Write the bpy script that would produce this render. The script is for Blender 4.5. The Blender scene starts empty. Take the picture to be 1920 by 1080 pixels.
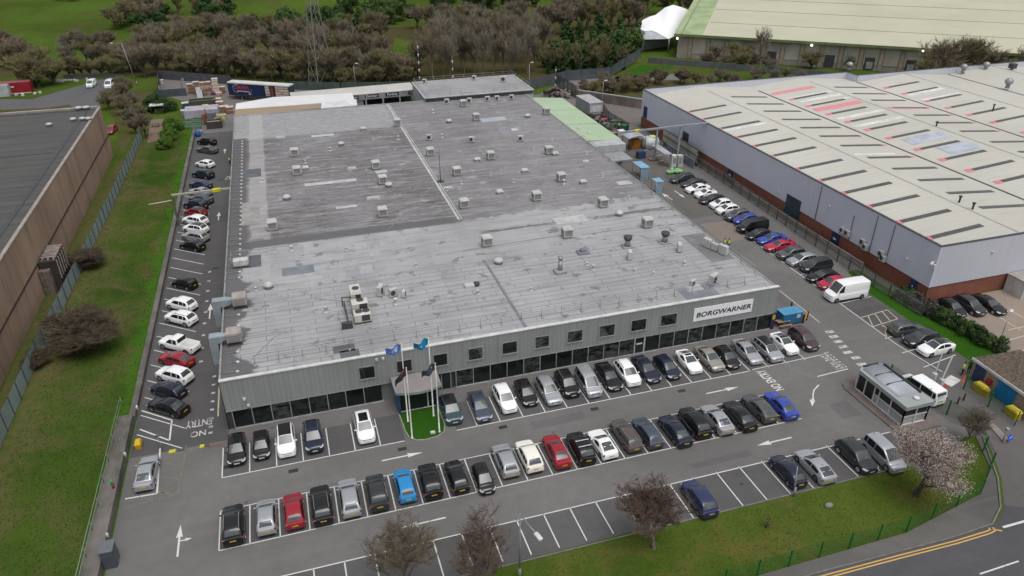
import bpy, bmesh, math, random
from mathutils import Vector, Matrix
R = math.radians
random.seed(7)
scene = bpy.context.scene
COL = scene.collection

# ------------------------------------------------------------------ camera (solved from the photograph's lines; 50 m up)
F, PITCH, ROLL, YAW, CAMZ = 1376.1, 0.506437, -0.000881, 0.304602, 50.0
_cp, _sp, _cy, _sy = math.cos(PITCH), math.sin(PITCH), math.cos(YAW), math.sin(YAW)
FW = Vector((_sy*_cp, _cy*_cp, -_sp)); _r = Vector((_cy, -_sy, 0)); _u = _r.cross(FW)
RT = _r*math.cos(ROLL) + _u*math.sin(ROLL); UP = -_r*math.sin(ROLL) + _u*math.cos(ROLL)
cam_data = bpy.data.cameras.new('camera'); cam = bpy.data.objects.new('camera', cam_data); COL.objects.link(cam)
cam_data.sensor_width = 36.0; cam_data.lens = 36.0*F/1920.0; cam_data.clip_start = 0.5; cam_data.clip_end = 6000
m3 = Matrix((RT, UP, -FW)).transposed()
cam.matrix_world = Matrix.Translation((0, 0, CAMZ)) @ m3.to_4x4()
scene.camera = cam

def ray(px, py):
    return RT*((px-960)/F) - UP*((py-540)/F) + FW
def at(px, py, z=0.0):                      # world point seen at a photograph position, at height z
    d = ray(px, py); t = (z-CAMZ)/d.z
    return Vector((d.x*t, d.y*t, z))
def on_y(px, py, y):
    d = ray(px, py); t = y/d.y
    return Vector((d.x*t, y, CAMZ+d.z*t))
def on_x(px, py, x):
    d = ray(px, py); t = x/d.x
    return Vector((x, d.y*t, CAMZ+d.z*t))

# ------------------------------------------------------------------ overcast daylight
world = bpy.data.worlds.new('World'); scene.world = world; world.use_nodes = True
wn = world.node_tree.nodes; wl = world.node_tree.links; wn.clear()
SUN_EL, SUN_AZ = 70.0, 165.0               # azimuth measured from +Y towards +X
sky = wn.new('ShaderNodeTexSky'); sky.sky_type = 'NISHITA'; sky.sun_disc = False
sky.sun_elevation = R(SUN_EL); sky.sun_rotation = R(SUN_AZ); sky.dust_density = 4.0; sky.air_density = 1.0; sky.ozone_density = 1.5
hs = wn.new('ShaderNodeHueSaturation'); hs.inputs['Saturation'].default_value = 0.22
bg = wn.new('ShaderNodeBackground'); bg.inputs['Strength'].default_value = 0.115
wo = wn.new('ShaderNodeOutputWorld')
wl.new(sky.outputs[0], hs.inputs['Color']); wl.new(hs.outputs[0], bg.inputs['Color']); wl.new(bg.outputs[0], wo.inputs['Surface'])
sd = bpy.data.lights.new('sun', 'SUN'); sd.energy = 0.85; sd.angle = R(38); sd.color = (1.0, 0.97, 0.93)
sun = bpy.data.objects.new('sun', sd); COL.objects.link(sun)
sdir = Vector((math.sin(R(SUN_AZ))*math.cos(R(SUN_EL)), math.cos(R(SUN_AZ))*math.cos(R(SUN_EL)), math.sin(R(SUN_EL))))
sun.rotation_euler = sdir.to_track_quat('Z', 'Y').to_euler(); sun.location = (0, 0, 120)
scene.view_settings.view_transform = 'Standard'; scene.view_settings.look = 'None'
scene.view_settings.exposure = 0.45; scene.view_settings.gamma = 1.0
scene.cycles.max_bounces = 6; scene.cycles.transparent_max_bounces = 24

# ------------------------------------------------------------------ materials
class NT:
    def __init__(s, name, rough=0.8, spec=0.3, metal=0.0):
        s.m = bpy.data.materials.new(name); s.m.use_nodes = True; s.t = s.m.node_tree
        s.b = s.t.nodes['Principled BSDF']
        s.b.inputs['Roughness'].default_value = rough; s.b.inputs['Metallic'].default_value = metal
        s.b.inputs['Specular IOR Level'].default_value = spec
        s._p = None
    def set(s, sock, v):
        if hasattr(v, 'is_linked'): s.t.links.new(v, sock)
        elif v is not None:
            if isinstance(v, (tuple, list)) and len(v) == 3 and sock.type == 'RGBA': v = (*v, 1)
            sock.default_value = v
    def pos(s, sc=(1, 1, 1), rot=0.0, obj=False):
        if obj:
            g = s.t.nodes.new('ShaderNodeTexCoord').outputs['Object']
        else:
            g = s.t.nodes.new('ShaderNodeNewGeometry').outputs['Position']
        mp = s.t.nodes.new('ShaderNodeMapping'); s.t.links.new(g, mp.inputs[0])
        mp.inputs['Scale'].default_value = sc; mp.inputs['Rotation'].default_value = (0, 0, rot)
        return mp.outputs[0]
    def xyz(s, v):
        n = s.t.nodes.new('ShaderNodeSeparateXYZ'); s.t.links.new(v, n.inputs[0]); return n.outputs
    def noise(s, v, scale=1, detail=5, rough=0.55, dist=0.0):
        n = s.t.nodes.new('ShaderNodeTexNoise'); s.t.links.new(v, n.inputs['Vector'])
        n.inputs['Scale'].default_value = scale; n.inputs['Detail'].default_value = detail
        n.inputs['Roughness'].default_value = rough; n.inputs['Distortion'].default_value = dist
        return n.outputs['Fac']
    def voro(s, v, scale=1, out='Color', metric='EUCLIDEAN'):
        n = s.t.nodes.new('ShaderNodeTexVoronoi'); s.t.links.new(v, n.inputs['Vector']); n.distance = metric
        n.inputs['Scale'].default_value = scale
        return n.outputs[out]
    def brick(s, v, w=1.0, h=1.0, mortar=0.03, bias=0.0):
        n = s.t.nodes.new('ShaderNodeTexBrick'); s.t.links.new(v, n.inputs['Vector'])
        n.inputs['Scale'].default_value = 1.0; n.inputs['Brick Width'].default_value = w; n.inputs['Row Height'].default_value = h
        n.inputs['Mortar Size'].default_value = mortar; n.inputs['Mortar Smooth'].default_value = 0.2; n.inputs['Bias'].default_value = bias
        n.inputs['Color1'].default_value = (0, 0, 0, 1); n.inputs['Color2'].default_value = (1, 1, 1, 1); n.inputs['Mortar'].default_value = (.5, .5, .5, 1)
        return n.outputs['Color'], n.outputs['Fac']
    def rng(s, f, lo, hi, a=0.0, b=1.0, smooth=False):
        n = s.t.nodes.new('ShaderNodeMapRange'); s.set(n.inputs[0], f); n.clamp = True
        if smooth: n.interpolation_type = 'SMOOTHSTEP'
        n.inputs[1].default_value = lo; n.inputs[2].default_value = hi; n.inputs[3].default_value = a; n.inputs[4].default_value = b
        return n.outputs[0]
    def math(s, op, a, b=0.0, c=None):
        n = s.t.nodes.new('ShaderNodeMath'); n.operation = op; s.set(n.inputs[0], a); s.set(n.inputs[1], b)
        if c is not None: s.set(n.inputs[2], c)
        return n.outputs[0]
    def mix(s, f, a, b, mode='MIX'):
        n = s.t.nodes.new('ShaderNodeMix'); n.data_type = 'RGBA'; n.blend_type = mode
        s.set(n.inputs['Factor'], f); s.set(n.inputs['A'], a) if False else None
        s.set(n.inputs[6], a); s.set(n.inputs[7], b)
        return n.outputs[2]
    def color(s, c): s.set(s.b.inputs['Base Color'], c)
    def bump(s, h, strength=0.3, dist=0.02):
        n = s.t.nodes.new('ShaderNodeBump'); s.set(n.inputs['Height'], h)
        n.inputs['Strength'].default_value = strength; n.inputs['Distance'].default_value = dist
        s.t.links.new(n.outputs[0], s.b.inputs['Normal'])
    def rand(s): return s.t.nodes.new('ShaderNodeObjectInfo').outputs['Random']

_mc = {}
def mat(name, c, c2=None, scale=0.6, rough=0.75, metal=0.0, spec=0.3, stretch=(1, 1, 1), lo=0.35, hi=0.65, coat=0.0, obj=False, detail=5):
    if name in _mc: return _mc[name]
    n = NT(name, rough, spec, metal)
    if c2 is None: c2 = tuple(x*0.72 for x in c)
    f = n.rng(n.noise(n.pos(stretch, obj=obj), scale, detail, 0.6), lo, hi)
    n.color(n.mix(f, c2, c))
    if coat: n.b.inputs['Coat Weight'].default_value = coat; n.b.inputs['Coat Roughness'].default_value = 0.04
    _mc[name] = n.m
    return n.m

def emit(name, c, strength):
    n = NT(name); n.color((0.8, 0.8, 0.8)); n.b.inputs['Emission Color'].default_value = (*c, 1); n.b.inputs['Emission Strength'].default_value = strength
    return n.m

# ------------------------------------------------------------------ mesh building
class MB:
    def __init__(s): s.v = []; s.f = []; s.mi = []; s.sm = []
    def add(s, vs, fs, mi=0, smooth=False):
        o = len(s.v); s.v += [Vector(v) for v in vs]
        for f in fs: s.f.append([i+o for i in f]); s.mi.append(mi); s.sm.append(smooth)
        return s
    def box(s, c, size, rz=0.0, mi=0, taper=1.0, bevel=0.0, rot=None):
        x, y, z = size[0]/2, size[1]/2, size[2]/2
        M = rot if rot is not None else Matrix.Rotation(rz, 3, 'Z'); c = Vector(c)
        if bevel > 0:
            b = min(bevel, x*0.45, y*0.45)
            oc = [(-x+b, -y), (x-b, -y), (x, -y+b), (x, y-b), (x-b, y), (-x+b, y), (-x, y-b), (-x, -y+b)]
            vs = [M @ Vector((p[0], p[1], -z)) + c for p in oc] + [M @ Vector((p[0]*taper, p[1]*taper, z-b*0.7)) + c for p in oc] + \
                 [M @ Vector((p[0]*taper*(1-b/x), p[1]*taper*(1-b/y), z)) + c for p in oc]
            fs = [list(range(7, -1, -1)), list(range(16, 24))]
            for l in (0, 8):
                fs += [(l+i, l+(i+1) % 8, l+8+(i+1) % 8, l+8+i) for i in range(8)]
            return s.add(vs, fs, mi)
        vs = [M @ Vector((a*x, b*y, -z)) + c for a, b in ((-1, -1), (1, -1), (1, 1), (-1, 1))] + \
             [M @ Vector((a*x*taper, b*y*taper, z)) + c for a, b in ((-1, -1), (1, -1), (1, 1), (-1, 1))]
        return s.add(vs, [(3, 2, 1, 0), (4, 5, 6, 7), (0, 1, 5, 4), (1, 2, 6, 5), (2, 3, 7, 6), (3, 0, 4, 7)], mi)
    def b2(s, lo, hi, mi=0):
        return s.box([(a+b)/2 for a, b in zip(lo, hi)], [abs(b-a) for a, b in zip(lo, hi)], mi=mi)
    def tube(s, p0, p1, r0, r1=None, n=8, mi=0, caps=True, smooth=True):
        p0, p1 = Vector(p0), Vector(p1); r1 = r0 if r1 is None else r1
        d = (p1-p0)
        if d.length < 1e-6: return s
        d.normalize(); a = d.orthogonal().normalized(); b = d.cross(a)
        vs = [p0+(a*math.cos(2*math.pi*i/n)+b*math.sin(2*math.pi*i/n))*r0 for i in range(n)] + \
             [p1+(a*math.cos(2*math.pi*i/n)+b*math.sin(2*math.pi*i/n))*r1 for i in range(n)]
        s.add(vs, [(i, (i+1) % n, n+(i+1) % n, n+i) for i in range(n)], mi, smooth)
        if caps: o = len(s.v)-2*n; s.f += [list(range(o+n-1, o-1, -1)), list(range(o+n, o+2*n))]; s.mi += [mi, mi]; s.sm += [False, False]
        return s
    def bar(s, p0, p1, w, h, mi=0):                 # rectangular bar, h measured upwards
        p0, p1 = Vector(p0), Vector(p1); d = p1-p0; L = d.length
        if L < 1e-6: return s
        d.normalize(); sx = d.cross(Vector((0, 0, 1)))
        if sx.length < 1e-4: sx = Vector((1, 0, 0))
        sx.normalize(); up = sx.cross(d)
        vs = []
        for q in (p0, p1):
            for a, b in ((-1, -1), (1, -1), (1, 1), (-1, 1)): vs.append(q+sx*a*w/2+up*b*h/2)
        return s.add(vs, [(3, 2, 1, 0), (4, 5, 6, 7), (0, 1, 5, 4), (1, 2, 6, 5), (2, 3, 7, 6), (3, 0, 4, 7)], mi)
    def poly(s, pts, z=None, mi=0):
        vs = [Vector((p[0], p[1], z if z is not None else p[2])) for p in pts]
        a = sum(vs[i].x*vs[(i+1) % len(vs)].y-vs[(i+1) % len(vs)].x*vs[i].y for i in range(len(vs)))
        if a < 0: vs.reverse()
        return s.add(vs, [list(range(len(vs)))], mi)
    def prism(s, pts, z0, z1, mi=0):
        vs = [Vector((p[0], p[1], 0)) for p in pts]; n = len(vs)
        a = sum(vs[i].x*vs[(i+1) % n].y-vs[(i+1) % n].x*vs[i].y for i in range(n))
        if a < 0: vs.reverse()
        return s.add([(v.x, v.y, z0) for v in vs]+[(v.x, v.y, z1) for v in vs],
                     [list(range(n-1, -1, -1)), list(range(n, 2*n))]+[(i, (i+1) % n, n+(i+1) % n, n+i) for i in range(n)], mi)
    def line(s, p0, p1, w, z, mi=0):                # flat painted line
        p0 = Vector((p0[0], p0[1], z)); p1 = Vector((p1[0], p1[1], z)); d = (p1-p0)
        if d.length < 1e-4: return s
        d.normalize(); n = Vector((-d.y, d.x, 0))*w/2
        return s.add([p0-n, p1-n, p1+n, p0+n], [(0, 1, 2, 3)], mi)
    def strip(s, pts, w, z, mi=0):
        P = [Vector((p[0], p[1], z)) for p in pts]; L = []; Rr = []
        for i, p in enumerate(P):
            d = (P[min(i+1, len(P)-1)]-P[max(i-1, 0)]).normalized(); n = Vector((-d.y, d.x, 0))*w/2
            L.append(p+n); Rr.append(p-n)
        k = len(P)
        return s.add(L+Rr, [(i, k+i, k+i+1, i+1) for i in range(k-1)], mi)
    def lathe(s, c, prof, n=16, mi=0, axis='Z', smooth=True):
        vs = []; c = Vector(c)
        for r, z in prof:
            for i in range(n):
                a = 2*math.pi*i/n; v = Vector((r*math.cos(a), r*math.sin(a), z))
                if axis == 'X': v = Vector((v.z, v.x, v.y))
                vs.append(c+v)
        fs = []
        for j in range(len(prof)-1):
            for i in range(n): fs.append((j*n+i, j*n+(i+1) % n, (j+1)*n+(i+1) % n, (j+1)*n+i))
        fs += [list(range(n-1, -1, -1)), list(range((len(prof)-1)*n, len(prof)*n))]
        return s.add(vs, fs, mi, smooth)
    def ball(s, c, r, n=10, m=6, mi=0):
        rx, ry, rz = r if isinstance(r, (tuple, list)) else (r, r, r); c = Vector(c); vs = []; fs = []
        for j in range(1, m):
            t = math.pi*j/m
            for i in range(n):
                a = 2*math.pi*i/n; vs.append(c+Vector((rx*math.sin(t)*math.cos(a), ry*math.sin(t)*math.sin(a), rz*math.cos(t))))
        o = len(vs); vs += [c+Vector((0, 0, rz)), c-Vector((0, 0, rz))]
        for j in range(m-2):
            for i in range(n): fs.append((j*n+i, (j+1)*n+i, (j+1)*n+(i+1) % n, j*n+(i+1) % n))
        for i in range(n): fs += [(o, i, (i+1) % n), (o+1, (m-2)*n+(i+1) % n, (m-2)*n+i)]
        return s.add(vs, fs, mi, True)
    def build(s, name, mats, parent=None, local=False, origin=None):
        if not isinstance(mats, (list, tuple)): mats = [mats]
        if parent is not None:
            off = Vector((0, 0, 0))
            if not local:
                q = parent
                while q is not None: off += Vector(q.location); q = q.parent
        else:
            if origin is None:
                xs = [v.x for v in s.v]; ys = [v.y for v in s.v]; zs = [v.z for v in s.v]
                origin = Vector(((min(xs)+max(xs))/2, (min(ys)+max(ys))/2, min(zs)))
            off = Vector(origin)
        me = bpy.data.meshes.new(name); me.from_pydata([v-off for v in s.v], [], s.f)
        for m in mats: me.materials.append(m)
        me.polygons.foreach_set('material_index', s.mi); me.polygons.foreach_set('use_smooth', s.sm); me.update()
        o = bpy.data.objects.new(name, me); COL.objects.link(o)
        if parent is not None: o.parent = parent
        else: o.location = off
        return o

def tag(o, label=None, cat=None, group=None, kind=None):
    if label: o['label'] = label
    if cat: o['category'] = cat
    if group: o['group'] = group
    if kind: o['kind'] = kind
    return o
def thing(name, label, cat, loc=(0, 0, 0), group=None):
    o = bpy.data.objects.new(name, None); COL.objects.link(o); o.location = loc; o.empty_display_size = 0.3
    return tag(o, label, cat, group)
def struct(name, mb, m): return tag(mb.build(name, m), kind='structure')
KIDS = {}
def kids(o): return [c for c in bpy.data.objects if c.parent == o]
def dup(root, loc, rz, label, group=None, tree=None):
    r = root.copy(); COL.objects.link(r); r.location = loc; r.rotation_euler = (0, 0, rz); r['label'] = label
    if group: r['group'] = group
    for ch, subs in tree:
        c = ch.copy(); COL.objects.link(c); c.parent = r
        for g in subs:
            d = g.copy(); COL.objects.link(d); d.parent = c
    return r
def tree_of(root):
    a = kids(root); return [(c, kids(c)) for c in a]
# ------------------------------------------------------------------ ground, tarmac, verges, road
def grass_mat(name, g1, g2, dry, sc=1.0, dryamt=0.5, strip=False):
    n = NT(name, 1.0, 0.0); p = n.pos()
    a = n.rng(n.noise(p, 0.035*sc, 5, 0.6, 0.4), 0.38, 0.62); b = n.rng(n.noise(p, 0.5*sc, 6, 0.7), 0.3, 0.7)
    c = n.mix(a, g1, g2); c = n.mix(n.rng(n.noise(p, 0.11*sc, 6, 0.65, 0.8), 0.58-0.18*dryamt, 0.68-0.08*dryamt, 0, 0.85), c, dry)
    c = n.mix(b, n.mix(0.25, c, (0.01, 0.02, 0.004)), c)
    f = n.rng(n.noise(p, 3.5, 5, 0.7), 0.3, 0.62); c = n.mix(f, n.mix(0.28, c, (0.02, 0.032, 0.006)), c)
    if strip:
        gp_ = n.t.nodes.new('ShaderNodeNewGeometry').outputs['Position']; x_ = n.math('ADD', n.xyz(gp_)[0], n.math('MULTIPLY', n.math('SUBTRACT', n.noise(p, 0.22, 5, 0.65), 0.5), 6.0))
        c = n.mix(n.math('MULTIPLY', n.rng(x_, -30.6, -27.6, 0.75, 0.0), n.rng(n.noise(p, 1.2, 4, 0.7), 0.3, 0.6)), c, dry); c = n.mix(n.rng(x_, -22.2, -21.0, 0.0, 0.7), c, (0.044, 0.125, 0.012))
    n.color(c); n.bump(n.noise(p, 6, 5, 0.7), 0.35, 0.1)
    return n.m
M_FIELD = grass_mat('meadow_grass', (0.058, 0.092, 0.017), (0.080, 0.130, 0.022), (0.090, 0.088, 0.030), 0.6, 0.35)
M_ROUGH = grass_mat('rough_grass', (0.037, 0.073, 0.012), (0.063, 0.104, 0.018), (0.110, 0.096, 0.042), 1.3, 0.72, True)
M_LAWN = grass_mat('verge_grass', (0.056, 0.094, 0.014), (0.088, 0.120, 0.022), (0.118, 0.112, 0.032), 1.4, 0.5)
M_GREEN = grass_mat('short_grass', (0.026, 0.088, 0.010), (0.036, 0.112, 0.012), (0.05, 0.09, 0.02), 1.0, 0.1)
def tarmac(name, c, var=0.25, tint=(0.11, 0.10, 0.10)):
    n = NT(name, 0.9, 0.25); p = n.pos()
    a = n.rng(n.noise(p, 0.07, 4, 0.6, 0.5), 0.35, 0.65); b = n.noise(p, 0.9, 7, 0.7); g = n.noise(p, 14, 3, 0.8)
    dark = tuple(x*(1-var) for x in c)
    col = n.mix(a, dark, c); col = n.mix(n.rng(b, 0.35, 0.7, 0.35, 0), col, tuple(x*0.55 for x in c))
    col = n.mix(n.rng(n.noise(n.pos((0.05, 0.9, 1)), 1, 4, 0.6), 0.5, 0.72, 0, 0.35), col, tint)
    col = n.mix(n.rng(g, 0.35, 0.65, 0.22, 0), col, tuple(x*0.5 for x in c))
    sp = n.rng(n.voro(p, 0.23, 'Distance'), 0.02, 0.06, 0.6, 0); col = n.mix(sp, col, (0.02, 0.02, 0.02))
    n.color(col); n.bump(g, 0.25, 0.02); return n.m
M_TAR = tarmac('car_park_tarmac', (0.174, 0.167, 0.164), 0.25, (0.175, 0.16, 0.16))
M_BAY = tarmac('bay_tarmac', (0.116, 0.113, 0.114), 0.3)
M_ROAD = tarmac('road_tarmac', (0.090, 0.091, 0.098), 0.2, (0.11, 0.11, 0.115))
M_PAVE = tarmac('pavement_tarmac', (0.135, 0.128, 0.122), 0.35, (0.15, 0.14, 0.13))
M_YARD = tarmac('yard_concrete', (0.19, 0.175, 0.165), 0.25, (0.16, 0.13, 0.12))
M_PINK = tarmac('concrete_patch', (0.235, 0.195, 0.170), 0.12, (0.22, 0.18, 0.15))
M_KERB = mat('kerb_stone', (0.17, 0.165, 0.155), scale=1.2)
def paint(name, c, wear=0.45, under=(0.12, 0.115, 0.115)):
    n = NT(name, 0.75, 0.3); p = n.pos()
    f = n.rng(n.noise(p, 2.2, 7, 0.75), wear-0.10, wear+0.08, 0.0, 1.0)
    n.color(n.mix(f, under, c)); return n.m
M_WHITE = paint('white_road_paint', (0.56, 0.56, 0.54), 0.34)
M_WORN = paint('worn_white_paint', (0.50, 0.49, 0.47), 0.47)
M_YELLOW = paint('yellow_road_paint', (0.55, 0.33, 0.09), 0.36)
M_CREAM = paint('cream_road_paint', (0.52, 0.47, 0.32), 0.40)
M_FAINT = paint('faint_yellow_paint', (0.22, 0.20, 0.09), 0.52)

g = MB()
def hill(x, y):
    d = max(0.0, y-300.0)
    return min(26.0, 0.00012*d*d)
ys = [-500, -120, -20, 20, 34, 60, 100, 160, 220, 300, 360, 420, 480, 540, 600, 700, 820, 1000, 1400, 2400, 4200]
xs = [-2600, -1200, -600, -300, -150, -60, 0, 60, 150, 300, 600, 1200, 2600]
vs = [(x, y, hill(x, y)) for y in ys for x in xs]; nx = len(xs)
g.add(vs, [(j*nx+i, j*nx+i+1, (j+1)*nx+i+1, (j+1)*nx+i) for j in range(len(ys)-1) for i in range(nx-1)], 0, True)
struct('ground', g, M_FIELD)

Z1, Z2, Z3 = 0.004, 0.008, 0.012
# car park tarmac round the main building, up to the back yard
park = [(-19.6, 20), (-19.6, 186), (66, 186), (78.4, 152), (78.4, 64), (75.2, 60), (72.6, 50.6), (76, 44), (64, 41.2), (56, 40.2), (8.2, 40.6), (-4, 39.6), (-8, 36.5), (-12, 20)]
struct('car_park', MB().poly(park, Z1), M_TAR)
struct('back_yard', MB().poly([(-19.7, 179), at(346, 236), at(345, 190), at(318, 182), at(300, 178), at(298, 148), at(432, 152), at(640, 168), at(640, 186), (-4, 186.1), (-19.7, 186.1)], Z1), M_YARD)
struct('service_yard', MB().poly([(66.2, 185.9), (80, 200), (112, 196), (110, 151.5), (78.6, 151.9)], Z1), M_YARD)
struct('side_lane', MB().poly([(56.4, 100), (67, 100), (73.6, 100), (73.6, 152), (66, 164), (57, 164)], 0.0052), tarmac('lane_tarmac', (0.150, 0.138, 0.128), 0.25))
struct('left_lane', MB().poly([(-19.55, 64.2), (-10.4, 64.2), (-10.2, 66), (-10.2, 176), (-19.55, 176)], Z1+0.001), tarmac('left_lane_shaded_tarmac', (0.105, 0.102, 0.103), 0.25, (0.12, 0.11, 0.11)))  # darker tarmac, part of it the shade beside the factory put into colour
struct('concrete_patch', MB().poly([at(1313, 420), at(1362, 414), at(1405, 447), at(1365, 455), at(1340, 447)], Z3), M_PINK)
# rough grass strip between the left fence and the retaining wall, and the mown edges
struct('grass_verge', MB().poly([(-19.6, 20), (-19.6, 178), (-31.2, 178), (-34.8, 150), (-34.8, 20)], Z1), M_ROUGH)
struct('front_verge', MB().poly([(-7.8, 36.2), (-4, 39.4), (8.2, 40.7), (24, 40.7), (30, 40.4), (56, 40.0), (62.4, 42.0), (63.4, 41.2), (60.6, 37.2), (56.6, 34.8), (46.6, 33.25), (31, 33.2), (10, 33.1), (-11, 20)], Z2), M_LAWN)
struct('side_verge', MB().poly([(73.4, 50.6), (73.6, 69.5), (75.3, 76), (77.2, 76), (77.4, 66), (79.0, 52)], Z2), M_GREEN)
struct('neighbour_yard', MB().poly([(78.9, 30), (78.2, 64.9), (160, 64.9), (160, 30)], Z1), tarmac('neighbour_tarmac', (0.32, 0.262, 0.215), 0.18, (0.28, 0.23, 0.2)))
# public road, pavement, entrance bell-mouth
struct('road', MB().poly([(-40, 12), (-40, 25.6), (-11, 28.6), (20, 30.9), (36, 32.1), (50, 31.7), (55.4, 31.9), (57.6, 33.2), (60.4, 36.1), (64.2, 41.5), (74, 44.5), (80, 42), (84, 36), (92, 33), (160, 30), (160, 12)], Z2), M_ROAD)
struct('entrance_road', MB().poly([(57.7, 33.3), (60.5, 36.2), (64.3, 41.7), (62.4, 44.2), (61.9, 50), (70, 52), (74, 48), (84, 36.6), (84, 32.3), (60, 32.0)], Z3), tarmac('entrance_tarmac', (0.135, 0.128, 0.124), 0.2))
struct('pavement', MB().prism([(-40, 25.7), (-11, 28.7), (20, 31.0), (36, 32.2), (50, 31.8), (54.6, 31.95), (57.0, 33.3), (59.8, 36.2), (63.6, 41.5), (63.1, 41.8), (60.5, 37.5), (56.6, 35.0), (46.6, 33.3), (31, 33.3), (10, 33.2), (-11, 30), (-40, 27.5)], 0, 0.1), M_PAVE)
kb = MB()
kp = [(-40, 25.6), (-11, 28.6), (20, 30.9), (36, 32.1), (50, 31.7), (54.7, 31.85), (57.1, 33.2), (59.95, 36.1), (63.8, 41.5)]
for a, b in zip(kp, kp[1:]): kb.bar((*a, 0.06), (*b, 0.06), 0.14, 0.13)
for a, b in [((-4, 39.55), (8.2, 40.55)), ((8.2, 40.55), (56, 40.15)), ((73.3, 50.8), (73.5, 69.4)), ((-8, 36.4), (-4, 39.55))]: kb.bar((*a, 0.04), (*b, 0.04), 0.12, 0.10)
struct('kerb', kb, M_KERB)
# far-left lorry park behind the brown building, and a field track
struct('lorry_park', MB().poly([at(0, 186), at(60, 186), at(185, 150), at(215, 146), at(238, 150), at(205, 190), at(150, 215), at(0, 215)], Z1), tarmac('lorry_park_tarmac', (0.125, 0.125, 0.132), 0.2))
struct('wood_floor', MB().poly([at(0, 146), at(215, 140), at(300, 146), at(560, 150), at(800, 166), at(1030, 160), at(1195, 118), at(1200, 40), at(1290, 12), at(1010, 0), at(800, 14), at(640, 40), at(520, 44), at(430, 62), at(350, 80), at(230, 84), at(200, 118), at(0, 112)], 0.006), grass_mat('leaf_litter', (0.072, 0.062, 0.030), (0.095, 0.080, 0.042), (0.06, 0.075, 0.016), 1.0, 0.4))
struct('scrub_ground', MB().poly([at(214, 222), at(186, 196), at(232, 168), at(300, 172), at(276, 205), at(262, 236), at(228, 290)], 0.010).poly([at(1045, 176), at(1090, 168), at(1180, 150), at(1270, 150), at(1560, 160), at(1400, 172), at(1210, 184), at(1090, 184)], 0.012).poly([at(0, 216), at(0, 206), at(90, 202), at(130, 196), at(150, 215)], Z2), grass_mat('scrub_litter', (0.085, 0.078, 0.034), (0.105, 0.090, 0.048), (0.06, 0.085, 0.016), 1.0, 0.4))
struct('wood_clearing', MB().poly([at(735, 118), at(790, 128), at(775, 80), at(740, 70)], Z2), M_FIELD)
struct('tarmac_patches', MB().poly([(20, 51.2+5), (26, 56.4), (26, 57.6), (20, 57.5)], Z1+0.002).poly([(33, 46), (39.5, 46), (39.4, 46.9), (33, 46.8)], Z1+0.002).poly([(60.5, 70), (62.0, 70), (62.1, 84), (60.6, 84)], Z2).poly([(52, 48), (54.5, 48), (54.4, 50.6), (52, 50.5)], Z1+0.002), tarmac('patch_tarmac', (0.146, 0.143, 0.143), 0.25))
struct('picnic_paving', MB().poly([at(283, 225), at(306, 222), at(304, 262), at(276, 268)], Z2), mat('pink_paving', (0.20, 0.135, 0.105), scale=0.8))

# ------------------------------------------------------------------ painted markings
lw = 0.11
wl_ = MB(); bx = lambda i: -10.72+2.532*i
wl_.line((bx(0), 58.6), (6.9, 58.6), lw, Z2); wl_.line((12.4, 58.6), (47.3, 58.6), lw, Z2); wl_.line((47.9, 58.75), (57.6, 58.9), lw, Z2)
for i in [0, 1, 2, 3, 4, 5, 6, 10, 11, 12, 13, 14, 15, 16, 17, 18, 19, 20, 21, 22, 23, 24, 25, 26]:
    wl_.line((bx(i), 58.6), (bx(i), 63.05), lw, Z2)
wl_.line((bx(0), 49.42), (bx(23)+0.3, 49.42), lw, Z2); wl_.line((bx(0), 54.15), (bx(23), 54.15), lw*0.8, Z2)
for i in range(24): wl_.line((bx(i), 49.42), (bx(i), 54.15), lw, Z2)
wl_.line((-8.0, 45.08), (bx(26), 44.8), lw, Z2)
for i in range(2, 25):
    if i != 6: wl_.line((bx(i)-0.03, 45.05), (bx(i), 41.0 if i < 14 else 40.4), lw, Z2)
# right row along the east fence
wl_.line((68.2, 90.5), (67.95, 58), lw, Z2); wl_.line((67.95, 58), (68.8, 51.2), lw, Z2)
yb = [96.2+2.52*k for k in range(-1, 9)]
for y in [90.2, 87.5, 84.9, 82.4, 79.8, 77.2, 74.6, 72.0]: wl_.line((68.1, y), (73.2, y+0.2), lw, Z2)
wl_.line((68.0, 68.5), (73.4, 68.8), lw, Z2); wl_.line((67.4, 53.1), (73.0, 54.0), lw, Z2); wl_.line((67.5, 59.5), (70.5, 59.9), lw, Z2)
wl_.line((67.2, 56.3), (71.5, 56.6), lw, Z2)
for y in [93.2, 95.8, 98.4, 101, 103.6, 106.2, 108.8, 111.4, 114, 116.6]: wl_.line((68.4, y), (70.2, y+0.1), lw, Z2)
for px0, py0, px1, py1 in [(1205, 283, 1235, 275), (1215, 296, 1242, 290), (1228, 305, 1243, 300)]: wl_.line(at(px0, py0), at(px1, py1), lw, Z2)
# angled left row
for k, (x, y) in enumerate([(-19.3, 113.8-3.28*j) for j in range(-10, 17)]):
    if y > 66 and y < 140: wl_.line((-19.3, y), (-14.65, y-3.65), lw, Z2)
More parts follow.
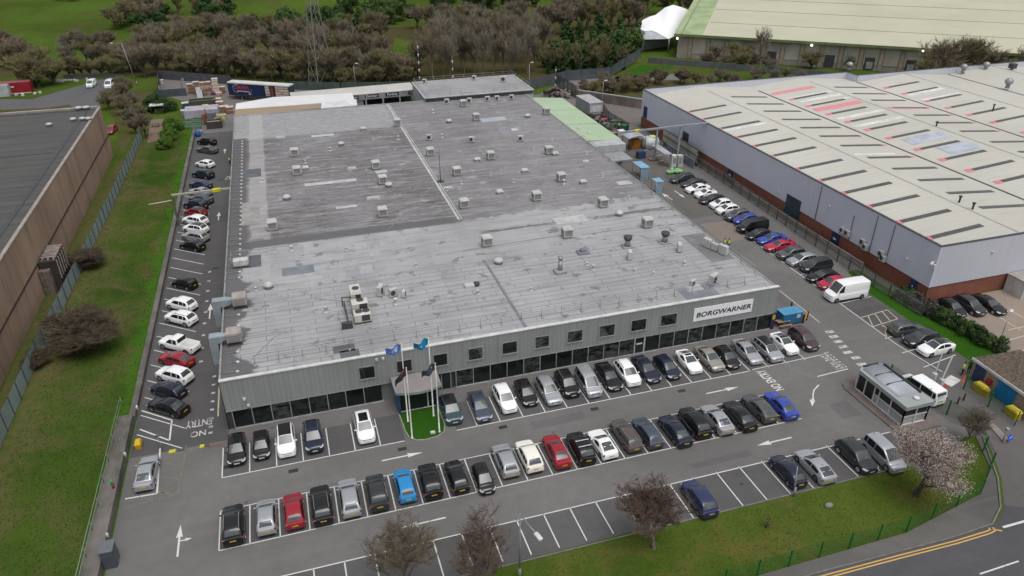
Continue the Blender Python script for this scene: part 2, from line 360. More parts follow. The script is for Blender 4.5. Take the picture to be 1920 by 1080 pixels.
# lone bay by the wall
for a, b in [((-19.3, 72.0), (-16.05, 69.3)), ((-16.05, 69.3), (-16.0, 65.9)), ((-16.0, 65.9), (-19.1, 68.7)), ((-16.8, 64.9), (-16.45, 58.25)), ((-16.45, 58.25), (-19.2, 58.4))]:
    wl_.line(a, b, 0.16, Z2)
wl_.line((54.3, 55.3), (58.7, 55.5), 0.14, Z2)
struct('bay_lines', wl_, M_WHITE)
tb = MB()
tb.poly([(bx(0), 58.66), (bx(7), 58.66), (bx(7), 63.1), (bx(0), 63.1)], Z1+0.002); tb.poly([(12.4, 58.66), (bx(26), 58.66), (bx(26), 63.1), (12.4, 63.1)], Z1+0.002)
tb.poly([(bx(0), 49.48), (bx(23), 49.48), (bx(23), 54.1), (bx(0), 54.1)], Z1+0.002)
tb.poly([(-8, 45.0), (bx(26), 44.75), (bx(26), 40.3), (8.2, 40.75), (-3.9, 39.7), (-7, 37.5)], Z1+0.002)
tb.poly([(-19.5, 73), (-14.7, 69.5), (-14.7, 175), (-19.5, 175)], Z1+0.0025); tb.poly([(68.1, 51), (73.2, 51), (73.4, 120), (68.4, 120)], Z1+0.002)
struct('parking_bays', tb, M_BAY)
ww = MB()
def arrow(b, x, y, ang, L=4.1, head=1.45, hw=0.62, w=0.16, outline=False):
    c, s_ = math.cos(ang), math.sin(ang); T = lambda u, v: (x+u*c-v*s_, y+u*s_+v*c)
    b.line(T(0, 0), T(L-head, 0), w, Z2)
    b.poly([(*T(L-head, 0), Z2), (*T(L-head-0.12, hw*0.5), Z2), (*T(L, 0), Z2), (*T(L-head-0.12, -hw*0.5), Z2)])
arrow(ww, 4.26, 56.35, 0); arrow(ww, 40.4, 56.3, 0); arrow(ww, 44.9, 47.15, math.pi); arrow(ww, 8.6, 47.25, math.pi)
arrow(ww, -13.1, 123.4, math.pi/2, 3.6, 1.6, 0.7); arrow(ww, -13.15, 90.0, math.pi/2, 4.1, 1.7, 0.7); arrow(ww, -13.0, 160.0, math.pi/2, 3.0, 1.3, 0.7)
arrow(ww, -14.05, 49.8, math.pi/2, 3.7, 1.4, 0.55); arrow(ww, -13.95, 51.55, 0.05, 0.95, 0.45, 0.4, 0.12)
a_, b_ = at(1264, 357), at(1284, 371); arrow(ww, a_.x, a_.y, math.atan2(b_.y-a_.y, b_.x-a_.x), (b_-a_).length, 1.4, 0.7)
a_, b_ = at(1261, 375), at(1241, 362); arrow(ww, a_.x, a_.y, math.atan2(b_.y-a_.y, b_.x-a_.x), (b_-a_).length, 1.6, 0.9)
ww.strip([(53.4, 53.9), (52.2, 53.2), (51.4, 52.3), (51.05, 51.7)], 0.14, Z2); arrow(ww, 51.1, 52.0, R(232), 1.5, 1.1, 0.6)
struct('lane_arrows', ww, M_WHITE)
zz = MB()
for i, (x, y) in enumerate([(61.39, 62.7), (61.16, 61.6), (60.94, 60.5), (60.71, 59.35), (60.41, 58.15), (60.6, 56.9), (60.3, 55.6)]):
    zz.poly([(x, y), (x+1.15, y-0.1), (x+1.15, y+0.45), (x, y+0.55)], Z2)
for k in range(7):
    for o_ in (0, 0.42): zz.line((58.25+o_+0.06*k*0.3, 59.2-0.52*k), (58.27+o_, 58.92-0.52*k), 0.22, Z2)
for y in (76.3, 74.6, 73.0, 71.4, 69.9, 68.3, 66.9, 65.9): zz.poly([(-12.25, y-0.16), (-11.85, y-0.16), (-11.85, y+0.16), (-12.25, y+0.16)], Z2)
for y in range(80, 106, 3): zz.poly([(-13.9, y-0.2), (-13.5, y-0.2), (-13.5, y+0.2), (-13.9, y+0.2)], Z2)
for a, b in (((0.35, 1.5), (0, 3.3)), ((0, 3.3), (-0.6, 1.5)), ((-0.6, 1.5), (0.5, 1.5))): zz.line((-11.9+a[0]*1.1, 144.0+a[1]*1.0-2), (-11.9+b[0]*1.1, 144.0+b[1]-2), 0.2, Z2)
struct('give_way_marks', zz, M_WORN)
yy = MB()
yy.line((62.4, 74.0), (62.25, 65.2), 0.13, Z2); yy.line((-11.45, 74.2), (-11.4, 68.5), 0.16, Z2)
yy.strip([(56.4, 100), (57.3, 88), (57.4, 74)], 0.12, Z2)
struct('cream_lines', yy, M_CREAM)
dy = MB()
for o_ in (0.34, 0.62):
    P = []
    for i, (x, y) in enumerate([(-40, 25.6), (-11, 28.6), (20, 30.9), (36, 32.1), (44, 31.9), (50, 31.7), (53.5, 31.72), (54.4, 31.85)]): P.append((x+(0.1 if i > 5 else 0), y-o_))
    dy.strip(P, 0.12, Z3)
dy.line((54.0, 31.6), (54.9, 31.0), 0.14, Z3)
struct('double_yellow_lines', dy, M_YELLOW)
rd = MB()
for x in (-20, -8, 4, 16, 28, 38.5, 49.2): rd.line((x, 27.0+0.02*x), (x+4.2, 27.05+0.02*x), 0.13, Z3)
rd.line((55.3, 31.3), (84, 30.9), 0.22, Z3)
struct('road_dashes', rd, M_WHITE)
hb = MB()
for a, b in [((-16.4, 58.4), (-14.6, 57.7)), ((-14.6, 57.7), (-14.3, 64.6)), ((-19.2, 57.2), (-14.6, 57.6)), ((-16.2, 60.5), (-14.5, 59.6)), ((-16.3, 58.5), (-15.2, 57.6)), ((-16.2, 62.5), (-14.4, 61.4)), ((-18, 58.3), (-16.6, 57.4)),
             ((-15.8, 63.6), (-10.5, 64.1))]: hb.line(a, b, 0.09, Z2)
struct('hatched_marks', hb, M_FAINT)
cb = MB()
for a, b in [((68.2, 64.6), (72.9, 65.2)), ((68.1, 62.3), (72.5, 62.9)), ((68.1, 62.3), (69.4, 64.75)), ((69.7, 62.5), (70.6, 64.9)), ((71.2, 62.7), (71.9, 65.0)), ((72.5, 62.9), (72.9, 65.2)), ((67.9, 59.7), (69.0, 61.2))]: cb.line(a, b, 0.11, Z2)
o_ = Vector((69.6, 61.15, 0))
P = [(o_.x+0.42*math.cos(t), o_.y-0.05+0.42*math.sin(t)) for t in [R(-230+20*k) for k in range(15)]]; cb.strip(P, 0.09, Z2)
cb.strip([(o_.x-0.15, o_.y+0.75), (o_.x-0.1, o_.y+0.2), (o_.x+0.35, o_.y+0.2), (o_.x+0.6, o_.y-0.3)], 0.09, Z2); cb.poly([(o_.x-0.28, o_.y+0.8), (o_.x-0.02, o_.y+0.8), (o_.x-0.02, o_.y+1.02), (o_.x-0.28, o_.y+1.02)], Z2)
struct('accessible_bay_marks', cb, M_CREAM)
rb = MB()
for x, y, r in ((3.0, 62.0, 0.35), (3.9, 62.2, 0.42)): rb.poly([(x+r*math.cos(R(a)), y+r*0.8*math.sin(R(a))) for a in range(0, 360, 40)], Z2)
rb.poly([(-12.2, 63.3), (-10.9, 63.4), (-10.9, 63.9), (-12.2, 63.8)], Z2)
struct('red_paint_marks', rb, paint('worn_red_paint', (0.17, 0.06, 0.055), 0.50))
def text_mesh(name, body, loc, rz, size, sx=1.0, sy=1.0, m=None, parent=None, rot=None, extrude=0.0, shear=0.0, structure=False, offset=0.0, cent=True):
    cu = bpy.data.curves.new(name, 'FONT'); cu.body = body; cu.size = size; cu.extrude = extrude; cu.shear = shear; cu.offset = offset
    if cent: cu.align_x = 'CENTER'; cu.align_y = 'CENTER'
    o = bpy.data.objects.new(name, cu); COL.objects.link(o)
    dg = bpy.context.evaluated_depsgraph_get(); me = bpy.data.meshes.new_from_object(o.evaluated_get(dg)); bpy.data.objects.remove(o)
    Rm = rot if rot is not None else Matrix.Rotation(rz, 3, 'Z'); base = Vector((0, 0, 0))
    for v in me.vertices: v.co = Rm @ Vector((v.co.x*sx, v.co.y*sy, v.co.z))
    me.materials.clear(); me.materials.append(m); me.name = name
    o = bpy.data.objects.new(name, me); COL.objects.link(o)
    loc = Vector(loc)
    q = parent
    while q is not None: loc = loc-Vector(q.location); q = q.parent
    o.parent = parent; o.location = loc
    if structure: o['kind'] = 'structure'
    return o
text_mesh('no_entry_lettering', 'NO', (-13.25, 66.2, Z2), math.pi, 1.0, 1.0, 1.25, M_WORN, structure=True, offset=0.015)
text_mesh('no_entry_lettering', 'ENTRY', (-13.25, 68.0, Z2), math.pi, 1.0, 0.86, 1.7, M_WORN, structure=True, offset=0.015)
text_mesh('no_entry_lettering', 'NO ENTRY', (48.7, 56.3, Z2), math.pi/2, 1.0, 0.80, 1.55, M_WHITE, structure=True, offset=0.015)
text_mesh('give_way_lettering', 'GIVE WAY', (57.7, 57.3, Z2), -math.pi/2, 1.0, 0.72, 1.3, M_WORN, structure=True, offset=0.015)
# ------------------------------------------------------------------ shared building materials
def cladding(name, c, period, axis='x', dark=0.75, c2=None, scale=0.15, groove=0.12, streak=0.25):
    n = NT(name, 0.6, 0.35); g_ = n.t.nodes.new('ShaderNodeNewGeometry').outputs['Position']; x = n.xyz(g_)[0 if axis == 'x' else 1]
    fr = n.math('FRACT', n.math('MULTIPLY', x, 1.0/period)); gr = n.math('LESS_THAN', fr, groove)
    wide = n.math('LESS_THAN', n.math('FRACT', n.math('MULTIPLY', x, 0.37/period)), 0.05)
    f = n.rng(n.noise(n.pos(), scale, 4), 0.35, 0.65)
    col = n.mix(f, c2 or tuple(v*0.85 for v in c), c)
    st = n.noise(n.pos((1.2, 1.2, 0.06)), 1.5, 4, 0.6); col = n.mix(n.rng(st, 0.5, 0.75, 0, streak), col, tuple(v*0.5 for v in c))
    col = n.mix(n.math('MULTIPLY', n.math('MAXIMUM', gr, wide), 1-dark), col, (0.02, 0.02, 0.02)); n.color(col)
    n.bump(fr, 0.25, 0.04); return n.m
M_CLAD = cladding('grey_ribbed_cladding', (0.265, 0.275, 0.272), 0.5, 'x', 0.76, (0.225, 0.235, 0.232))
M_CLADY = cladding('grey_side_cladding', (0.22, 0.23, 0.23), 0.5, 'y', 0.62)
M_LAV = cladding('lavender_ribbed_cladding', (0.56, 0.575, 0.665), 0.33, 'y', 0.88, (0.50, 0.515, 0.60), 0.05, 0.2, 0.12)
M_LAVX = cladding('pale_ribbed_cladding', (0.54, 0.55, 0.62), 0.33, 'x', 0.88, (0.49, 0.50, 0.56), 0.05, 0.2, 0.12)
M_TRIM = mat('white_trim', (0.60, 0.60, 0.59), scale=1.0, rough=0.5)
M_GTRIM = mat('grey_trim', (0.30, 0.31, 0.31), scale=1.0, rough=0.5)
M_DTRIM = mat('dark_trim', (0.055, 0.06, 0.065), scale=1.0, rough=0.5)
M_METAL = mat('galvanised_steel', (0.34, 0.35, 0.36), scale=2.0, rough=0.45, metal=0.4)
M_DMETAL = mat('dark_steel', (0.08, 0.08, 0.085), scale=2.0, rough=0.5, metal=0.3)
def glassy(name, c, rough=0.06, vary=0.0):
    n = NT(name, rough, 0.5); f = n.rng(n.noise(n.pos(), 0.8, 3), 0.35, 0.65); col = n.mix(f, tuple(v*0.6 for v in c), c)
    if vary: col = n.mix(n.math('MULTIPLY', n.math('POWER', n.rand(), 2.5), n.rng(n.noise(n.pos((1, 1, 2.2)), 1.1, 4, 0.6), 0.40, 0.62, 0, vary)), col, (0.085, 0.095, 0.09))
    n.color(col); return n.m
M_PANE = glassy('dark_window_glass', (0.010, 0.012, 0.013), 0.06, 1.0)
M_PANE2 = glassy('tinted_window_glass', (0.018, 0.024, 0.024))
def brickwork(name, c1, c2, axis='x'):
    n = NT(name, 0.85, 0.2); P = n.t.nodes.new('ShaderNodeNewGeometry').outputs['Position']; x, y, z = n.xyz(P)
    cmb = n.t.nodes.new('ShaderNodeCombineXYZ'); n.set(cmb.inputs[0], n.math('ADD', x, y)); n.set(cmb.inputs[1], z)
    col, fac = n.brick(cmb.outputs[0], 0.45, 0.15, 0.02)
    base = n.mix(col, c1, c2); base = n.mix(n.math('MULTIPLY', fac, 0.5), base, (0.25, 0.22, 0.2))
    base = n.mix(n.rng(n.noise(n.pos(), 0.25, 4), 0.35, 0.65, 0.35, 0), base, tuple(v*0.5 for v in c1)); n.color(base); return n.m
M_BRICK = brickwork('red_brick', (0.20, 0.058, 0.034), (0.26, 0.085, 0.048))
M_TANBRICK = brickwork('tan_brick', (0.26, 0.21, 0.16), (0.31, 0.25, 0.19))

# weathered flat roof of the main building
def roof_material():
    n = NT('weathered_roof_membrane', 0.8, 0.35); P = n.t.nodes.new('ShaderNodeNewGeometry').outputs['Position']; x, y, z = n.xyz(P)
    big = n.noise(n.pos(), 0.055, 4, 0.55, 0.6); mid = n.noise(n.pos(), 0.45, 6, 0.65)
    strk = n.noise(n.pos((0.10, 1.1, 1)), 1.0, 6, 0.68, 0.3); fine = n.noise(n.pos((0.25, 1.6, 1)), 2.6, 5, 0.7)
    bc, bf = n.brick(n.pos(), 5.4, 1.02, 0.035, 0.0); bc2, bf2 = n.brick(n.pos((1, 1, 1), R(90)), 6.5, 2.3, 0.03)
    # front zone
    fa = n.mix(n.rng(big, 0.35, 0.65), (0.255, 0.255, 0.262), (0.345, 0.345, 0.352))
    fa = n.mix(n.rng(bc, 0, 1, 0.0, 0.22), fa, (0.20, 0.20, 0.21)); fa = n.mix(n.rng(bc2, 0, 1, 0, 0.22), fa, (0.44, 0.43, 0.43))
    pb, pf = n.brick(n.pos((1, 1, 1), R(4)), 2.3, 1.25, 0.05); pc_, pg_ = n.brick(n.pos((1, 1, 1), R(92)), 3.1, 1.7, 0.04)
    pm = n.math('MULTIPLY', n.rng(n.noise(n.pos(), 0.16, 4, 0.6), 0.46, 0.54), n.math('MULTIPLY', n.math('SUBTRACT', 1.0, n.rng(x, 8, 14)), n.rng(y, 78, 80)))
    fa = n.mix(n.math('MULTIPLY', pm, n.rng(pb, 0, 1, 0.0, 0.55)), fa, (0.20, 0.215, 0.235)); fa = n.mix(n.math('MULTIPLY', pm, n.rng(pc_, 0.55, 1, 0, 0.55)), fa, (0.44, 0.425, 0.42))
    fa = n.mix(n.math('MULTIPLY', pm, n.math('MULTIPLY', pf, 0.45)), fa, (0.15, 0.145, 0.145))
    fa = n.mix(n.rng(strk, 0.50, 0.66, 0, 0.5), fa, (0.16, 0.155, 0.155)); fa = n.mix(n.rng(mid, 0.59, 0.66, 0, 0.7), fa, (0.11, 0.105, 0.105)); fa = n.mix(n.rng(fine, 0.60, 0.68, 0, 0.45), fa, (0.43, 0.43, 0.43))
    seam = n.math('MULTIPLY', bf, n.math('LESS_THAN', n.math('ADD', y, n.math('MULTIPLY', x, -0.02)), 83.6))
    fa = n.mix(n.math('MULTIPLY', seam, 0.72), fa, (0.055, 0.055, 0.058))
    # rear zone
    ba = n.mix(n.rng(big, 0.38, 0.62), (0.112, 0.104, 0.106), (0.180, 0.174, 0.178))
    ba = n.mix(n.rng(strk, 0.48, 0.60, 0, 0.72), ba, (0.285, 0.275, 0.28)); ba = n.mix(n.rng(fine, 0.50, 0.62, 0, 0.75), ba, (0.068, 0.062, 0.063))
    ba = n.mix(n.rng(bc2, 0, 1, 0, 0.16), ba, (0.27, 0.26, 0.27)); ba = n.mix(n.rng(mid, 0.60, 0.66, 0, 0.55), ba, (0.36, 0.35, 0.35)); ba = n.mix(n.rng(n.noise(n.pos((0.35, 1.2, 1)), 0.9, 5, 0.65), 0.60, 0.66, 0, 0.7), ba, (0.05, 0.047, 0.048))
    right = n.rng(x, 21.5, 23.5)
    ba = n.mix(n.math('MULTIPLY', right, 0.26), ba, (0.28, 0.28, 0.285))
    # lighter band along the rear left
    lb = n.mix(n.rng(fine, 0.42, 0.66), (0.315, 0.318, 0.328), (0.185, 0.185, 0.19)); lb = n.mix(n.math('MULTIPLY', bf, 0.6), lb, (0.10, 0.10, 0.10))
    band = n.math('MULTIPLY', n.rng(n.math('ADD', y, n.math('MULTIPLY', n.math('SUBTRACT', mid, 0.5), 1.6)), 147.6, 148.4), n.math('SUBTRACT', 1.0, right))
    ba = n.mix(band, ba, lb)
    edge = n.math('ADD', y, n.math('MULTIPLY', n.math('MULTIPLY', n.math('SUBTRACT', mid, 0.5), 10.0), right))
    zone = n.rng(edge, 97.2, 97.6)
    # dark bitumen strip left of the ridge, wet dark gutter down the west edge
    col = n.mix(zone, fa, ba)
    ds = n.math('MULTIPLY', n.rng(y, 96.9, 97.1), n.math('MULTIPLY', n.math('LESS_THAN', y, 99.3), n.math('SUBTRACT', 1.0, right)))
    col = n.mix(n.math('MULTIPLY', ds, 0.9), col, (0.098, 0.10, 0.103))
    gx = n.math('ADD', x, n.math('MULTIPLY', n.math('SUBTRACT', n.noise(n.pos((0.3, 0.9, 1)), 0.35, 5, 0.6), 0.5), n.rng(y, 88, 104, 9.0, 0.8)))
    gut = n.math('MULTIPLY', n.math('LESS_THAN', gx, n.rng(y, 88, 97, -6.9, -7.5)) if False else n.math('SUBTRACT', 1.0, n.rng(gx, -7.7, -7.2)), n.math('LESS_THAN', y, 149.0))
    col = n.mix(n.math('MULTIPLY', gut, 0.88), col, (0.088, 0.084, 0.086))
    pale = n.math('MULTIPLY', n.math('MULTIPLY', n.rng(gx, -7.2, -7.0), n.math('SUBTRACT', 1.0, n.rng(gx, -4.6, -4.3))), n.rng(y, 99.5, 100.5))
    col = n.mix(n.math('MULTIPLY', pale, 0.45), col, (0.40, 0.39, 0.38))
    # stained line of old ponding right of the ridge
    pl = n.math('ABSOLUTE', n.math('SUBTRACT', n.math('ADD', y, n.math('MULTIPLY', n.math('SUBTRACT', fine, 0.5), 2.6)), 92.6))
    pond = n.math('MULTIPLY', n.math('MULTIPLY', n.math('SUBTRACT', 1.0, n.rng(pl, 0.25, 0.6)), n.rng(x, 24, 25)), n.rng(strk, 0.36, 0.46))
    col = n.mix(n.math('MULTIPLY', pond, 0.8), col, (0.075, 0.072, 0.07))
    n.color(col); n.set(n.b.inputs['Roughness'], n.rng(mid, 0.3, 0.7, 0.55, 0.9)); return n.m
M_ROOF = roof_material()
M_ROOFPATCH = mat('pale_roof_patch', (0.46, 0.46, 0.455), (0.34, 0.34, 0.34), scale=0.9)
M_ROOFDARK = mat('dark_roof_patch', (0.12, 0.125, 0.135), scale=0.9)
M_ROOFBLUE = mat('blue_grey_roof_patch', (0.20, 0.215, 0.24), scale=0.5)

# ------------------------------------------------------------------ the main factory building
FX0, FX1, FY, RT_Z = -10.1, 55.2, 65.9, 6.0
mbld = thing('factory_building', 'long grey factory with flat weathered roof, ribbed grey front and dark ground-floor glazing', 'factory', ((FX0+FX1)/2, 66, 0))
w = MB(); w.b2((FX0+0.2, 66.15, 0), (FX1-0.3, 165.6, 5.85)); w.build('wall', M_CLADY, mbld)
rf = MB(); rf.b2((FX0+0.12, 66.2, 5.85), (FX1-0.2, 165.75, 6.0)); roof = rf.build('roof', M_ROOF, mbld)
f = MB(); f.b2((FX0, 65.75, 2.42), (FX1+0.05, 66.15, 6.12)); f.build('front_cladding', M_CLAD, mbld)
cp = MB(); cp.b2((FX0-0.05, 65.68, 6.12), (FX1+0.12, 66.14, 6.22)); cp.build('front_coping', M_TRIM, mbld); cp = MB(); cp.b2((FX0-0.05, 66.15, 6.0), (FX0+0.13, 165.8, 6.15)); cp.b2((FX1-0.20, 66.15, 6.0), (FX1-0.02, 165.8, 6.10)); cp.b2((FX0+0.25, 165.5, 6.0), (31.0, 165.8, 6.15))
cp.build('parapet_coping', mat('grey_coping', (0.34, 0.335, 0.33)), mbld)
cl = MB(); cl.b2((FX0-0.02, 65.72, 2.30), (6.95, 66.1, 2.42)); cl.b2((12.0, 65.72, 2.30), (FX1, 66.1, 2.42)); cl.b2((FX0+0.55, 65.62, 0), (5.9, 66.0, 0.14)); cl.b2((14.0, 65.62, 0), (FX1-0.2, 66.0, 0.14)); cl.build('glazing_frame', M_GTRIM, mbld)
def glaze(x0, x1, n):
    for i in range(n):
        a = x0+(x1-x0)*i/n; b = x0+(x1-x0)*(i+1)/n
        p = MB(); p.b2((a+0.04, 65.80, 0.14), (b-0.04, 65.90, 2.30)); p.build('glazed_panel', M_PANE, mbld)
        q = MB(); q.b2((a-0.045, 65.70, 0.14), (a+0.04, 66.0, 2.30)); q.build('mullion', M_GTRIM, mbld)
glaze(-9.55, 5.8, 8)
glaze(14.1, 36.0, 11); glaze(37.4, 54.9, 9)
d = MB(); d.b2((36.05, 65.78, 0.05), (37.3, 65.9, 2.30)); dr = d.build('door', M_PANE2, mbld); d = MB(); d.b2((36.02, 65.72, 0.05), (36.12, 65.98, 2.3)); d.b2((37.24, 65.72, 0.05), (37.36, 65.98, 2.3)); d.b2((36.3, 65.74, 1.35), (37.05, 65.80, 1.55)); d.build('door_frame', M_TRIM, dr)
d = MB(); d.b2((FX0+0.05, 65.9, 0), (FX0+0.55, 66.1, 2.3)); d.b2((12.1, 66.0, 0), (14.0, 66.12, 2.3)); d.build('plinth_wall', M_DTRIM, mbld)
d = MB(); d.b2((12.5, 65.9, 0.1), (13.5, 65.98, 2.2)); dd = d.build('side_door', M_PANE2, mbld); d = MB(); d.b2((12.42, 65.86, 0.1), (12.52, 65.97, 2.25)); d.b2((13.48, 65.86, 0.1), (13.58, 65.97, 2.25)); d.b2((12.52, 65.86, 2.15), (13.48, 65.97, 2.25)); d.build('door_frame', M_GTRIM, dd)
WX = [3.59, 8.55, 12.95, 17.55, 21.9, 26.3, 30.5, 34.9, 39.3]
WX = []
for a, b in (((671, 688), (705, 708)), ((742, 676), (774, 694)), ((811, 661), (840, 680)), ((877, 650), (906, 668)), ((941, 638), (970, 658)), ((1003, 627), (1030, 647)), ((1064, 617), (1092, 636)), ((1124, 606), (1152, 626)), ((1184, 597), (1211, 616)), ((1240, 587), (1268, 606))):
    WX.append((on_y(*a, 65.75).x, on_y(*b, 65.75).x))
for a, b in WX:
    p = MB(); p.b2((a, 65.70, 3.42), (b, 65.76, 4.98)); wn_ = p.build('window', M_GTRIM, mbld)
    q = MB(); q.b2((a+0.1, 65.66, 3.52), (b-0.1, 65.72, 4.9)); q.build('pane', M_PANE, wn_)
    q = MB(); q.b2((a-0.05, 65.62, 3.34), (b+0.05, 65.75, 3.42)); q.build('sill', M_GTRIM, wn_)
sg = MB(); sg.b2((43.6, 65.66, 3.28), (51.75, 65.74, 5.08)); sp_ = sg.build('sign_panel', mat('sign_white', (0.80, 0.80, 0.81), (0.76, 0.76, 0.77), rough=0.4), mbld)
RX = Matrix.Rotation(R(90), 3, 'X')
text_mesh('sign_lettering', 'BORGWARNER', (47.72, 65.645, 4.10), 0, 1.0, 1.10, 0.92, mat('sign_black', (0.012, 0.012, 0.014), rough=0.4), sp_, RX, 0.012, 0.14, offset=0.016)
# small wall lights, cameras, down pipe
d = MB()
for px_, py_ in ((706, 674), (718, 672), (466, 760), (458, 748)): v = on_y(px_, py_, 65.7); d.b2((v.x-0.13, 65.55, v.z-0.12), (v.x+0.13, 65.75, v.z+0.12))
d.build('wall_light', M_TRIM, mbld)
d = MB(); d.tube((FX0-0.06, 65.9, 0), (FX0-0.06, 65.9, 6.0), 0.07); d.tube((-10.2, 120, 0.1), (-10.2, 120, 5.9), 0.06); d.tube((-10.2, 95, 0.1), (-10.2, 95, 5.9), 0.06); d.build('downpipe', M_DTRIM, mbld)
# roof ridge strip, patches and rooflights (parts of the roof)
d = MB(); d.b2((22.35, 98.0, 6.0), (22.75, 165.4, 6.07)); d.b2((22.95, 98.0, 6.0), (23.1, 165.4, 6.05)); d.build('ridge_strip', M_ROOFPATCH, roof)
d = MB(); d.b2((22.4, 66.4, 6.0), (22.7, 84, 6.08)); d.build('expansion_joint', M_ROOFBLUE, roof)
def rpatch(px_, py_, sx, sy, m, nm='roof_patch'):
    v = at(px_, py_, 6.0); q = MB(); q.b2((v.x-sx/2, v.y-sy/2, 6.0), (v.x+sx/2, v.y+sy/2, 6.035)); return q.build(nm, m, roof)
for a in [(470, 325, 3.4, 4.2, M_ROOFDARK), (559, 507, 4.0, 2.2, M_ROOFBLUE), (645, 604+50, 2.3, 1.4, M_ROOFDARK), (656, 664, 2.0, 1.6, M_ROOFDARK), (1325, 463, 3.2, 8.5, mat('grey_roof_patch', (0.19, 0.19, 0.195), scale=0.7)),
          (460, 492, 4.0, 3.6, M_ROOFDARK), (1170, 343, 2.4, 1.6, M_ROOFPATCH), (1070, 412, 5.0, 2.4, M_ROOFPATCH), (960, 245, 5.2, 5.0, mat('lilac_roof_patch', (0.27, 0.25, 0.28), scale=0.4)), (605, 254, 4.4, 1.2, M_ROOFPATCH), (620, 342, 8.5, 1.3, M_ROOFPATCH), (650, 390-2, 3.2, 0.9, M_ROOFPATCH), (925, 224, 5.5, 2.6, mat('wet_roof_patch', (0.36, 0.38, 0.43), (0.30, 0.32, 0.36), scale=0.3, rough=0.25)), (1310, 548, 4.5, 3.0, M_ROOFBLUE), (715, 322, 2.0, 1.3, M_ROOFPATCH), (470, 400, 2.6, 9.0, mat('buff_roof_patch', (0.30, 0.29, 0.285), scale=0.5))]: rpatch(*a)
for a in [(965, 244, 1.7, 1.3), (526, 258, 1.8, 0.9), (660, 316, 1.6, 0.9), (493, 342, 1.1, 0.8), (1098, 303, 1.2, 0.8), (700, 372, 2.2, 0.7), (840, 353, 1.6, 0.7), (1310-10, 540, 2.2, 1.6)]:
    v = at(a[0], a[1], 6.0); q = MB(); q.box((v.x, v.y, 6.13), (a[2], a[3], 0.26), taper=0.85, bevel=0.06); q.build('rooflight', M_ROOFPATCH, roof)
cdt = MB()
for pl_ in ([(430, 435), (520, 424), (640, 412), (705, 405)], [(724, 434), (760, 400), (815, 346)], [(668, 367), (735, 360)], [(440, 473), (560, 458)], [(868, 470), (960, 455), (1060, 440)], [(1090, 440), (1200, 426), (1290, 418)], [(590, 560), (660, 566)], [(470, 676), (515, 630)]):
    for a_, b_ in zip(pl_, pl_[1:]): cdt.bar(at(*a_, 6.04), at(*b_, 6.04), 0.06, 0.05)
cdt.build('conduit', M_GTRIM, roof)
random.seed(31)
cpt = MB()
for k in range(44):
    yy_ = 88.5+1.72*k
    if yy_ < 148: cpt.bar((FX0+0.3, yy_, 6.12), (FX0+1.7, yy_, 6.12), 0.05, 0.05, 1); cpt.box((FX0+1.75, yy_, 6.1), (0.32, 0.24, 0.16), bevel=0.04)
for yy_ in (67.2, 69, 71, 73.2, 76.5, 79, 82): cpt.bar((FX0+0.3, yy_, 6.12), (FX0+1.7, yy_, 6.12), 0.05, 0.05, 1); cpt.box((FX0+1.75, yy_, 6.1), (0.32, 0.24, 0.16), bevel=0.04)
cpt.build('edge_counterweight', [M_TRIM, M_METAL], mbld)

# roof edge guard rails: one thing each, posts as parts
def guard(name, label, pts, h=1.05, step=2.4, z=6.0, foot=True, mid=True):
    root = thing(name, label, 'guard rail', pts[0])
    rails = MB()
    for a, b in zip(pts, pts[1:]):
        a, b = Vector(a), Vector(b); L = (b-a).length; n = max(1, int(round(L/step)))
        rails.tube(a+Vector((0, 0, h)), b+Vector((0, 0, h)), 0.028, n=6)
        if mid: rails.tube(a+Vector((0, 0, h*0.52)), b+Vector((0, 0, h*0.52)), 0.022, n=6)
        for i in range(n+1):
            if i == 0 and a != Vector(pts[0]): continue
            p = a+(b-a)*i/n; q = MB(); q.tube(p, p+Vector((0, 0, h)), 0.032, n=6)
            if foot: q.box(p+Vector((0, -0.35, 0.05)), (0.28, 0.36, 0.10), bevel=0.03); q.bar(p+Vector((0, 0, 0.06)), p+Vector((0, -0.5, 0.06)), 0.05, 0.04)
            q.build('post', M_METAL, root)
    rails.build('rail', M_METAL, root); return root
fr0, fr1 = at(478, 682, 6.0), at(1395, 531, 6.0)
guard('guard_rail', 'thin galvanised guard rail along the front edge of the factory roof', [fr0, Vector(fr1)], 1.05, 2.45)
guard('guard_rail', 'thin grey guard rail down the right edge of the factory roof', [(54.6, 70, 6.0), (54.6, 92, 6.0), (54.6, 112, 6.0), (54.6, 128, 6)], 1.0, 3.2)
guard('guard_rail', 'low grey rail along the left edge of the factory roof', [(FX0+0.1, 67, 6.0), (FX0+0.1, 160, 6.0)], 0.55, 3.4, foot=False, mid=False)

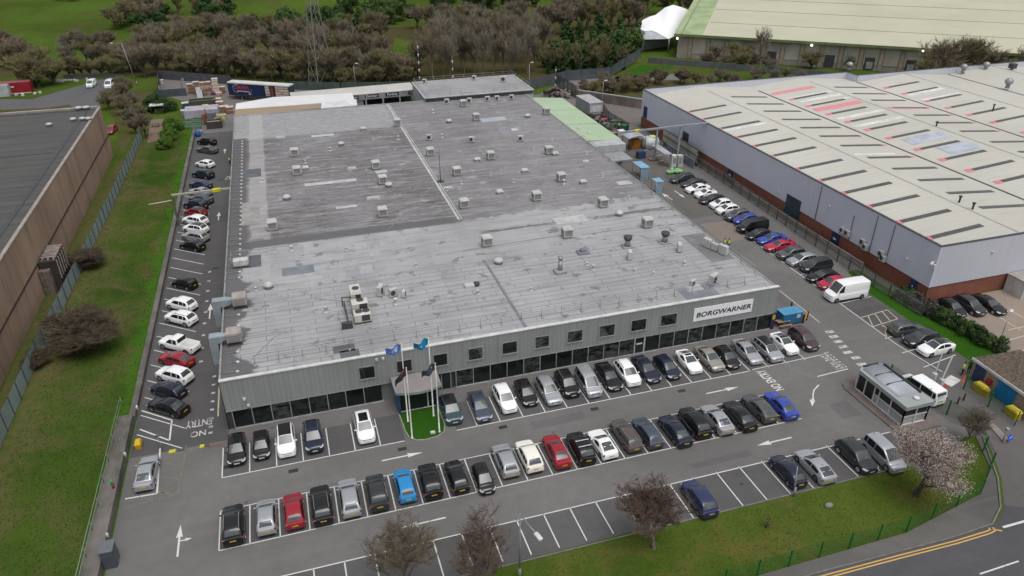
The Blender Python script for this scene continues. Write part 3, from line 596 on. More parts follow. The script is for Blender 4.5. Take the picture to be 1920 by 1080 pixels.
# ------------------------------------------------------------------ rooftop plant
M_VENT = mat('vent_white', (0.50, 0.50, 0.49), (0.38, 0.38, 0.37), scale=1.5, rough=0.5)
n_ = NT('vent_louvres', 0.6); z_ = n_.xyz(n_.t.nodes.new('ShaderNodeNewGeometry').outputs['Position'])[2]
n_.color(n_.mix(n_.math('LESS_THAN', n_.math('FRACT', n_.math('MULTIPLY', z_, 9)), 0.45), (0.30, 0.29, 0.28), (0.13, 0.125, 0.12))); M_LOUV = n_.m
M_RUSTY = mat('buff_metal', (0.36, 0.33, 0.30), (0.26, 0.23, 0.21), scale=1.2)
def label_at(lst, px_, py_): return lst
def box_vent(px_, py_, label, m=M_VENT, s=1.0, dark=False):
    v = at(px_, py_, 6.0); root = thing('roof_ventilator', label, 'roof ventilator', v, 'box ventilators on the factory roof')
    q = MB(); q.box(v+Vector((0, 0, 0.16)), (1.05*s, 1.05*s, 0.32)); q.build('base', M_DTRIM if dark else M_GTRIM, root)
    q = MB(); q.box(v+Vector((0, 0, 0.32+0.5*s)), (1.22*s, 1.22*s, 1.0*s)); q.build('louvre_panel', M_LOUV, root)
    q = MB()
    for a in (-1, 1):
        for b in (-1, 1): q.box(v+Vector((a*0.60*s, b*0.60*s, 0.32+0.5*s)), (0.13*s, 0.13*s, 1.0*s))
    q.box(v+Vector((0, 0, 0.37)), (1.3*s, 1.3*s, 0.1)); q.build('frame', m, root)
    q = MB(); q.box(v+Vector((0, 0, 0.32+1.06*s)), (1.42*s, 1.42*s, 0.16*s), bevel=0.05); q.box(v+Vector((0, 0, 0.32+1.18*s)), (1.2*s, 1.2*s, 0.08*s), bevel=0.03); q.build('lid', m, root)
    return root
BV = [(745, 236, 'beside the top of the roof ridge strip'), (869, 200, 'in front of the row of condensers at the rear annex'), (893, 226, 'beside the wet pale puddle near the rear annex'), (1024, 215, 'on the right roof edge above the green lean-to'),
      (553, 293, 'second row from the rear, left of the white dome'), (705, 317, 'left of the ridge strip, behind its twin and the dome'), (718, 345, 'touching a white dome, left of the ridge strip'), (558, 328, 'next to a small twin cowl on the left half'), (807, 292, 'on a pale pad just right of the ridge strip'), (718, 406, 'on a dark base above the dark bitumen strip'),
      (857, 329, 'right of the thin mast, amid dark stains'), (920, 299, 'centre right, behind the low square cowls'), (1029, 289, 'with a square cowl at its right foot'), (1052, 340, 'left of a greenish square cowl'), (1130, 388, 'nearest the right side among the pale patches'), (1006, 376, 'middle right, on the dark stained band'), (870, 390, 'beside the front end of the ridge strip'),
      (913, 461, 'at the left end of the ponding stain'), (1063, 445, 'in the middle of the ponding stain'), (1213, 426, 'at the right end of the ponding stain'), (512, 431, 'on the left half near the dark bitumen strip')]
for a, b, c in BV: box_vent(a, b, 'white louvred box ventilator '+c)
for px_, py_ in [(812, 212), (829, 258), (747, 262), (619, 283), (573, 306), (493, 341), (963, 342), (1000, 281), (1035, 265), (1057, 345), (1100, 290), (838, 358), (742, 570), (896, 552), (995, 545), (1225, 516), (1190, 511), (1283, 497), (1100, 498), (1112, 506), (547, 470), (612, 585), (480, 545), (1130, 330), (1180, 372), (780, 500), (650, 470), (700, 262), (920, 330), (865, 345)]:
    v = at(px_, py_, 6.0); q = MB(); s_ = 0.8+0.4*((px_*7) % 5)/4; q.lathe(v, [(0.34*s_, 0), (0.34*s_, 0.10), (0.13*s_, 0.13), (0.12*s_, 0.5*s_), (0.26*s_, 0.52*s_), (0.20*s_, 0.66*s_), (0.03, 0.7*s_)], 10); tag(q.build('vent_stub', M_VENT), 'small white capped vent stub scattered on the factory roof', 'vent stub', 'small vent stubs on the factory roof')
M_CONDFAN = mat('fan_dark', (0.06, 0.06, 0.062), rough=0.5)
def condenser(px_, py_, label, rz=0.0, s=1.0, z=6.0, v=None):
    v = at(px_, py_, z) if v is None else Vector(v); root = thing('condenser_unit', label, 'condenser', v, 'air conditioning condensers on the roofs'); Rz = Matrix.Rotation(rz, 3, 'Z')
    q = MB(); q.box(v+Vector((0, 0, 0.12+0.45*s)), (0.95*s, 0.42*s, 0.9*s), rz, bevel=0.04); q.build('casing', M_VENT, root)
    q = MB(); c = v+Rz @ Vector((-0.12*s, -0.215*s, 0.12+0.45*s)); dd_ = Rz @ Vector((0, -1, 0)); q.tube(c, c+dd_*0.02, 0.30*s, n=16); q.build('fan_grille', M_CONDFAN, root)
    q = MB()
    for a in (-0.3, 0.3): q.box(v+Rz @ Vector((a*s, 0, 0.06)), (0.08, 0.5*s, 0.12), rz)
    q.build('foot', M_DTRIM, root); return root
for a in [(805, 263, 'small white condenser right of the ridge strip, leftmost of the row of three'), (884, 267, 'small white condenser with a cowl behind it, middle of the row of three'), (976, 265, 'small white condenser right of the lilac patch, rightmost of the row of three'),
          (838, 195, 'white condenser against the annex wall, leftmost of five'), (880, 193, 'white condenser against the annex wall just right of a box ventilator'), (914, 190, 'white condenser against the annex wall, middle of five'), (932, 189, 'white condenser against the annex wall, fourth of five from the left'), (959, 187, 'white condenser against the annex wall, rightmost of five')]: condenser(*a, s=1.15)
condenser(1298, 538, 'small white condenser behind the front guard rail, left of its taller twin', 0.4, 1.0); condenser(1337, 533, 'tall white condenser with dark grille behind the front guard rail', 0.5, 1.45)
condenser(1325, 464, 'white condenser at the right roof edge, rear one of three', 1.9, 1.35); condenser(1339, 470, 'white condenser at the right roof edge, middle one of three', 1.9, 1.1); condenser(1355, 477, 'white condenser at the right roof edge, front one of three by the two people', 1.9, 1.4)
condenser(714, 553, 'white condenser standing behind the pair of big chillers, leftmost of three', 1.1, 1.3); condenser(738, 556, 'squat white condenser between two others near the big chillers', 0.3, 1.1); condenser(758, 557, 'small slim condenser right of two others near the big chillers', 1.2, 0.9)
condenser(1180, 485, 'white condenser on a dark pad left of its twin, below the pipe cowls', 1.2, 1.2); condenser(1273, 471, 'white condenser on a dark pad right of its twin, below the pipe cowls', 1.2, 1.2)
def cowl(px_, py_, label, s=1.0):
    v = at(px_, py_, 6.0); root = thing('roof_cowl', label, 'roof cowl', v, 'square cowls on the factory roof')
    q = MB(); q.box(v+Vector((0, 0, 0.2*s)), (1.0*s, 0.9*s, 0.4*s), taper=0.9); q.build('base', M_GTRIM, root)
    q = MB(); q.box(v+Vector((0, 0, 0.52*s)), (1.15*s, 1.05*s, 0.24*s), taper=0.85, bevel=0.08); q.build('cap', M_VENT, root)
for a in [(895, 302, 'low white square cowl left of the centre-right box ventilator'), (984, 323, 'low white square cowl right of the dark green stains'), (1027, 345, 'low white square cowl beside the box ventilator by the green patch') if False else (1093, 344, 'low white square cowl in front of a green roof patch'), (937, 363, 'low white square cowl behind the dark stained band'), (1041, 291, 'low white square cowl at the foot of a box ventilator'), (681, 244, 'low white square cowl at the edge of the pale rear band'), (573, 318, 'small white twin cowl right of a box ventilator')]: cowl(*a)
def dome(px_, py_, label, r=0.62, z=0.35):
    v = at(px_, py_, 6.0); root = thing('dome_vent', label, 'dome vent', v, 'domed vents on the factory roof')
    q = MB(); q.lathe(v, [(r*0.75, 0), (r*0.75, z)], 14); q.build('collar', M_GTRIM, root)
    q = MB(); q.lathe(v+Vector((0, 0, z)), [(r, 0), (r*0.97, r*0.25), (r*0.8, r*0.5), (r*0.45, r*0.68), (0.03, r*0.74)], 16); q.build('dome', M_VENT, root)
for a in [(842, 230, 'white domed vent left of the wet puddle near the annex'), (989, 220, 'white domed vent on the wet streak near the right roof edge'), (640, 273, 'white domed vent on the left half behind the others'), (729, 350, 'large white domed vent touching a box ventilator'), (538, 374, 'white domed vent on the left half, left of the pale strips'), (1161, 404, 'white mushroom vent on the pale right part'), (935, 494, 'half-round white vent beside the expansion joint'), (504, 540, 'white half dome on the blue tinted patch, front left')]: dome(*a)
def pipe_cowl(px_, py_, label):
    v = at(px_, py_, 6.0); root = thing('exhaust_cowl', label, 'exhaust cowl', v, 'pipe cowls on the factory roof')
    q = MB(); q.box(v+Vector((0, 0, 0.1)), (1.5, 1.3, 0.2), bevel=0.05); q.build('base', M_GTRIM, root)
    q = MB(); q.lathe(v, [(0.42, 0.2), (0.36, 0.9), (0.34, 1.1)], 14); q.build('pipe', M_METAL, root)
    q = MB(); q.lathe(v, [(0.36, 1.0), (0.58, 1.25), (0.6, 1.6), (0.5, 1.62)], 14); q.build('rim', M_DMETAL, root)
pipe_cowl(1176, 463, 'dark rimmed exhaust cowl on a square base, left one of two'); pipe_cowl(1246, 455, 'dark rimmed exhaust cowl on a square base, right one of two')
v = at(1050, 511, 6.0); root = thing('flue_pipe', 'grey stepped flue pipe rising from a square base on the front roof', 'flue', v)
q = MB(); q.box(v+Vector((0, 0, 0.2)), (1.5, 1.3, 0.4), bevel=0.05); q.build('base', M_GTRIM, root); q = MB(); q.lathe(v, [(0.3, 0.4), (0.3, 1.6), (0.24, 1.6), (0.24, 2.0), (0.34, 2.0), (0.34, 2.25)], 14); q.build('pipe', M_METAL, root)
v = at(1093, 474, 6.0); root = thing('roof_fan', 'grey square roof fan on a pale pad near the pipe cowls', 'roof fan', v)
q = MB(); q.box(v+Vector((0, 0, 0.12)), (1.6, 1.3, 0.24), bevel=0.05); q.build('base', M_ROOFBLUE, root); q = MB(); q.box(v+Vector((0, 0, 0.42)), (0.8, 0.7, 0.4), taper=0.9, bevel=0.05); q.build('fan_housing', M_ROOFBLUE, root)
v = at(880, 538, 6.0); root = thing('roof_hatch', 'white flat roof hatch with a dark round cap beside it', 'roof hatch', v)
q = MB(); q.box(v+Vector((0, 0, 0.2)), (1.2, 0.9, 0.4), bevel=0.06); q.build('lid', M_VENT, root); q = MB(); q.lathe(v+Vector((0.95, 0.15, 0)), [(0.4, 0), (0.42, 0.35), (0.2, 0.4)], 12); q.build('cap', M_DTRIM, root)
v = at(826, 341, 6.0); root = thing('roof_mast', 'tall thin mast on a dark footplate beside the ridge strip', 'mast', v)
q = MB(); q.box(v+Vector((0, 0, 0.1)), (1.0, 0.9, 0.2), bevel=0.05); q.build('footplate', M_DTRIM, root); q = MB(); q.tube(v+Vector((0, 0, 0.2)), v+Vector((0, 0, 5.6)), 0.07, 0.03, 8); q.bar(v+Vector((-0.25, 0, 4.4)), v+Vector((0.25, 0, 4.4)), 0.04, 0.04); q.build('pole', M_DMETAL, root)
# big chillers by the front
for px_, py_, lab, h in ((680, 601, 'big cream twin-fan chiller standing nearest the front roof edge', 0.95), (676, 585, 'big cream chiller with dark grille behind its twin', 1.3), (668, 566, 'tall narrow white cabinet behind the pair of big chillers', 1.55)):
    v = at(px_, py_, 6.0); root = thing('chiller_unit', lab, 'chiller', v)
    q = MB(); q.box(v+Vector((0, 0, 0.2+h/2)), (1.9 if h < 1.5 else 1.25, 1.35 if h < 1.5 else 2.6, h), bevel=0.05); q.build('casing', mat('cream_casing', (0.55, 0.54, 0.49), rough=0.45), root)
    q = MB()
    for a in (-0.45, 0.45) if h < 1.0 else (0.0,): q.lathe(v+Vector((0.1+a*0.9, 0.2, 0.2+h)), [(0.42, 0), (0.42, 0.06), (0.1, 0.07)], 16)
    q.build('fan', M_CONDFAN, root)
    q = MB(); q.b2((v.x-0.1, v.y-0.72 if h < 1.5 else v.y-1.34, v.z+0.35), (v.x+0.8 if h < 1.5 else v.x+0.5, v.y-0.66 if h < 1.5 else v.y-1.29, v.z+0.15+h)); q.build('grille', M_CONDFAN, root)
    q = MB(); q.box(v+Vector((0, 0, 0.1)), (1.95 if h < 1.5 else 1.3, 1.4 if h < 1.5 else 2.6, 0.2)); q.build('skid', M_DTRIM, root)
v = at(655, 592, 6.0); root = thing('pipe_rack', 'black pipe loop on a frame left of the big chillers', 'pipework', v)
q = MB(); q.bar(v+Vector((-0.3, -2.2, 0.4)), v+Vector((-0.3, 2.4, 0.4)), 0.14, 0.5); q.tube(v+Vector((-0.5, 2.2, 0.2)), v+Vector((-0.5, 2.2, 1.3)), 0.07); q.tube(v+Vector((-0.5, 2.2, 1.3)), v+Vector((0.6, 2.0, 1.3)), 0.07); q.box(v+Vector((-0.5, -2.6, 0.35)), (1.2, 0.6, 0.7)); q.build('pipe', M_DTRIM, root)
# evaporative coolers with ducts over the west edge, and one on a frame
for px_, py_, dy_, lab in ((452, 574, 0, 'rear of the two'), (442, 642, 0, 'front of the two')):
    v = at(px_, py_, 6.0); root = thing('evaporative_cooler', 'buff box cooler with blue-grey duct over the left roof edge, '+lab, 'cooler', v)
    q = MB(); q.box(v+Vector((0, 0, 1.05)), (1.6, 1.6, 1.1), bevel=0.08); q.build('casing', M_RUSTY, root)
    q = MB(); q.b2((v.x-0.55, v.y-0.86, 6.65), (v.x+0.55, v.y-0.80, 7.4)); q.build('pad', M_LOUV, root)
    q = MB()
    for a in (-0.7, 0.7):
        for b in (-0.7, 0.7): q.box(v+Vector((a, b, 0.25)), (0.12, 0.12, 0.5))
    q.build('leg', M_DTRIM, root)
    q = MB(); x0, x1 = v.x-0.80, -11.15
    q.add([(x0, v.y-0.32, 6.75), (x0, v.y+0.32, 6.75), (x0, v.y+0.32, 7.2), (x0, v.y-0.32, 7.2), (x0-0.8, v.y-0.5, 6.5), (x0-0.8, v.y+0.5, 6.5), (x0-0.8, v.y+0.5, 7.3), (x0-0.8, v.y-0.5, 7.3)], [(0, 3, 2, 1), (4, 5, 6, 7), (0, 1, 5, 4), (1, 2, 6, 5), (2, 3, 7, 6), (3, 0, 4, 7)])
    q.b2((x1, v.y-0.5, 6.5), (x0-0.8, v.y+0.5, 7.3)); q.b2((x1-0.05, v.y-0.5, 3.9), (x1+0.8, v.y+0.5, 6.5)); q.build('duct', mat('blue_grey_duct', (0.33, 0.38, 0.41), rough=0.45, metal=0.2), root)
v = at(453, 497, 6.0); root = thing('roof_plant_frame', 'white slatted plant box in a steel frame on a dark patch at the left roof edge', 'roof plant', v)
q = MB(); q.box(v+Vector((0, -0.3, 0.7)), (1.9, 1.1, 0.7), bevel=0.06); q.build('casing', M_VENT, root); q = MB()
for a in (-1.1, 1.1):
    for b in (-0.9, 1.1): q.tube(v+Vector((a, b, 0)), v+Vector((a, b, 1.6)), 0.05, n=6)
q.tube(v+Vector((-1.1, 1.1, 1.6)), v+Vector((1.1, 1.1, 1.6)), 0.05, n=6); q.tube(v+Vector((-1.1, -0.9, 0.3)), v+Vector((1.1, -0.9, 0.3)), 0.05, n=6); q.build('frame', M_METAL, root)

# ------------------------------------------------------------------ rear annex on the factory
ax = thing('rear_annex', 'grey flat-roofed annex block behind the factory roof with railings', 'annex', (44, 172, 0))
q = MB(); q.b2((31.1, 164.6, 0), (57.0, 180.2, 6.75)); q.build('wall', cladding('annex_cladding', (0.34, 0.37, 0.40), 0.6, 'y', 0.8), ax)
q = MB(); q.b2((31.2, 164.52, 6.02), (56.9, 164.6, 6.75)); q.build('front_panel', M_DTRIM, ax)
q = MB(); q.b2((31.0, 164.4, 6.75), (57.1, 180.3, 6.95)); q.build('roof', mat('annex_roof', (0.30, 0.295, 0.30), (0.24, 0.24, 0.245), scale=0.15), ax)
q = MB(); q.b2((30.95, 164.3, 6.95), (57.15, 164.5, 7.02)); q.b2((30.95, 164.5, 6.95), (31.15, 180.3, 7.05)); q.b2((56.95, 164.5, 6.95), (57.15, 180.3, 7.05)); q.b2((31.15, 180.1, 6.95), (56.95, 180.3, 7.05)); q.build('coping', M_TRIM, ax)
guard('guard_rail', 'grey railing round the rear edges of the annex roof', [(31.4, 166, 6.95), (31.4, 180, 6.95), (56.7, 180, 6.95), (56.7, 166, 6.95)], 1.1, 2.6, foot=False)
guard('guard_rail', 'thin railing along the front edge of the annex roof', [(32, 166.6, 6.95), (56, 166.6, 6.95)], 1.1, 2.6)
condenser(0, 0, 'white condenser with dark fan on the right part of the annex roof', -0.1, 1.5, v=at(944, 154, 6.95)); condenser(0, 0, 'small white condenser at the rear middle of the annex roof', 0, 1.1, v=at(889, 150, 6.95)); condenser(0, 0, 'white condenser at the rear left corner of the annex roof', 0, 1.0, v=at(796, 156, 6.95))
# green lean-to on the east side
lt = thing('green_lean_to', 'pale green sloping lean-to roof along the right side of the factory', 'lean-to', (61, 148, 0))
M_PGREEN = mat('pale_green_roof', (0.36, 0.46, 0.31), (0.32, 0.42, 0.28), scale=0.15)
A, B, Cc, D = (55.05, 131, 4.9), (55.05, 166, 4.9), (64.6, 165, 4.3), (64.4, 131, 4.3)
q = MB(); q.add([A, D, Cc, B]+[(p[0], p[1], p[2]-0.25) for p in (A, D, Cc, B)], [(0, 1, 2, 3), (7, 6, 5, 4), (0, 4, 5, 1), (1, 5, 6, 2), (2, 6, 7, 3), (3, 7, 4, 0)]); q.build('roof', M_PGREEN, lt)
q = MB(); q.b2((63.9, 131.2, 0), (64.1, 164.8, 4.0)); q.b2((55.2, 131.1, 0), (64.0, 131.3, 4.1)); q.build('wall', M_GTRIM, lt)
q = MB(); q.bar((55.1, 142.5, 4.93), (64.5, 142.5, 4.33), 0.08, 0.05); q.bar((55.1, 154, 4.93), (64.5, 154, 4.33), 0.08, 0.05); q.build('seam', M_GTRIM, lt)
for a in ((1085, 242), (1105, 250)): v = at(*a, 4.6); q = MB(); q.lathe(v-Vector((0, 0, 0.1)), [(0.5, 0), (0.5, 0.3), (0.1, 0.5)], 10); q.build('roof_cap', M_VENT, lt)
# loading shelter with curtain box in front of the lean-to
ld = thing('loading_bay', 'grey loading bay with roller box beside the green lean-to', 'loading bay', (60.5, 128, 0))
q = MB(); q.b2((56.2, 127.6, 3.0), (63.8, 130.9, 4.5)); q.build('roller_box', mat('pale_grey_panel', (0.42, 0.43, 0.44), rough=0.5), ld)
q = MB(); q.b2((56.6, 128.2, 0.1), (63.5, 130.8, 3.0)); q.build('opening', M_DTRIM, ld); q = MB(); q.b2((55.3, 122.5, 2.9), (63.0, 127.4, 3.1)); q.build('canopy', M_GTRIM, ld)
# ------------------------------------------------------------------ entrance canopy, garden, flagpoles
en = thing('entrance_canopy', 'grey curved-front entrance canopy on blue and glass walls behind the flagpoles', 'entrance canopy', (9.3, 64.3, 0))
q = MB(); N_ = 12; top = []
for i in range(N_+1):
    u = i/N_; x = 6.9+4.95*u; top.append((x, 62.75-0.5*math.sin(math.pi*u)))
q.prism(top+[(11.9, 65.7), (6.85, 65.7)], 2.75, 3.05); q.build('fascia', mat('canopy_fascia', (0.26, 0.29, 0.29), rough=0.45), en)
q = MB(); q.prism([(x+(0.12 if x < 9 else -0.12), y+0.14) for x, y in top]+[(11.78, 65.66), (6.98, 65.66)], 3.05, 3.07); q.build('roof', mat('canopy_roof', (0.27, 0.24, 0.23), (0.20, 0.185, 0.18), scale=0.6), en)
q = MB(); q.b2((7.1, 62.9, 0), (7.35, 65.7, 2.75)); q.b2((11.2, 62.9, 0), (11.45, 65.7, 2.75)); q.build('blue_wall', mat('entrance_blue', (0.03, 0.07, 0.16), rough=0.35), en)
q = MB(); q.b2((7.35, 63.3, 0.1), (10.3, 63.36, 2.7)); q.build('glass_door', M_PANE2, en); q = MB(); q.b2((10.42, 63.3, 0.1), (11.2, 63.36, 2.7)); q.build('glass_panel', M_PANE2, en)
q = MB(); q.b2((10.3, 63.25, 0), (10.42, 63.4, 2.75)); q.b2((7.35, 63.22, 0), (11.2, 63.42, 0.1)); q.build('door_frame', M_TRIM, en)
gp = [(7.1, 63.2), (7.25, 60.0), (7.45, 58.9), (8.1, 58.25), (9.0, 58.05), (10.3, 58.2), (11.1, 58.75), (11.4, 59.8), (11.35, 63.2)]
struct('front_lawn', MB().prism(gp, 0, 0.06), M_GREEN)
q = MB()
for a, b in zip(gp, gp[1:]): q.bar((*a, 0.05), (*b, 0.05), 0.13, 0.11)
struct('lawn_kerb', q, mat('lawn_kerb_stone', (0.30, 0.29, 0.24), scale=1.5))
v = at(955+0, 0) if False else Vector((9.9, 58.85, 0.06)); q = MB(); q.box(v+Vector((0, 0, 0.09)), (0.55, 0.45, 0.18), bevel=0.04)
fl = thing('ground_floodlight', 'small square white floodlight set in the front lawn', 'floodlight', v); q.build('housing', M_GTRIM, fl); q = MB(); q.box(v+Vector((0, -0.02, 0.19)), (0.38, 0.3, 0.03)); q.build('lens', M_TRIM, fl)
M_POLE = mat('white_pole', (0.66, 0.66, 0.64), rough=0.4)
def flag_mat(name, base, mark, sc, lo, hi):
    n = NT(name, 0.7); n.color(n.mix(n.rng(n.noise(n.pos(obj=True), sc, 2), lo, hi), base, mark)); return n.m
def flag(px_, py_, tx, ty, label, m, wave, drop, mark=None, markm=None):
    v = at(px_, py_, 0.06); d = ray(tx, ty); dxy = math.hypot(d.x, d.y); h = CAMZ+d.z*(math.hypot(v.x, v.y)/dxy)
    root = thing('flagpole', label, 'flagpole', v, 'flagpoles on the front lawn')
    q = MB(); q.lathe(v, [(0.13, 0), (0.13, 0.1), (0.075, 0.12), (0.06, h*0.6), (0.045, h)], 10); q.ball(v+Vector((0, 0, h)), 0.07); q.build('pole', M_POLE, root)
    q = MB(); W, Hh = 1.55, 0.95; vs = []; nx_, nz_ = 10, 5
    for j in range(nz_+1):
        for i in range(nx_+1):
            u = i/nx_; t = j/nz_
            vs.append(v+Vector((-0.06-W*u*(1-0.25*drop), -0.25*u+wave*0.22*math.sin(u*7+t*1.3), h-0.12-Hh*t*(1-0.2*u)-drop*1.1*u*u+0.06*math.sin(u*9+t))))
    q.add(vs, [(j*(nx_+1)+i, j*(nx_+1)+i+1, (j+1)*(nx_+1)+i+1, (j+1)*(nx_+1)+i) for j in range(nz_) for i in range(nx_)], 0, True)
    fo = q.build('flag', m, root)
    if markm:
        q = MB()
        for strokes in mark:
            q.add([v+Vector((-0.06-W*a*(1-0.25*drop), -0.25*a+wave*0.22*math.sin(a*7+b*1.3)-0.03, h-0.12-Hh*b*(1-0.2*a)-drop*1.1*a*a+0.06*math.sin(a*9+b))) for a, b in strokes], [list(range(len(strokes)))])
        q.build('emblem', markm, fo)
M_FWHITE = mat('flag_white', (0.62, 0.66, 0.72))
flag(765, 790, 748, 646, 'white flagpole flying a pale blue flag with a white emblem, rear left', mat('flag_blue', (0.10, 0.20, 0.52)), 1, 0.05, [[(0.2, 0.2), (0.5, 0.25), (0.5, 0.4), (0.2, 0.35)], [(0.25, 0.4), (0.45, 0.45), (0.7, 0.8), (0.3, 0.75)], [(0.55, 0.3), (0.75, 0.35), (0.85, 0.7), (0.6, 0.6)]], M_FWHITE)
flag(773, 822, 760, 691, 'white flagpole with a drooping red, white and black flag, front left', mat('flag_black', (0.03, 0.03, 0.05)), 0.6, 1.0, [[(0.05, 0.1), (0.3, 0.1), (0.4, 0.35), (0.1, 0.35)], ], mat('flag_red', (0.35, 0.03, 0.04)))
flag(813, 780, 805, 635, 'white flagpole flying a turquoise flag, rear right', mat('flag_turquoise', (0.01, 0.24, 0.42)), 1.5, 0.15, [[(0.5, 0.3), (0.7, 0.35), (0.68, 0.6), (0.5, 0.55)]], M_FWHITE)
flag(824, 810, 815, 682, 'white flagpole with a dark grey flag with pale band, front right', mat('flag_grey', (0.05, 0.06, 0.08)), 1.2, 0.5, [[(0.2, 0.4), (0.7, 0.45), (0.7, 0.58), (0.2, 0.55)]], M_FWHITE)

# ------------------------------------------------------------------ right-hand warehouse: multi-span roof with rooflight strips
wh = thing('warehouse', 'big lavender clad warehouse with red brick base and ridged pale roof', 'warehouse', (110, 105, 0))
WXL, WY0, WY1, WTOP, WBR = 78.7, 65.0, 151.0, 8.5, 2.5
q = MB(); q.b2((WXL, WY0, WBR), (WXL+0.3, WY1, WTOP)); q.build('west_cladding', M_LAV, wh)
q = MB(); q.b2((WXL+0.3, WY0, WBR), (190, WY0+0.3, WTOP)); q.build('south_cladding', M_LAVX, wh)
q = MB(); q.b2((WXL+0.3, WY1-0.3, 0), (134.2, WY1, 8.7)); q.b2((134.2, 147, 0), (190, 147.3, 8.7)); q.b2((133.9, 147.3, 0), (134.2, 150.7, 8.7)); q.build('north_cladding', M_LAVX, wh)
q = MB(); q.b2((WXL+0.12, WY0+0.1, 0), (WXL+0.4, WY1-0.1, WBR)); q.b2((WXL+0.4, WY0+0.12, 0), (190, WY0+0.35, WBR)); q.build('brick_base', M_BRICK, wh)
q = MB(); q.b2((WXL-0.04, WY0-0.04, WTOP), (WXL+0.36, WY1+0.02, WTOP+0.09)); q.b2((WXL+0.36, WY0-0.04, WTOP), (190, WY0+0.32, WTOP+0.09)); q.b2((WXL+0.36, WY1-0.34, 8.7), (134.3, WY1+0.04, 8.8)); q.b2((134.0, 146.96, 8.7), (190, 147.34, 8.8)); q.b2((133.86, 147.34, 8.7), (134.24, 150.66, 8.8)); q.build('coping', M_DTRIM, wh)
def whroof():
    n = NT('pale_sheet_roof', 0.6, 0.3); P = n.t.nodes.new('ShaderNodeNewGeometry').outputs['Position']; x, y, z = n.xyz(P)
    f = n.rng(n.noise(n.pos(), 0.04, 4), 0.35, 0.65); col = n.mix(f, (0.44, 0.425, 0.375), (0.50, 0.485, 0.435))
    col = n.mix(n.rng(n.noise(n.pos((1, .3, 1)), 0.05, 3), 0.55, 0.7, 0, 0.35), col, (0.42, 0.46, 0.37))
    rib = n.math('LESS_THAN', n.math('FRACT', n.math('MULTIPLY', y, 1.0)), 0.08); col = n.mix(n.math('MULTIPLY', rib, 0.16), col, (0.1, 0.1, 0.1))
    st = n.rng(n.noise(n.pos((0.15, 1.4, 1)), 1, 5, 0.65), 0.52, 0.75, 0, 0.3); col = n.mix(st, col, (0.27, 0.26, 0.24))
    n.color(col); n.bump(n.math('FRACT', y), 0.15, 0.03); return n.m
M_WROOF = whroof()
spans = [(79.0, 92.8, 106.5), (106.5, 120.4, 134.1), (134.1, 148, 161.8), (161.8, 175.6, 189.4)]
ZV, ZR = 7.1, 8.25
M_STRIP = mat('dark_rooflight', (0.085, 0.083, 0.078), (0.06, 0.058, 0.055), scale=0.8, rough=0.35); M_RPINK = mat('pink_flashing', (0.62, 0.22, 0.25), (0.55, 0.17, 0.20), scale=1.0)
q = MB()
for i, (a, r, b) in enumerate(spans):
    ye = 150.7 if i < 2 else 146.9
    q.add([(a, WY0+0.3, ZV), (r, WY0+0.3, ZR), (r, ye, ZR), (a, ye, ZV)], [(0, 1, 2, 3)]); q.add([(r, WY0+0.3, ZR), (b, WY0+0.3, ZV), (b, ye, ZV), (r, ye, ZR)], [(0, 1, 2, 3)])
wroof = q.build('roof', M_WROOF, wh)
q = MB()
for a, r, b in spans: q.b2((b-0.22, WY0+0.4, ZV+0.02), (b+0.22, 146.8, ZV+0.06))
q.b2((79.0, WY0+0.4, ZV+0.02), (79.3, 150.6, ZV+0.06)); q.build('valley_gutter', M_DTRIM, wh)
q = MB()
for a, r, b in spans: q.b2((r-0.12, WY0+0.3, ZR), (r+0.12, 146.9, ZR+0.05))
q.build('ridge_cap', mat('ridge_grey', (0.40, 0.41, 0.40)), wh)
random.seed(5); yl = [135.2, 129.4, 122.7, 116.8, 111.2, 105.5, 98.4, 92.6, 86.9, 81.2, 75.2, 69.6]; yr = [147.0, 140.9, 134.7, 128.7, 122.3, 116.4, 110.7, 104.8, 97.9, 92.0, 86.4, 80.6, 74.6]
def zroof(x):
    for a, r, b in spans:
        if a <= x <= r: return ZV+(ZR-ZV)*(x-a)/(r-a)
        if r <= x <= b: return ZR-(ZR-ZV)*(x-r)/(b-r)
def on_roof(q, x0, x1, y, w_, dz, mi=0):
    q.add([(x0, y-w_/2, zroof(x0)+dz), (x1, y-w_/2, zroof(x1)+dz), (x1, y+w_/2, zroof(x1)+dz), (x0, y+w_/2, zroof(x0)+dz)], [(0, 1, 2, 3)], mi)
    q.add([(x0, y-w_/2, zroof(x0)+dz-0.05), (x1, y-w_/2, zroof(x1)+dz-0.05), (x1, y-w_/2, zroof(x1)+dz), (x0, y-w_/2, zroof(x0)+dz)], [(0, 1, 2, 3)], mi)
nst = 0
for i, (a, r, b) in enumerate(spans[:3]):
    for side, L_ in ((0, yl), (1, yr)):
        for j, y in enumerate(L_):
            if i == 2 and (side == 1 or j > 6): continue
            yy_ = y+(0.0 if i == 0 else (2.2 if side == 0 else 0.4)*i)
            if yy_ > 146: continue
            x0, x1 = (a+2.9, a+11.4) if side == 0 else (r+2.6, r+11.8)
            q = MB(); on_roof(q, x0, x1, yy_, 0.85, 0.07); sp2 = q.build('rooflight', M_STRIP, wroof); nst += 1
            q = MB()
            if side == 0: on_roof(q, x0-1.3 if i else x0-0.7, x0-0.02, yy_, 1.15, 0.05)
            elif random.random() < 0.5: on_roof(q, x1+0.02, x1+0.9, yy_, 0.6, 0.05)
            if q.v: q.build('flashing', M_RPINK, sp2)
M_WPALE = mat('new_white_sheet', (0.66, 0.66, 0.64)); M_WPINK = mat('pale_pink_sheet', (0.66, 0.22, 0.26), (0.60, 0.24, 0.27), scale=0.7); M_WBLUE = mat('bluish_sheet', (0.44, 0.47, 0.54))
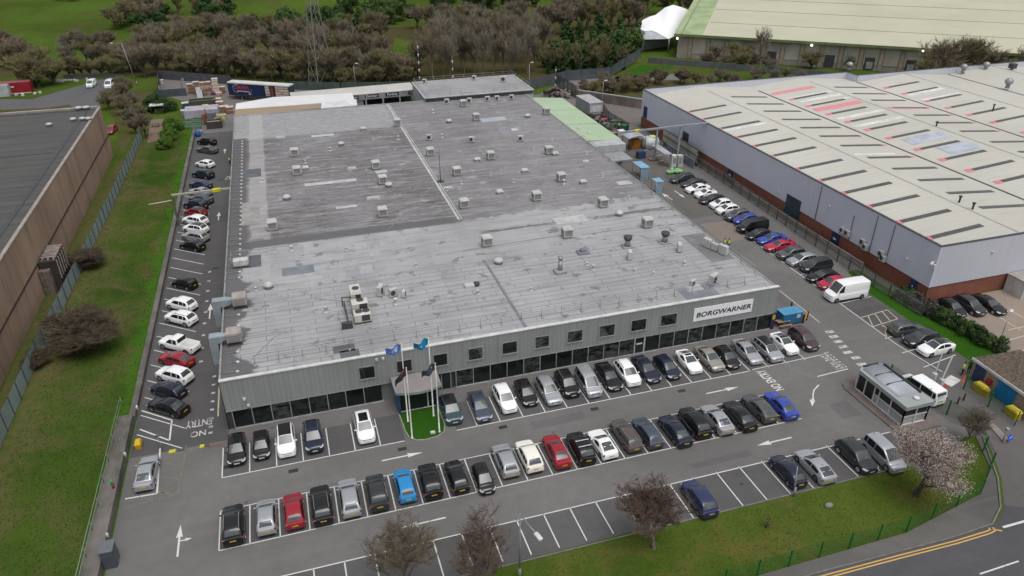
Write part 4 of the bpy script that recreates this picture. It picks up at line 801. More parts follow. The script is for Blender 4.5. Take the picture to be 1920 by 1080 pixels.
for x0, x1, y, w_, m in ((107.5, 118.5, 143, 1.7, M_WPINK), (108, 119.5, 128.5, 2.0, M_WPINK), (108, 119.5, 138, 1.3, M_WPALE), (109, 119.8, 135, 1.3, M_WPALE), (108, 119.8, 132, 1.0, M_WPALE), (108, 119.5, 121.5, 1.3, M_WPALE), (107.5, 119.5, 116, 1.3, M_WPALE), (80.5, 91, 121.2, 1.0, M_WPALE), (121.5, 132, 122.5, 1.4, M_WPINK), (110, 119, 104.5, 3.5, M_WBLUE), (112, 119, 98, 4.0, M_WBLUE), (94, 103, 99.8, 0.8, M_WPALE), (136, 146, 133, 2.2, M_WPALE), (136, 146, 128, 1.2, M_WPALE), (83, 90.5, 89.6, 2.2, M_WROOF)):
    if m is M_WROOF: continue
    q = MB(); on_roof(q, x0, x1, y, w_, 0.04); q.build('replacement_sheet', m, wroof)
for px_, py_, s_ in ((1592, 128, 0.9), (1806, 132, 0.9), (1848, 128, 0.9), (1890, 160, 1.0), (1897, 130, 0.8)):
    v = at(px_, py_, 8.2); tv = thing('turbine_vent', {1592: 'round metal roof vent at the rear parapet step of the warehouse', 1806: 'round metal roof vent by the rear parapet, left of another', 1848: 'round metal roof vent by the rear parapet, right of another', 1890: 'large metal roof vent on legs on the far right warehouse ridge', 1897: 'dark boxy roof vent on the far right warehouse roof'}[px_], 'roof vent', v)
    q = MB(); q.lathe(v-Vector((0, 0, 0.6)), [(0.5*s_, 0), (0.45*s_, 0.9)], 10); q.build('collar', M_GTRIM, tv); q = MB()
    (q.ball(v+Vector((0, 0, 0.9)), (0.95*s_, 0.95*s_, 0.8*s_), 12, 8) if px_ != 1897 else q.box(v+Vector((0, 0, 0.9)), (1.5, 1.5, 1.2), bevel=0.15)); q.build('head', M_METAL if px_ != 1897 else M_DMETAL, tv)
for px_, py_ in ((1755, 238), (1862, 205), (1798, 380), (1823, 393)):
    v = at(px_, py_, 8.15); q = MB(); q.lathe(v-Vector((0, 0, 0.4)), [(0.14, 0), (0.14, 1.3), (0.25, 1.3), (0.25, 1.5)], 8); tag(q.build('vent_pipe', M_DMETAL), {1755: 'thin dark vent pipe on the middle ridge of the warehouse', 1862: 'thin dark vent pipe on the rear of the third warehouse ridge', 1798: 'stubby dark vent pipe on the first warehouse ridge, left of another', 1823: 'stubby dark vent pipe on the first warehouse ridge, nearer the front'}[px_], 'vent pipe')
# doors, wall units, downpipes on the west wall
def wdoor(y0, y1, z1, m, nm, z0=0.0):
    q = MB(); q.b2((WXL-0.05, y0, z0), (WXL+0.13, y1, z1)); return q.build(nm, m, wh)
M_NAVY = mat('navy_door', (0.022, 0.045, 0.105), rough=0.45); M_SLATE = mat('slate_shutter', (0.04, 0.062, 0.085), rough=0.5)
wdoor(92.4, 96.2, 4.1, M_SLATE, 'roller_shutter')
for y0, y1 in ((112.3, 113.9), (82.6, 84.2), (66.9, 68.0)): d = wdoor(y0, y1, 2.35, M_NAVY, 'door'); q = MB(); q.b2((WXL-0.08, y0+0.5, 1.3), (WXL-0.05, y1-0.45, 1.6)); q.build('door_sign', M_TRIM, d)
wdoor(129.2, 131.6, 4.6, M_DTRIM, 'loading_door', 0.8); wdoor(148.0, 149.8, 5.2, M_NAVY, 'stair_door', 2.6)
q = MB()
for y in (80.6, 88.5, 76.2, 72.9): q.tube((WXL-0.09, y, WBR), (WXL-0.09, y, WTOP-0.2 if y != 80.6 else 6.5), 0.05, n=6)
q.tube((99.5, WY0-0.1, WBR), (99.5, WY0-0.1, WTOP), 0.09, n=6); q.build('downpipe', M_DTRIM, wh)
for y, zz_ in ((82.0, 3.0), (80.9, 3.0), (77.6, 3.0), (76.9, 2.5), (73.8, 2.9), (73.3, 2.4)):
    condenser(0, 0, 'white wall condenser on the lavender warehouse side, at %s' % {82.0: 'the navy door, rear one', 80.9: 'the navy door, front one', 77.6: 'the middle pipe, upper', 76.9: 'the middle pipe, lower', 73.8: 'the front drainpipe, upper', 73.3: 'the front drainpipe, lower'}[y], -math.pi/2, 1.0, v=(WXL-0.3, y, zz_))
q = MB()
for y, z in ((98.5, 3.4), (86.0, 5.8), (69.5, 4.6), (119, 3.2)): q.b2((WXL-0.2, y-0.15, z), (WXL, y+0.15, z+0.2))
for x in (88, 94): q.b2((x-0.15, WY0-0.2, 6.3), (x+0.15, WY0, 6.5))
q.build('wall_light', M_TRIM, wh)
v = Vector((WXL-0.1, WY0+0.3, 6.2)); q = MB(); q.box(v+Vector((-0.5, -0.2, 0)), (1.2, 0.3, 0.18), 0.5); q.box(v+Vector((-0.2, -0.4, -0.4)), (0.35, 0.35, 0.5)); q.build('security_camera', M_TRIM, wh)
# concrete block wall of the dock (behind the palisade), white louvred screen, fuel cabinet
q = MB(); q.b2((92.2, 62.0, 0), (95.6, 64.8, 2.5)); gc = thing('meter_cabinet', 'white two-door cabinet beside the parked cars at the warehouse front', 'cabinet', (93.9, 63.4, 0)); q.build('casing', mat('cabinet_white', (0.52, 0.52, 0.51), rough=0.5), gc)
q = MB(); q.b2((92.1, 61.9, 2.5), (95.7, 64.85, 2.62)); q.build('roof', M_RUSTY, gc); q = MB(); q.b2((92.5, 61.95, 0.2), (93.8, 62.0, 2.3)); q.b2((93.95, 61.95, 0.2), (95.3, 62.0, 2.3)); q.build('door', M_TRIM, gc)
q = MB()
for x in (93.4, 96.4, 99.4): q.tube((x, 60.6, 0), (x, 60.6, 1.0), 0.06)
for z in (0.5, 1.0): q.tube((93.4, 60.6, z), (99.4, 60.6, z), 0.05)
tag(q.build('safety_barrier', mat('barrier_yellow', (0.50, 0.40, 0.08))), 'yellow tubular barrier in front of the white meter cabinet', 'barrier')
q = MB(); q.poly([(100, 56.5), (84, 56.4), (84, 56.52), (100, 56.62)], Z2) ; q.line((79.5, 54.4), (100, 56.0), 0.12, Z2); q.line((80, 52.2), (100, 53.6), 0.12, Z2)
for x in (85.6, 88.5, 91.4, 94.2): q.line((x, 60.5), (x-0.2, 56.0), 0.11, Z2)
struct('neighbour_lines', q, M_CREAM)

# ------------------------------------------------------------------ brown building on the left
lb = thing('brown_building', 'long brown panelled building with a dark flat roof at the left edge', 'industrial unit', (-55, 120, 0))
n = NT('brown_panel_wall', 0.8, 0.2); P = n.t.nodes.new('ShaderNodeNewGeometry').outputs['Position']; x, y, z = n.xyz(P)
col = n.mix(n.rng(n.noise(n.pos(), 0.12, 4), 0.35, 0.65), (0.285, 0.195, 0.142), (0.36, 0.25, 0.185)); col = n.mix(n.rng(n.noise(n.pos((1, 0.55, 0.05)), 0.8, 4, 0.6), 0.5, 0.68, 0, 0.55), col, (0.16, 0.112, 0.085))
col = n.mix(n.rng(n.noise(n.pos((1, 0.3, 0.05)), 1.3, 4, 0.6), 0.56, 0.72, 0, 0.4), col, (0.24, 0.185, 0.11)); col = n.mix(n.math('MULTIPLY', n.math('LESS_THAN', n.math('FRACT', n.math('MULTIPLY', y, 0.18)), 0.02), 0.5), col, (0.04, 0.03, 0.025)); n.color(col)
M_BROWN = n.m
q = MB(); q.b2((-110, 20, 0), (-35.0, 165.2, 10.1)); q.build('wall', M_BROWN, lb)
n = NT('streaked_dark_roof', 0.7, 0.3); col = n.mix(n.rng(n.noise(n.pos((0.05, 0.7, 1)), 1, 6, 0.7), 0.35, 0.68), (0.050, 0.047, 0.046), (0.094, 0.090, 0.088)); col = n.mix(n.rng(n.noise(n.pos(), 0.07, 4), 0.45, 0.62, 0, 0.5), col, (0.075, 0.078, 0.070)); n.color(col)
q = MB(); q.b2((-109.8, 20.2, 10.1), (-35.4, 164.6, 10.14)); q.build('roof', n.m, lb)
q = MB(); q.b2((-35.4, 20, 10.1), (-34.94, 165.3, 10.32)); q.b2((-110, 164.6, 10.1), (-35.4, 165.3, 10.5)); q.build('parapet', mat('parapet_stone', (0.33, 0.29, 0.26)), lb)
q = MB(); q.b2((-37.4, 20, 10.14), (-36.9, 164.5, 10.2)); q.b2((-109, 136.2, 10.14), (-38, 136.6, 10.2)); q.b2((-109, 163.3, 10.14), (-36, 164.5, 10.17)); q.build('roof_seam', M_DTRIM, lb)
q = MB(); q.b2((-34.99, 20, 4.3), (-34.9, 165, 4.52)); q.build('cable_tray', mat('wall_pipe', (0.055, 0.04, 0.035)), lb)
for px_, py_, lab in ((93, 237, 'small metal cowl alone on the dark left roof'), (138, 227, 'white roof cap on the dark left roof, leftmost of three in front'), (155, 226, 'white roof cap on the dark left roof, middle of three in front'), (167, 226, 'white roof cap on the dark left roof, nearest the parapet')):
    v = at(px_, py_, 10.14); q = MB(); q.lathe(v, [(0.3, 0), (0.3, 0.35), (0.6, 0.35), (0.5, 0.6), (0.1, 0.7)], 12); tag(q.build('mushroom_cowl', M_VENT), lab, 'roof cowl')
for px_, py_, lab in ((148, 206, 'white roof cap by the rear parapet of the left roof, left of two'), (162, 205, 'white roof cap by the rear parapet of the left roof, right of two')):
    v = at(px_, py_, 10.14); q = MB(); q.lathe(v, [(0.3, 0), (0.3, 0.35), (0.7, 0.35), (0.6, 0.6), (0.1, 0.7)], 12); tag(q.build('mushroom_cowl', M_VENT), lab, 'roof cowl')
# pallet-clad lean shed against the brown wall
sh = thing('pallet_shed', 'ramshackle shed of old pallets against the brown wall', 'shed', (-33.7, 106, 0)); M_OLDW = mat('weathered_timber', (0.20, 0.165, 0.145), (0.10, 0.08, 0.07), scale=2.0); M_DKW = mat('dark_timber', (0.045, 0.038, 0.034))
q = MB(); q.b2((-34.85, 104.2, 0), (-32.75, 109.4, 4.6)); q.build('body', M_DKW, sh)
q = MB()
for k in range(9): q.b2((-34.7+0.05*(k % 2), 105.2+0.48*k, 4.75), (-32.8, 105.45+0.48*k, 4.87))
for a in (-34.5, -33.8, -33.1): q.b2((a, 104.6, 4.62), (a+0.15, 109.4, 4.75))
for k in range(5): q.b2((-32.7, 104.4+k*1.05, 1.8), (-32.58, 104.6+k*1.05, 4.6))
q.build('pallet_roof', mat('grey_pallet_wood', (0.34, 0.29, 0.27), (0.2, 0.16, 0.15), scale=1.5), sh); q = MB(); q.b2((-34.9, 103.3, 0), (-33.6, 104.2, 3.6)); q.build('side_boards', M_OLDW, sh)

# ------------------------------------------------------------------ palisade fences, walls, hedging posts
def fence(name, label, pts, h, mpale, mpost=None, step=2.75, solid=0.12, pitch=0.17, pw=0.07, z=0.0, rails=True):
    root = thing(name, label, 'fence', (pts[0][0], pts[0][1], z)); q = MB(); r_ = MB()
    for a, b in zip(pts, pts[1:]):
        za = a[2] if len(a) > 2 else z; zb = b[2] if len(b) > 2 else z
        a = Vector((a[0], a[1], za)); b = Vector((b[0], b[1], zb)); L = (b-a).length; n_p = max(1, int(L/pitch)); d = (b-a)/L; nrm = Vector((-d.y, d.x, 0))
        rz = math.atan2(d.y, d.x)
        for i in range(n_p):
            p = a+(b-a)*((i+0.5)/n_p); w_ = d*pw/2
            q.add([p-w_+Vector((0, 0, 0.05)), p+w_+Vector((0, 0, 0.05)), p+w_+Vector((0, 0, h-0.08)), p+Vector((0, 0, h)), p-w_+Vector((0, 0, h-0.08))], [(0, 1, 2, 3, 4)])
        if rails:
            for zz_ in (0.3, h*0.8): r_.bar(a+nrm*0.03+Vector((0, 0, zz_)), b+nrm*0.03+Vector((0, 0, zz_)), 0.05, 0.06)
        n_s = max(1, int(round(L/step)))
        for i in range(n_s+1):
            p = a+(b-a)*i/n_s; k = MB(); k.box(p+Vector((0, 0, h*0.5)), (0.11, 0.16, h+0.04), rz); k.build('post', mpost or mpale, root)
    q.build('pales', mpale, root)
    if rails: r_.build('rail', mpale, root)
    return root
M_PALI = mat('galvanised_palisade', (0.25, 0.31, 0.325), (0.19, 0.25, 0.25), scale=0.3, metal=0.0, rough=0.6); M_PALIG = mat('dark_palisade', (0.085, 0.095, 0.10), metal=0.1)
lf = fence('palisade_fence', 'blue-grey palisade fence between the brown building and the rough grass', [(-32.3, 40), (-32.2, 72.5), (-32.2, 86.5), (-31.5, 115), (-31.0, 140), (-30.7, 176)], 2.4, M_PALI, M_PALIG, 2.9, pitch=0.15, pw=0.13)
M_FG = mat('green_mesh_fence', (0.014, 0.15, 0.030), (0.010, 0.11, 0.022), rough=0.5)
q = None
def mesh_fence(label, pts, h=1.9, step=2.9):
    root = thing('mesh_fence', label, 'fence', (pts[0][0], pts[0][1], 0)); q = MB()
    for a, b in zip(pts, pts[1:]):
        a = Vector((*a, 0)); b = Vector((*b, 0)); L = (b-a).length; d = (b-a)/L; n_p = int(L/0.11)
        for i in range(n_p): p = a+d*(i*0.11); q.add([p-d*0.011+Vector((0, 0, 0.05)), p+d*0.011+Vector((0, 0, 0.05)), p+d*0.011+Vector((0, 0, h)), p-d*0.011+Vector((0, 0, h))], [(0, 1, 2, 3)])
        for k in range(8): zz_ = 0.1+k*(h-0.15)/7; q.add([a+Vector((0, 0, zz_-0.014)), b+Vector((0, 0, zz_-0.014)), b+Vector((0, 0, zz_+0.014)), a+Vector((0, 0, zz_+0.014))], [(0, 1, 2, 3)])
        n_s = max(1, int(round(L/step)))
        for i in range(n_s): k = MB(); p = a+(b-a)*i/n_s; k.box(p+Vector((0, 0, (h+0.1)/2)), (0.12, 0.12, h+0.1), math.atan2(d.y, d.x)); k.build('post', M_FG, root)
    k = MB(); k.box(b+Vector((0, 0, (h+0.1)/2)), (0.08, 0.08, h+0.1)); k.build('post', M_FG, root)
    q.build('mesh_panel', M_FG, root)
mesh_fence('green mesh fence along the grass verge and round the corner by the road', [(-2, 33.1), (10, 33.25), (31.6, 33.34), (46.7, 33.4), (56.6, 35.0), (60.5, 37.5), (63.1, 41.6)])
fence('palisade_fence', 'grey palisade fence between the right car park row and the warehouse', [(75.9, 62.5), (75.6, 71), (76.9, 98), (77.5, 113), (77.6, 127)], 2.1, mat('worn_palisade', (0.22, 0.21, 0.19), (0.16, 0.155, 0.14), scale=0.6), M_PALIG, 2.75, pitch=0.16, pw=0.075)
blw = thing('dock_wall', 'low tan concrete wall behind the palisade fence, along the warehouse', 'wall', (77.9, 95, 0)); q = MB(); q.b2((77.75, 76, 0), (78.0, 110, 1.0)); q.build('panel', mat('tan_concrete', (0.27, 0.24, 0.19), scale=0.6), blw)
# retaining wall on the left of the car park with railing
rw = thing('retaining_wall', 'long weathered concrete wall down the left side of the car park', 'wall', (-19.6, 110, 0)); n = NT('weathered_concrete', 0.9, 0.2); n.color(n.mix(n.rng(n.noise(n.pos((1, .5, 1)), 0.5, 6, 0.7), 0.35, 0.65), (0.085, 0.078, 0.070), (0.165, 0.152, 0.138))); M_WCON = n.m
q = MB(); q.b2((-20.2, 70.2, 0), (-19.6, 178, 0.75)); q.b2((-21.2, 20, 0), (-19.75, 70.2, 1.05)); q.build('coping', M_WCON, rw)
rr = thing('handrail', 'green and grey tubular handrail on top of the retaining wall', 'handrail', (-20.9, 60, 1.05)); M_RAILG = mat('rail_green', (0.20, 0.30, 0.18), (0.25, 0.28, 0.24), scale=0.4, metal=0.2, rough=0.5)
for y in range(30, 73, 3): q = MB(); q.tube((-20.95, y, 1.05), (-20.95, y, 2.15), 0.035, n=6); q.build('post', M_RAILG, rr)
q = MB()
for z in (1.6, 2.15): q.tube((-20.95, 25, z), (-20.95, 71.5, z), 0.04, n=6)
q.build('rail', M_RAILG, rr)
# things against that wall
v = at(212, 1060); q = MB(); q.box(v+Vector((-0.1, 0.3, 0.95)), (1.0, 1.3, 1.9), bevel=0.05); gk = thing('utility_cabinet', 'dark grey steel cabinet against the wall, bottom left', 'cabinet', v); q.build('casing', mat('cabinet_grey', (0.085, 0.10, 0.115), rough=0.5), gk)
q = MB(); q.box(v+Vector((0.42, 0.3, 0.95)), (0.04, 1.1, 1.6)); q.build('door', mat('cabinet_door', (0.10, 0.115, 0.13), rough=0.5), gk); q = MB(); q.box(v+Vector((-0.1, 0.3, 1.94)), (1.1, 1.4, 0.08)); q.build('lid', mat('cabinet_lid', (0.14, 0.15, 0.165), rough=0.5), gk)
v = at(261, 838); gb = thing('grit_bin', 'yellow plastic grit bin at the foot of the retaining wall', 'grit bin', v); M_BINY = mat('bin_yellow', (0.60, 0.40, 0.02), rough=0.5)
q = MB(); q.box(v+Vector((0, 0, 0.3)), (0.55, 0.85, 0.6), taper=1.12, bevel=0.06); q.build('body', M_BINY, gb); q = MB(); q.box(v+Vector((0, 0, 0.72)), (0.66, 0.95, 0.26), taper=0.7, bevel=0.06); q.build('lid', M_BINY, gb)
v = at(306, 846); sp3 = thing('sign_post', 'thin post with a round grey sign face by the lone bay', 'sign post', v); q = MB(); q.tube(v, v+Vector((-0.15, 0.1, 1.9)), 0.035, n=6); q.build('pole', M_METAL, sp3); q = MB(); q.tube(v+Vector((-0.15, 0.1, 1.9)), v+Vector((-0.15, 0.15, 1.94)), 0.32, n=16); q.build('sign_face', mat('sign_back', (0.22, 0.24, 0.24), rough=0.5), sp3)
v = Vector((-20.0, 59.0, 1.0)); ex = thing('hose_post', 'small red and green post standing on the retaining wall', 'post', v); q = MB(); q.tube(v, v+Vector((0, 0, 0.5)), 0.12); q.build('base', mat('post_red', (0.28, 0.03, 0.03)), ex); q = MB(); q.tube(v+Vector((0, 0, 0.5)), v+Vector((0, 0, 1.0)), 0.10); q.build('cap', mat('post_green', (0.04, 0.30, 0.07)), ex)
for i, (px_, py_, lab, c) in enumerate([(258, 768, 'white bollard where the wall widens', M_TRIM), (236, 856, 'pale round marker on the wall by the silver saloon', M_TRIM), (203, 1008, 'pale round marker on the wall behind the dark cabinet', M_TRIM)]):
    v = at(px_, py_, 1.0); q = MB(); q.lathe(v, [(0.12, 0), (0.12, 0.45), (0.06, 0.55)], 8); tag(q.build('wall_marker', c), lab, 'marker')
for px_, py_, px2, py2, lab in ((317, 848, 345, 843, 'yellow and dark speed bump block in the left lane, left of two'), (375, 838, 393, 835, 'yellow and dark speed bump block in the left lane, right of two')):
    sb = MB(); a, b = at(px_, py_), at(px2, py2); sb.bar(a+Vector((0, 0, 0.05)), a+(b-a)*0.45+Vector((0, 0, 0.05)), 0.45, 0.09); sb.bar(a+(b-a)*0.55+Vector((0, 0, 0.05)), b+Vector((0, 0, 0.05)), 0.35, 0.07, 1); tag(sb.build('speed_bump', [mat('bump_yellow', (0.55, 0.50, 0.04)), mat('bump_dark', (0.10, 0.085, 0.08))]), lab, 'speed bump', 'speed bump blocks')

# drain covers
dc = MB()
for px_, py_ in ((550, 883), (754, 842), (943, 801), (1115, 767), (1278, 733), (414, 337), (405, 503), (428, 875)):
    a = at(px_, py_); dc.poly([(a.x-0.45, a.y-0.25), (a.x+0.45, a.y-0.25), (a.x+0.45, a.y+0.25), (a.x-0.45, a.y+0.25)], Z3)
struct('drain_covers', dc, mat('drain_iron', (0.035, 0.035, 0.035)))

# ------------------------------------------------------------------ gatehouse and entrance furniture
gh = thing('gatehouse', 'grey glazed gatehouse with barrel-vaulted roof on a kerbed island', 'gatehouse', (58.6, 49, 0))
gx0, gx1, gy0, gy1, gz = 56.7, 59.9, 45.1, 52.1, 2.7
struct('gatehouse_island', MB().prism([(55.7, 43.9), (55.6, 52.4), (56.0, 53.2), (56.8, 53.6), (60.6, 53.4), (61.0, 44.0)], 0, 0.14), mat('island_paving', (0.17, 0.135, 0.125), scale=0.8))
M_GHG = mat('gatehouse_grey', (0.30, 0.33, 0.325), (0.26, 0.285, 0.28), scale=0.4, rough=0.45)
q = MB(); q.b2((gx0+0.1, gy0+0.1, 0.14), (gx1-0.1, gy1-2.7, 1.25)); q.build('lower_panel', mat('gatehouse_panel', (0.40, 0.41, 0.42), rough=0.5), gh)
q = MB(); q.b2((gx0+0.14, gy0+0.14, 1.25), (gx1-0.14, gy1-2.7, 2.35)); q.b2((gx0+0.14, gy1-2.7, 0.2), (gx1-0.14, gy1-0.14, 2.35)); q.build('glazing', M_PANE, gh)
q = MB()
for y in (gy0+0.05, gy0+1.9, gy0+3.6, gy1-2.7, gy1-1.35, gy1-0.05):
    for x in (gx0+0.05, gx1-0.05): q.box((x, y, 1.25), (0.12, 0.12, 2.3))
for x in (gx0+0.05, (gx0+gx1)/2, gx1-0.05): q.box((x, gy0+0.05, 1.25), (0.12, 0.12, 2.3))
q.b2((gx0, gy0, 1.2), (gx0+0.1, gy1-2.7, 1.3)); q.b2((gx0, gy0, 1.2), (gx1, gy0+0.1, 1.3)); q.b2((gx0, gy0, 0.12), (gx0+0.1, gy1, 0.24)); q.b2((gx0, gy0-0.02, 0.12), (gx1, gy0+0.1, 0.24)); q.build('frame', M_TRIM, gh)
q = MB(); q.prism([(gx0-0.15, gy0-0.2), (gx1+0.15, gy0-0.2), (gx1+0.15, gy1-0.2), (gx1-0.6, gy1+0.35), (gx0+0.6, gy1+0.35), (gx0-0.15, gy1-0.2)], 2.30, 2.75); fas = q.build('fascia', M_GHG, gh)
q = MB(); nb = 10; y0, y1 = gy0+1.5, gy1-0.25; ring = []
for i in range(nb+1):
    t = math.pi*i/nb; ring.append((gx0+1.6-math.cos(t)*1.35, 2.955+math.sin(t)*0.36))
ring = [(x*1.0, z-0.2) for x, z in ring]; q.add([(x, y0, z) for x, z in ring]+[(x, y1, z) for x, z in ring], [(i, i+1, nb+2+i, nb+1+i) for i in range(nb)]+[list(range(nb, -1, -1)), list(range(nb+1, 2*nb+2))], 0, True); q.build('vaulted_roof', mat('gatehouse_roof', (0.34, 0.36, 0.40), (0.29, 0.31, 0.34), scale=0.5, rough=0.35), gh)
q = MB(); q.b2((gx1-0.2, gy0+1.4, 2.75), (gx1-0.05, gy1-0.2, 3.0)); q.b2((gx0+0.6, gy1+0.05, 2.75), (gx1-0.6, gy1+0.2, 2.95)); q.bar((gx0+0.4, y0+1.9, 3.0), (gx0+2.8, y0+1.9, 3.0), 0.09, 0.26); q.bar((gx0+0.4, y0+3.6, 3.0), (gx0+2.8, y0+3.6, 3.0), 0.08, 0.26); q.build('roof_rail', M_DTRIM, gh)
q = MB(); q.lathe((gx0+1.9, gy0+0.75, 2.75), [(0.3, 0), (0.34, 0.16), (0.2, 0.26)], 14); q.build('roof_vent', M_TRIM, gh)
# barrier arms, raised
for px_, py_, tx, ty, lab in ((1749, 713, 1770, 655, 'white raised barrier arm, left of two by the gatehouse'), (1762, 724, 1787, 666, 'white raised barrier arm, right of two by the gatehouse')):
    v = at(px_, py_); root = thing('lifting_barrier', lab, 'barrier', v, 'raised barrier arms'); top_ = on_y(tx, ty, v.y+0.3)
    q = MB(); q.box(v+Vector((0, 0, 0.5)), (0.4, 0.5, 1.0), bevel=0.05); q.build('pedestal', M_TRIM, root); q = MB(); q.bar(v+Vector((0, 0, 0.95)), top_, 0.1, 0.14); q.build('arm', M_POLE, root)
v = at(1783, 715); q = MB(); q.box(v+Vector((0, 0, 0.04)), (2.2, 1.2, 0.07), 0.3); tag(q.build('flat_board', M_TRIM), 'white board lying on the ground beside the barrier arms', 'board')
v = at(1768, 722); q = MB(); q.lathe(v, [(0.42, 0), (0.42, 0.08), (0.3, 0.12)], 12); tag(q.build('warning_disc', mat('cone_red', (0.42, 0.04, 0.04))), 'flat red disc on the ground by the barrier arms', 'disc')
# brick kiosk at the right edge
kx = thing('brick_kiosk', 'low brick kiosk with a mossy flat roof, blue doors and yellow bins', 'kiosk', (74, 47, 0)); A = at(1826, 672, 2.6); u_ = (at(1920, 738, 2.6)-A); u_.z = 0; u_.normalize(); w_ = Vector((-u_.y, u_.x, 0))
if w_.x < 0: w_ = -w_
def kp_(a, b): return (A.x+u_.x*a+w_.x*b, A.y+u_.y*a+w_.y*b)
q = MB(); q.prism([kp_(0.1, 0.1), kp_(9, 0.1), kp_(9, 6.4), kp_(0.1, 6.4)], 0, 2.4); q.build('wall', M_TANBRICK, kx)
n = NT('mossy_roof', 0.95, 0.1); n.color(n.mix(n.rng(n.noise(n.pos(), 3.0, 6, 0.8), 0.4, 0.6), (0.055, 0.042, 0.034), (0.155, 0.125, 0.10))); n.bump(n.noise(n.pos(), 4, 5, 0.7), 0.8, 0.1)
q = MB(); q.prism([kp_(-0.1, 0), kp_(9.2, 0), kp_(9.2, 6.6), kp_(-0.1, 6.6)], 2.4, 2.62); q.build('roof', n.m, kx)
q = MB(); q.prism([kp_(-0.15, -0.1), kp_(9.2, -0.1), kp_(9.2, 0.0), kp_(-0.15, 0.0)], 2.36, 2.68); q.build('fascia', M_TRIM, kx)
q = MB(); q.prism([kp_(0.5, 0.02), kp_(1.9, 0.02), kp_(1.9, 0.1), kp_(0.5, 0.1)], 0.05, 2.25); q.build('door', M_NAVY, kx)
q = MB(); q.prism([kp_(3.6, 0.02), kp_(6.0, 0.02), kp_(6.0, 0.1), kp_(3.6, 0.1)], 0.05, 2.3); q.build('shutter', mat('bright_blue_shutter', (0.01, 0.16, 0.36), rough=0.45), kx)
q = MB(); q.prism([kp_(2.4, -0.2), kp_(3.0, -0.2), kp_(3.0, 0.1), kp_(2.4, 0.1)], 1.0, 1.6); q.build('alarm_box', mat('alarm_red', (0.30, 0.03, 0.03)), kx)
for a, lab in ((2.6, 'yellow bin by the kiosk, between the navy door and the bright blue shutter'), (7.0, 'yellow bin at the right end of the kiosk wall')):
    c = kp_(a, -0.75); root = thing('yellow_bin', lab, 'bin', (c[0], c[1], 0)); rz = math.atan2(u_.y, u_.x)
    q = MB(); q.box((c[0], c[1], 0.4), (1.5, 0.8, 0.8), rz, bevel=0.08); q.build('body', M_BINY, root); q = MB(); q.box((c[0], c[1], 0.9), (1.55, 0.86, 0.2), rz, taper=0.8, bevel=0.05); q.build('lid', mat('bin_lid_yellow', (0.66, 0.50, 0.05), rough=0.5), root)
c = kp_(3.4, -0.8); q = MB(); q.box((c[0], c[1], 0.45), (0.6, 0.6, 0.9), 0.2, bevel=0.06); tag(q.build('grit_box', mat('ochre_box', (0.42, 0.26, 0.03))), 'ochre upright box beside the yellow kiosk bin', 'box')
mesh_fence('dark green mesh fence behind the gatehouse down to the bare tree', [(61.8, 52.5), (62.4, 47.5), (63.4, 43.0)], 1.9, 2.4)
mesh_fence('green mesh fence in front of the brick kiosk', [kp_(1.8, -2.2), kp_(8.5, -2.0)], 1.9, 3.0)
for px_, py_, lab in ((1795, 757, 'dark bollard at the entrance, left of two'), (1806, 751, 'dark bollard at the entrance, right of two')):
    v = at(px_, py_); q = MB(); q.lathe(v, [(0.09, 0), (0.09, 0.95), (0.05, 1.0)], 8); tag(q.build('bollard', M_DMETAL), lab, 'bollard')
struct('entrance_island', MB().prism([at(1846, 790), at(1856, 787), at(1892, 826), at(1882, 832)], 0, 0.13), mat('island_stone', (0.24, 0.21, 0.19)))
v = at(1884, 828, 0.13); kl = thing('keep_left_sign', 'blue round arrow sign and grey post on the entrance island', 'road sign', v)
q = MB(); q.tube(v+Vector((-0.2, 0.1, 0)), v+Vector((-0.2, 0.1, 1.5)), 0.06); q.box(v+Vector((-0.2, 0.1, 1.6)), (0.35, 0.3, 0.25), bevel=0.04); q.build('post', M_METAL, kl); q = MB(); c = v+Vector((0.35, -0.1, 0.55)); q.tube(c, c+Vector((0, -0.05, 0.02)), 0.34, n=18); dsk = q.build('disc', mat('sign_blue', (0.03, 0.10, 0.45), rough=0.4), kl)
q = MB(); q.tube(v+Vector((0.35, 0, 0)), v+Vector((0.35, -0.05, 0.4)), 0.05); q.build('bracket', M_METAL, kl); q = MB(); q.bar(c+Vector((0.15, -0.07, 0.18)), c+Vector((-0.1, -0.07, -0.1)), 0.03, 0.08); q.add([c+Vector((-0.18, -0.075, -0.18)), c+Vector((0.03, -0.075, -0.15)), c+Vector((-0.15, -0.075, 0.03))], [(0, 1, 2)]); q.build('arrow', M_POLE, dsk)
# blue tank, bench, yellow barrier at the east corner of the facade
v = at(1482, 606); tk = thing('blue_tank', 'blue boxy storage tank at the right end of the factory front', 'tank', v); q = MB(); q.box(v+Vector((-0.1, 0.4, 0.95)), (2.9, 1.6, 1.4), bevel=0.06); q.build('casing', mat('tank_blue', (0.025, 0.15, 0.30), rough=0.4), tk); q = MB(); q.box(v+Vector((-0.1, 0.4, 1.68)), (2.96, 1.66, 0.07)); q.build('lid', mat('tank_lid_blue', (0.08, 0.28, 0.46), rough=0.4), tk); q = MB(); q.box(v+Vector((0.7, -0.41, 1.2)), (0.55, 0.03, 0.5)); q.build('label_plate', M_TRIM, tk); q = MB(); q.box(v+Vector((-0.1, 0.4, 0.12)), (2.9, 1.6, 0.24)); q.build('plinth', M_DTRIM, tk)
v = at(1468, 612); pb = thing('picnic_bench', 'brown timber picnic bench in front of the blue tank', 'bench', v); M_WOOD = mat('bench_timber', (0.30, 0.19, 0.11), (0.22, 0.13, 0.075), scale=1.5)
q = MB(); q.box(v+Vector((0, 0.2, 0.74)), (1.8, 0.7, 0.06)); q.build('table_top', M_WOOD, pb)
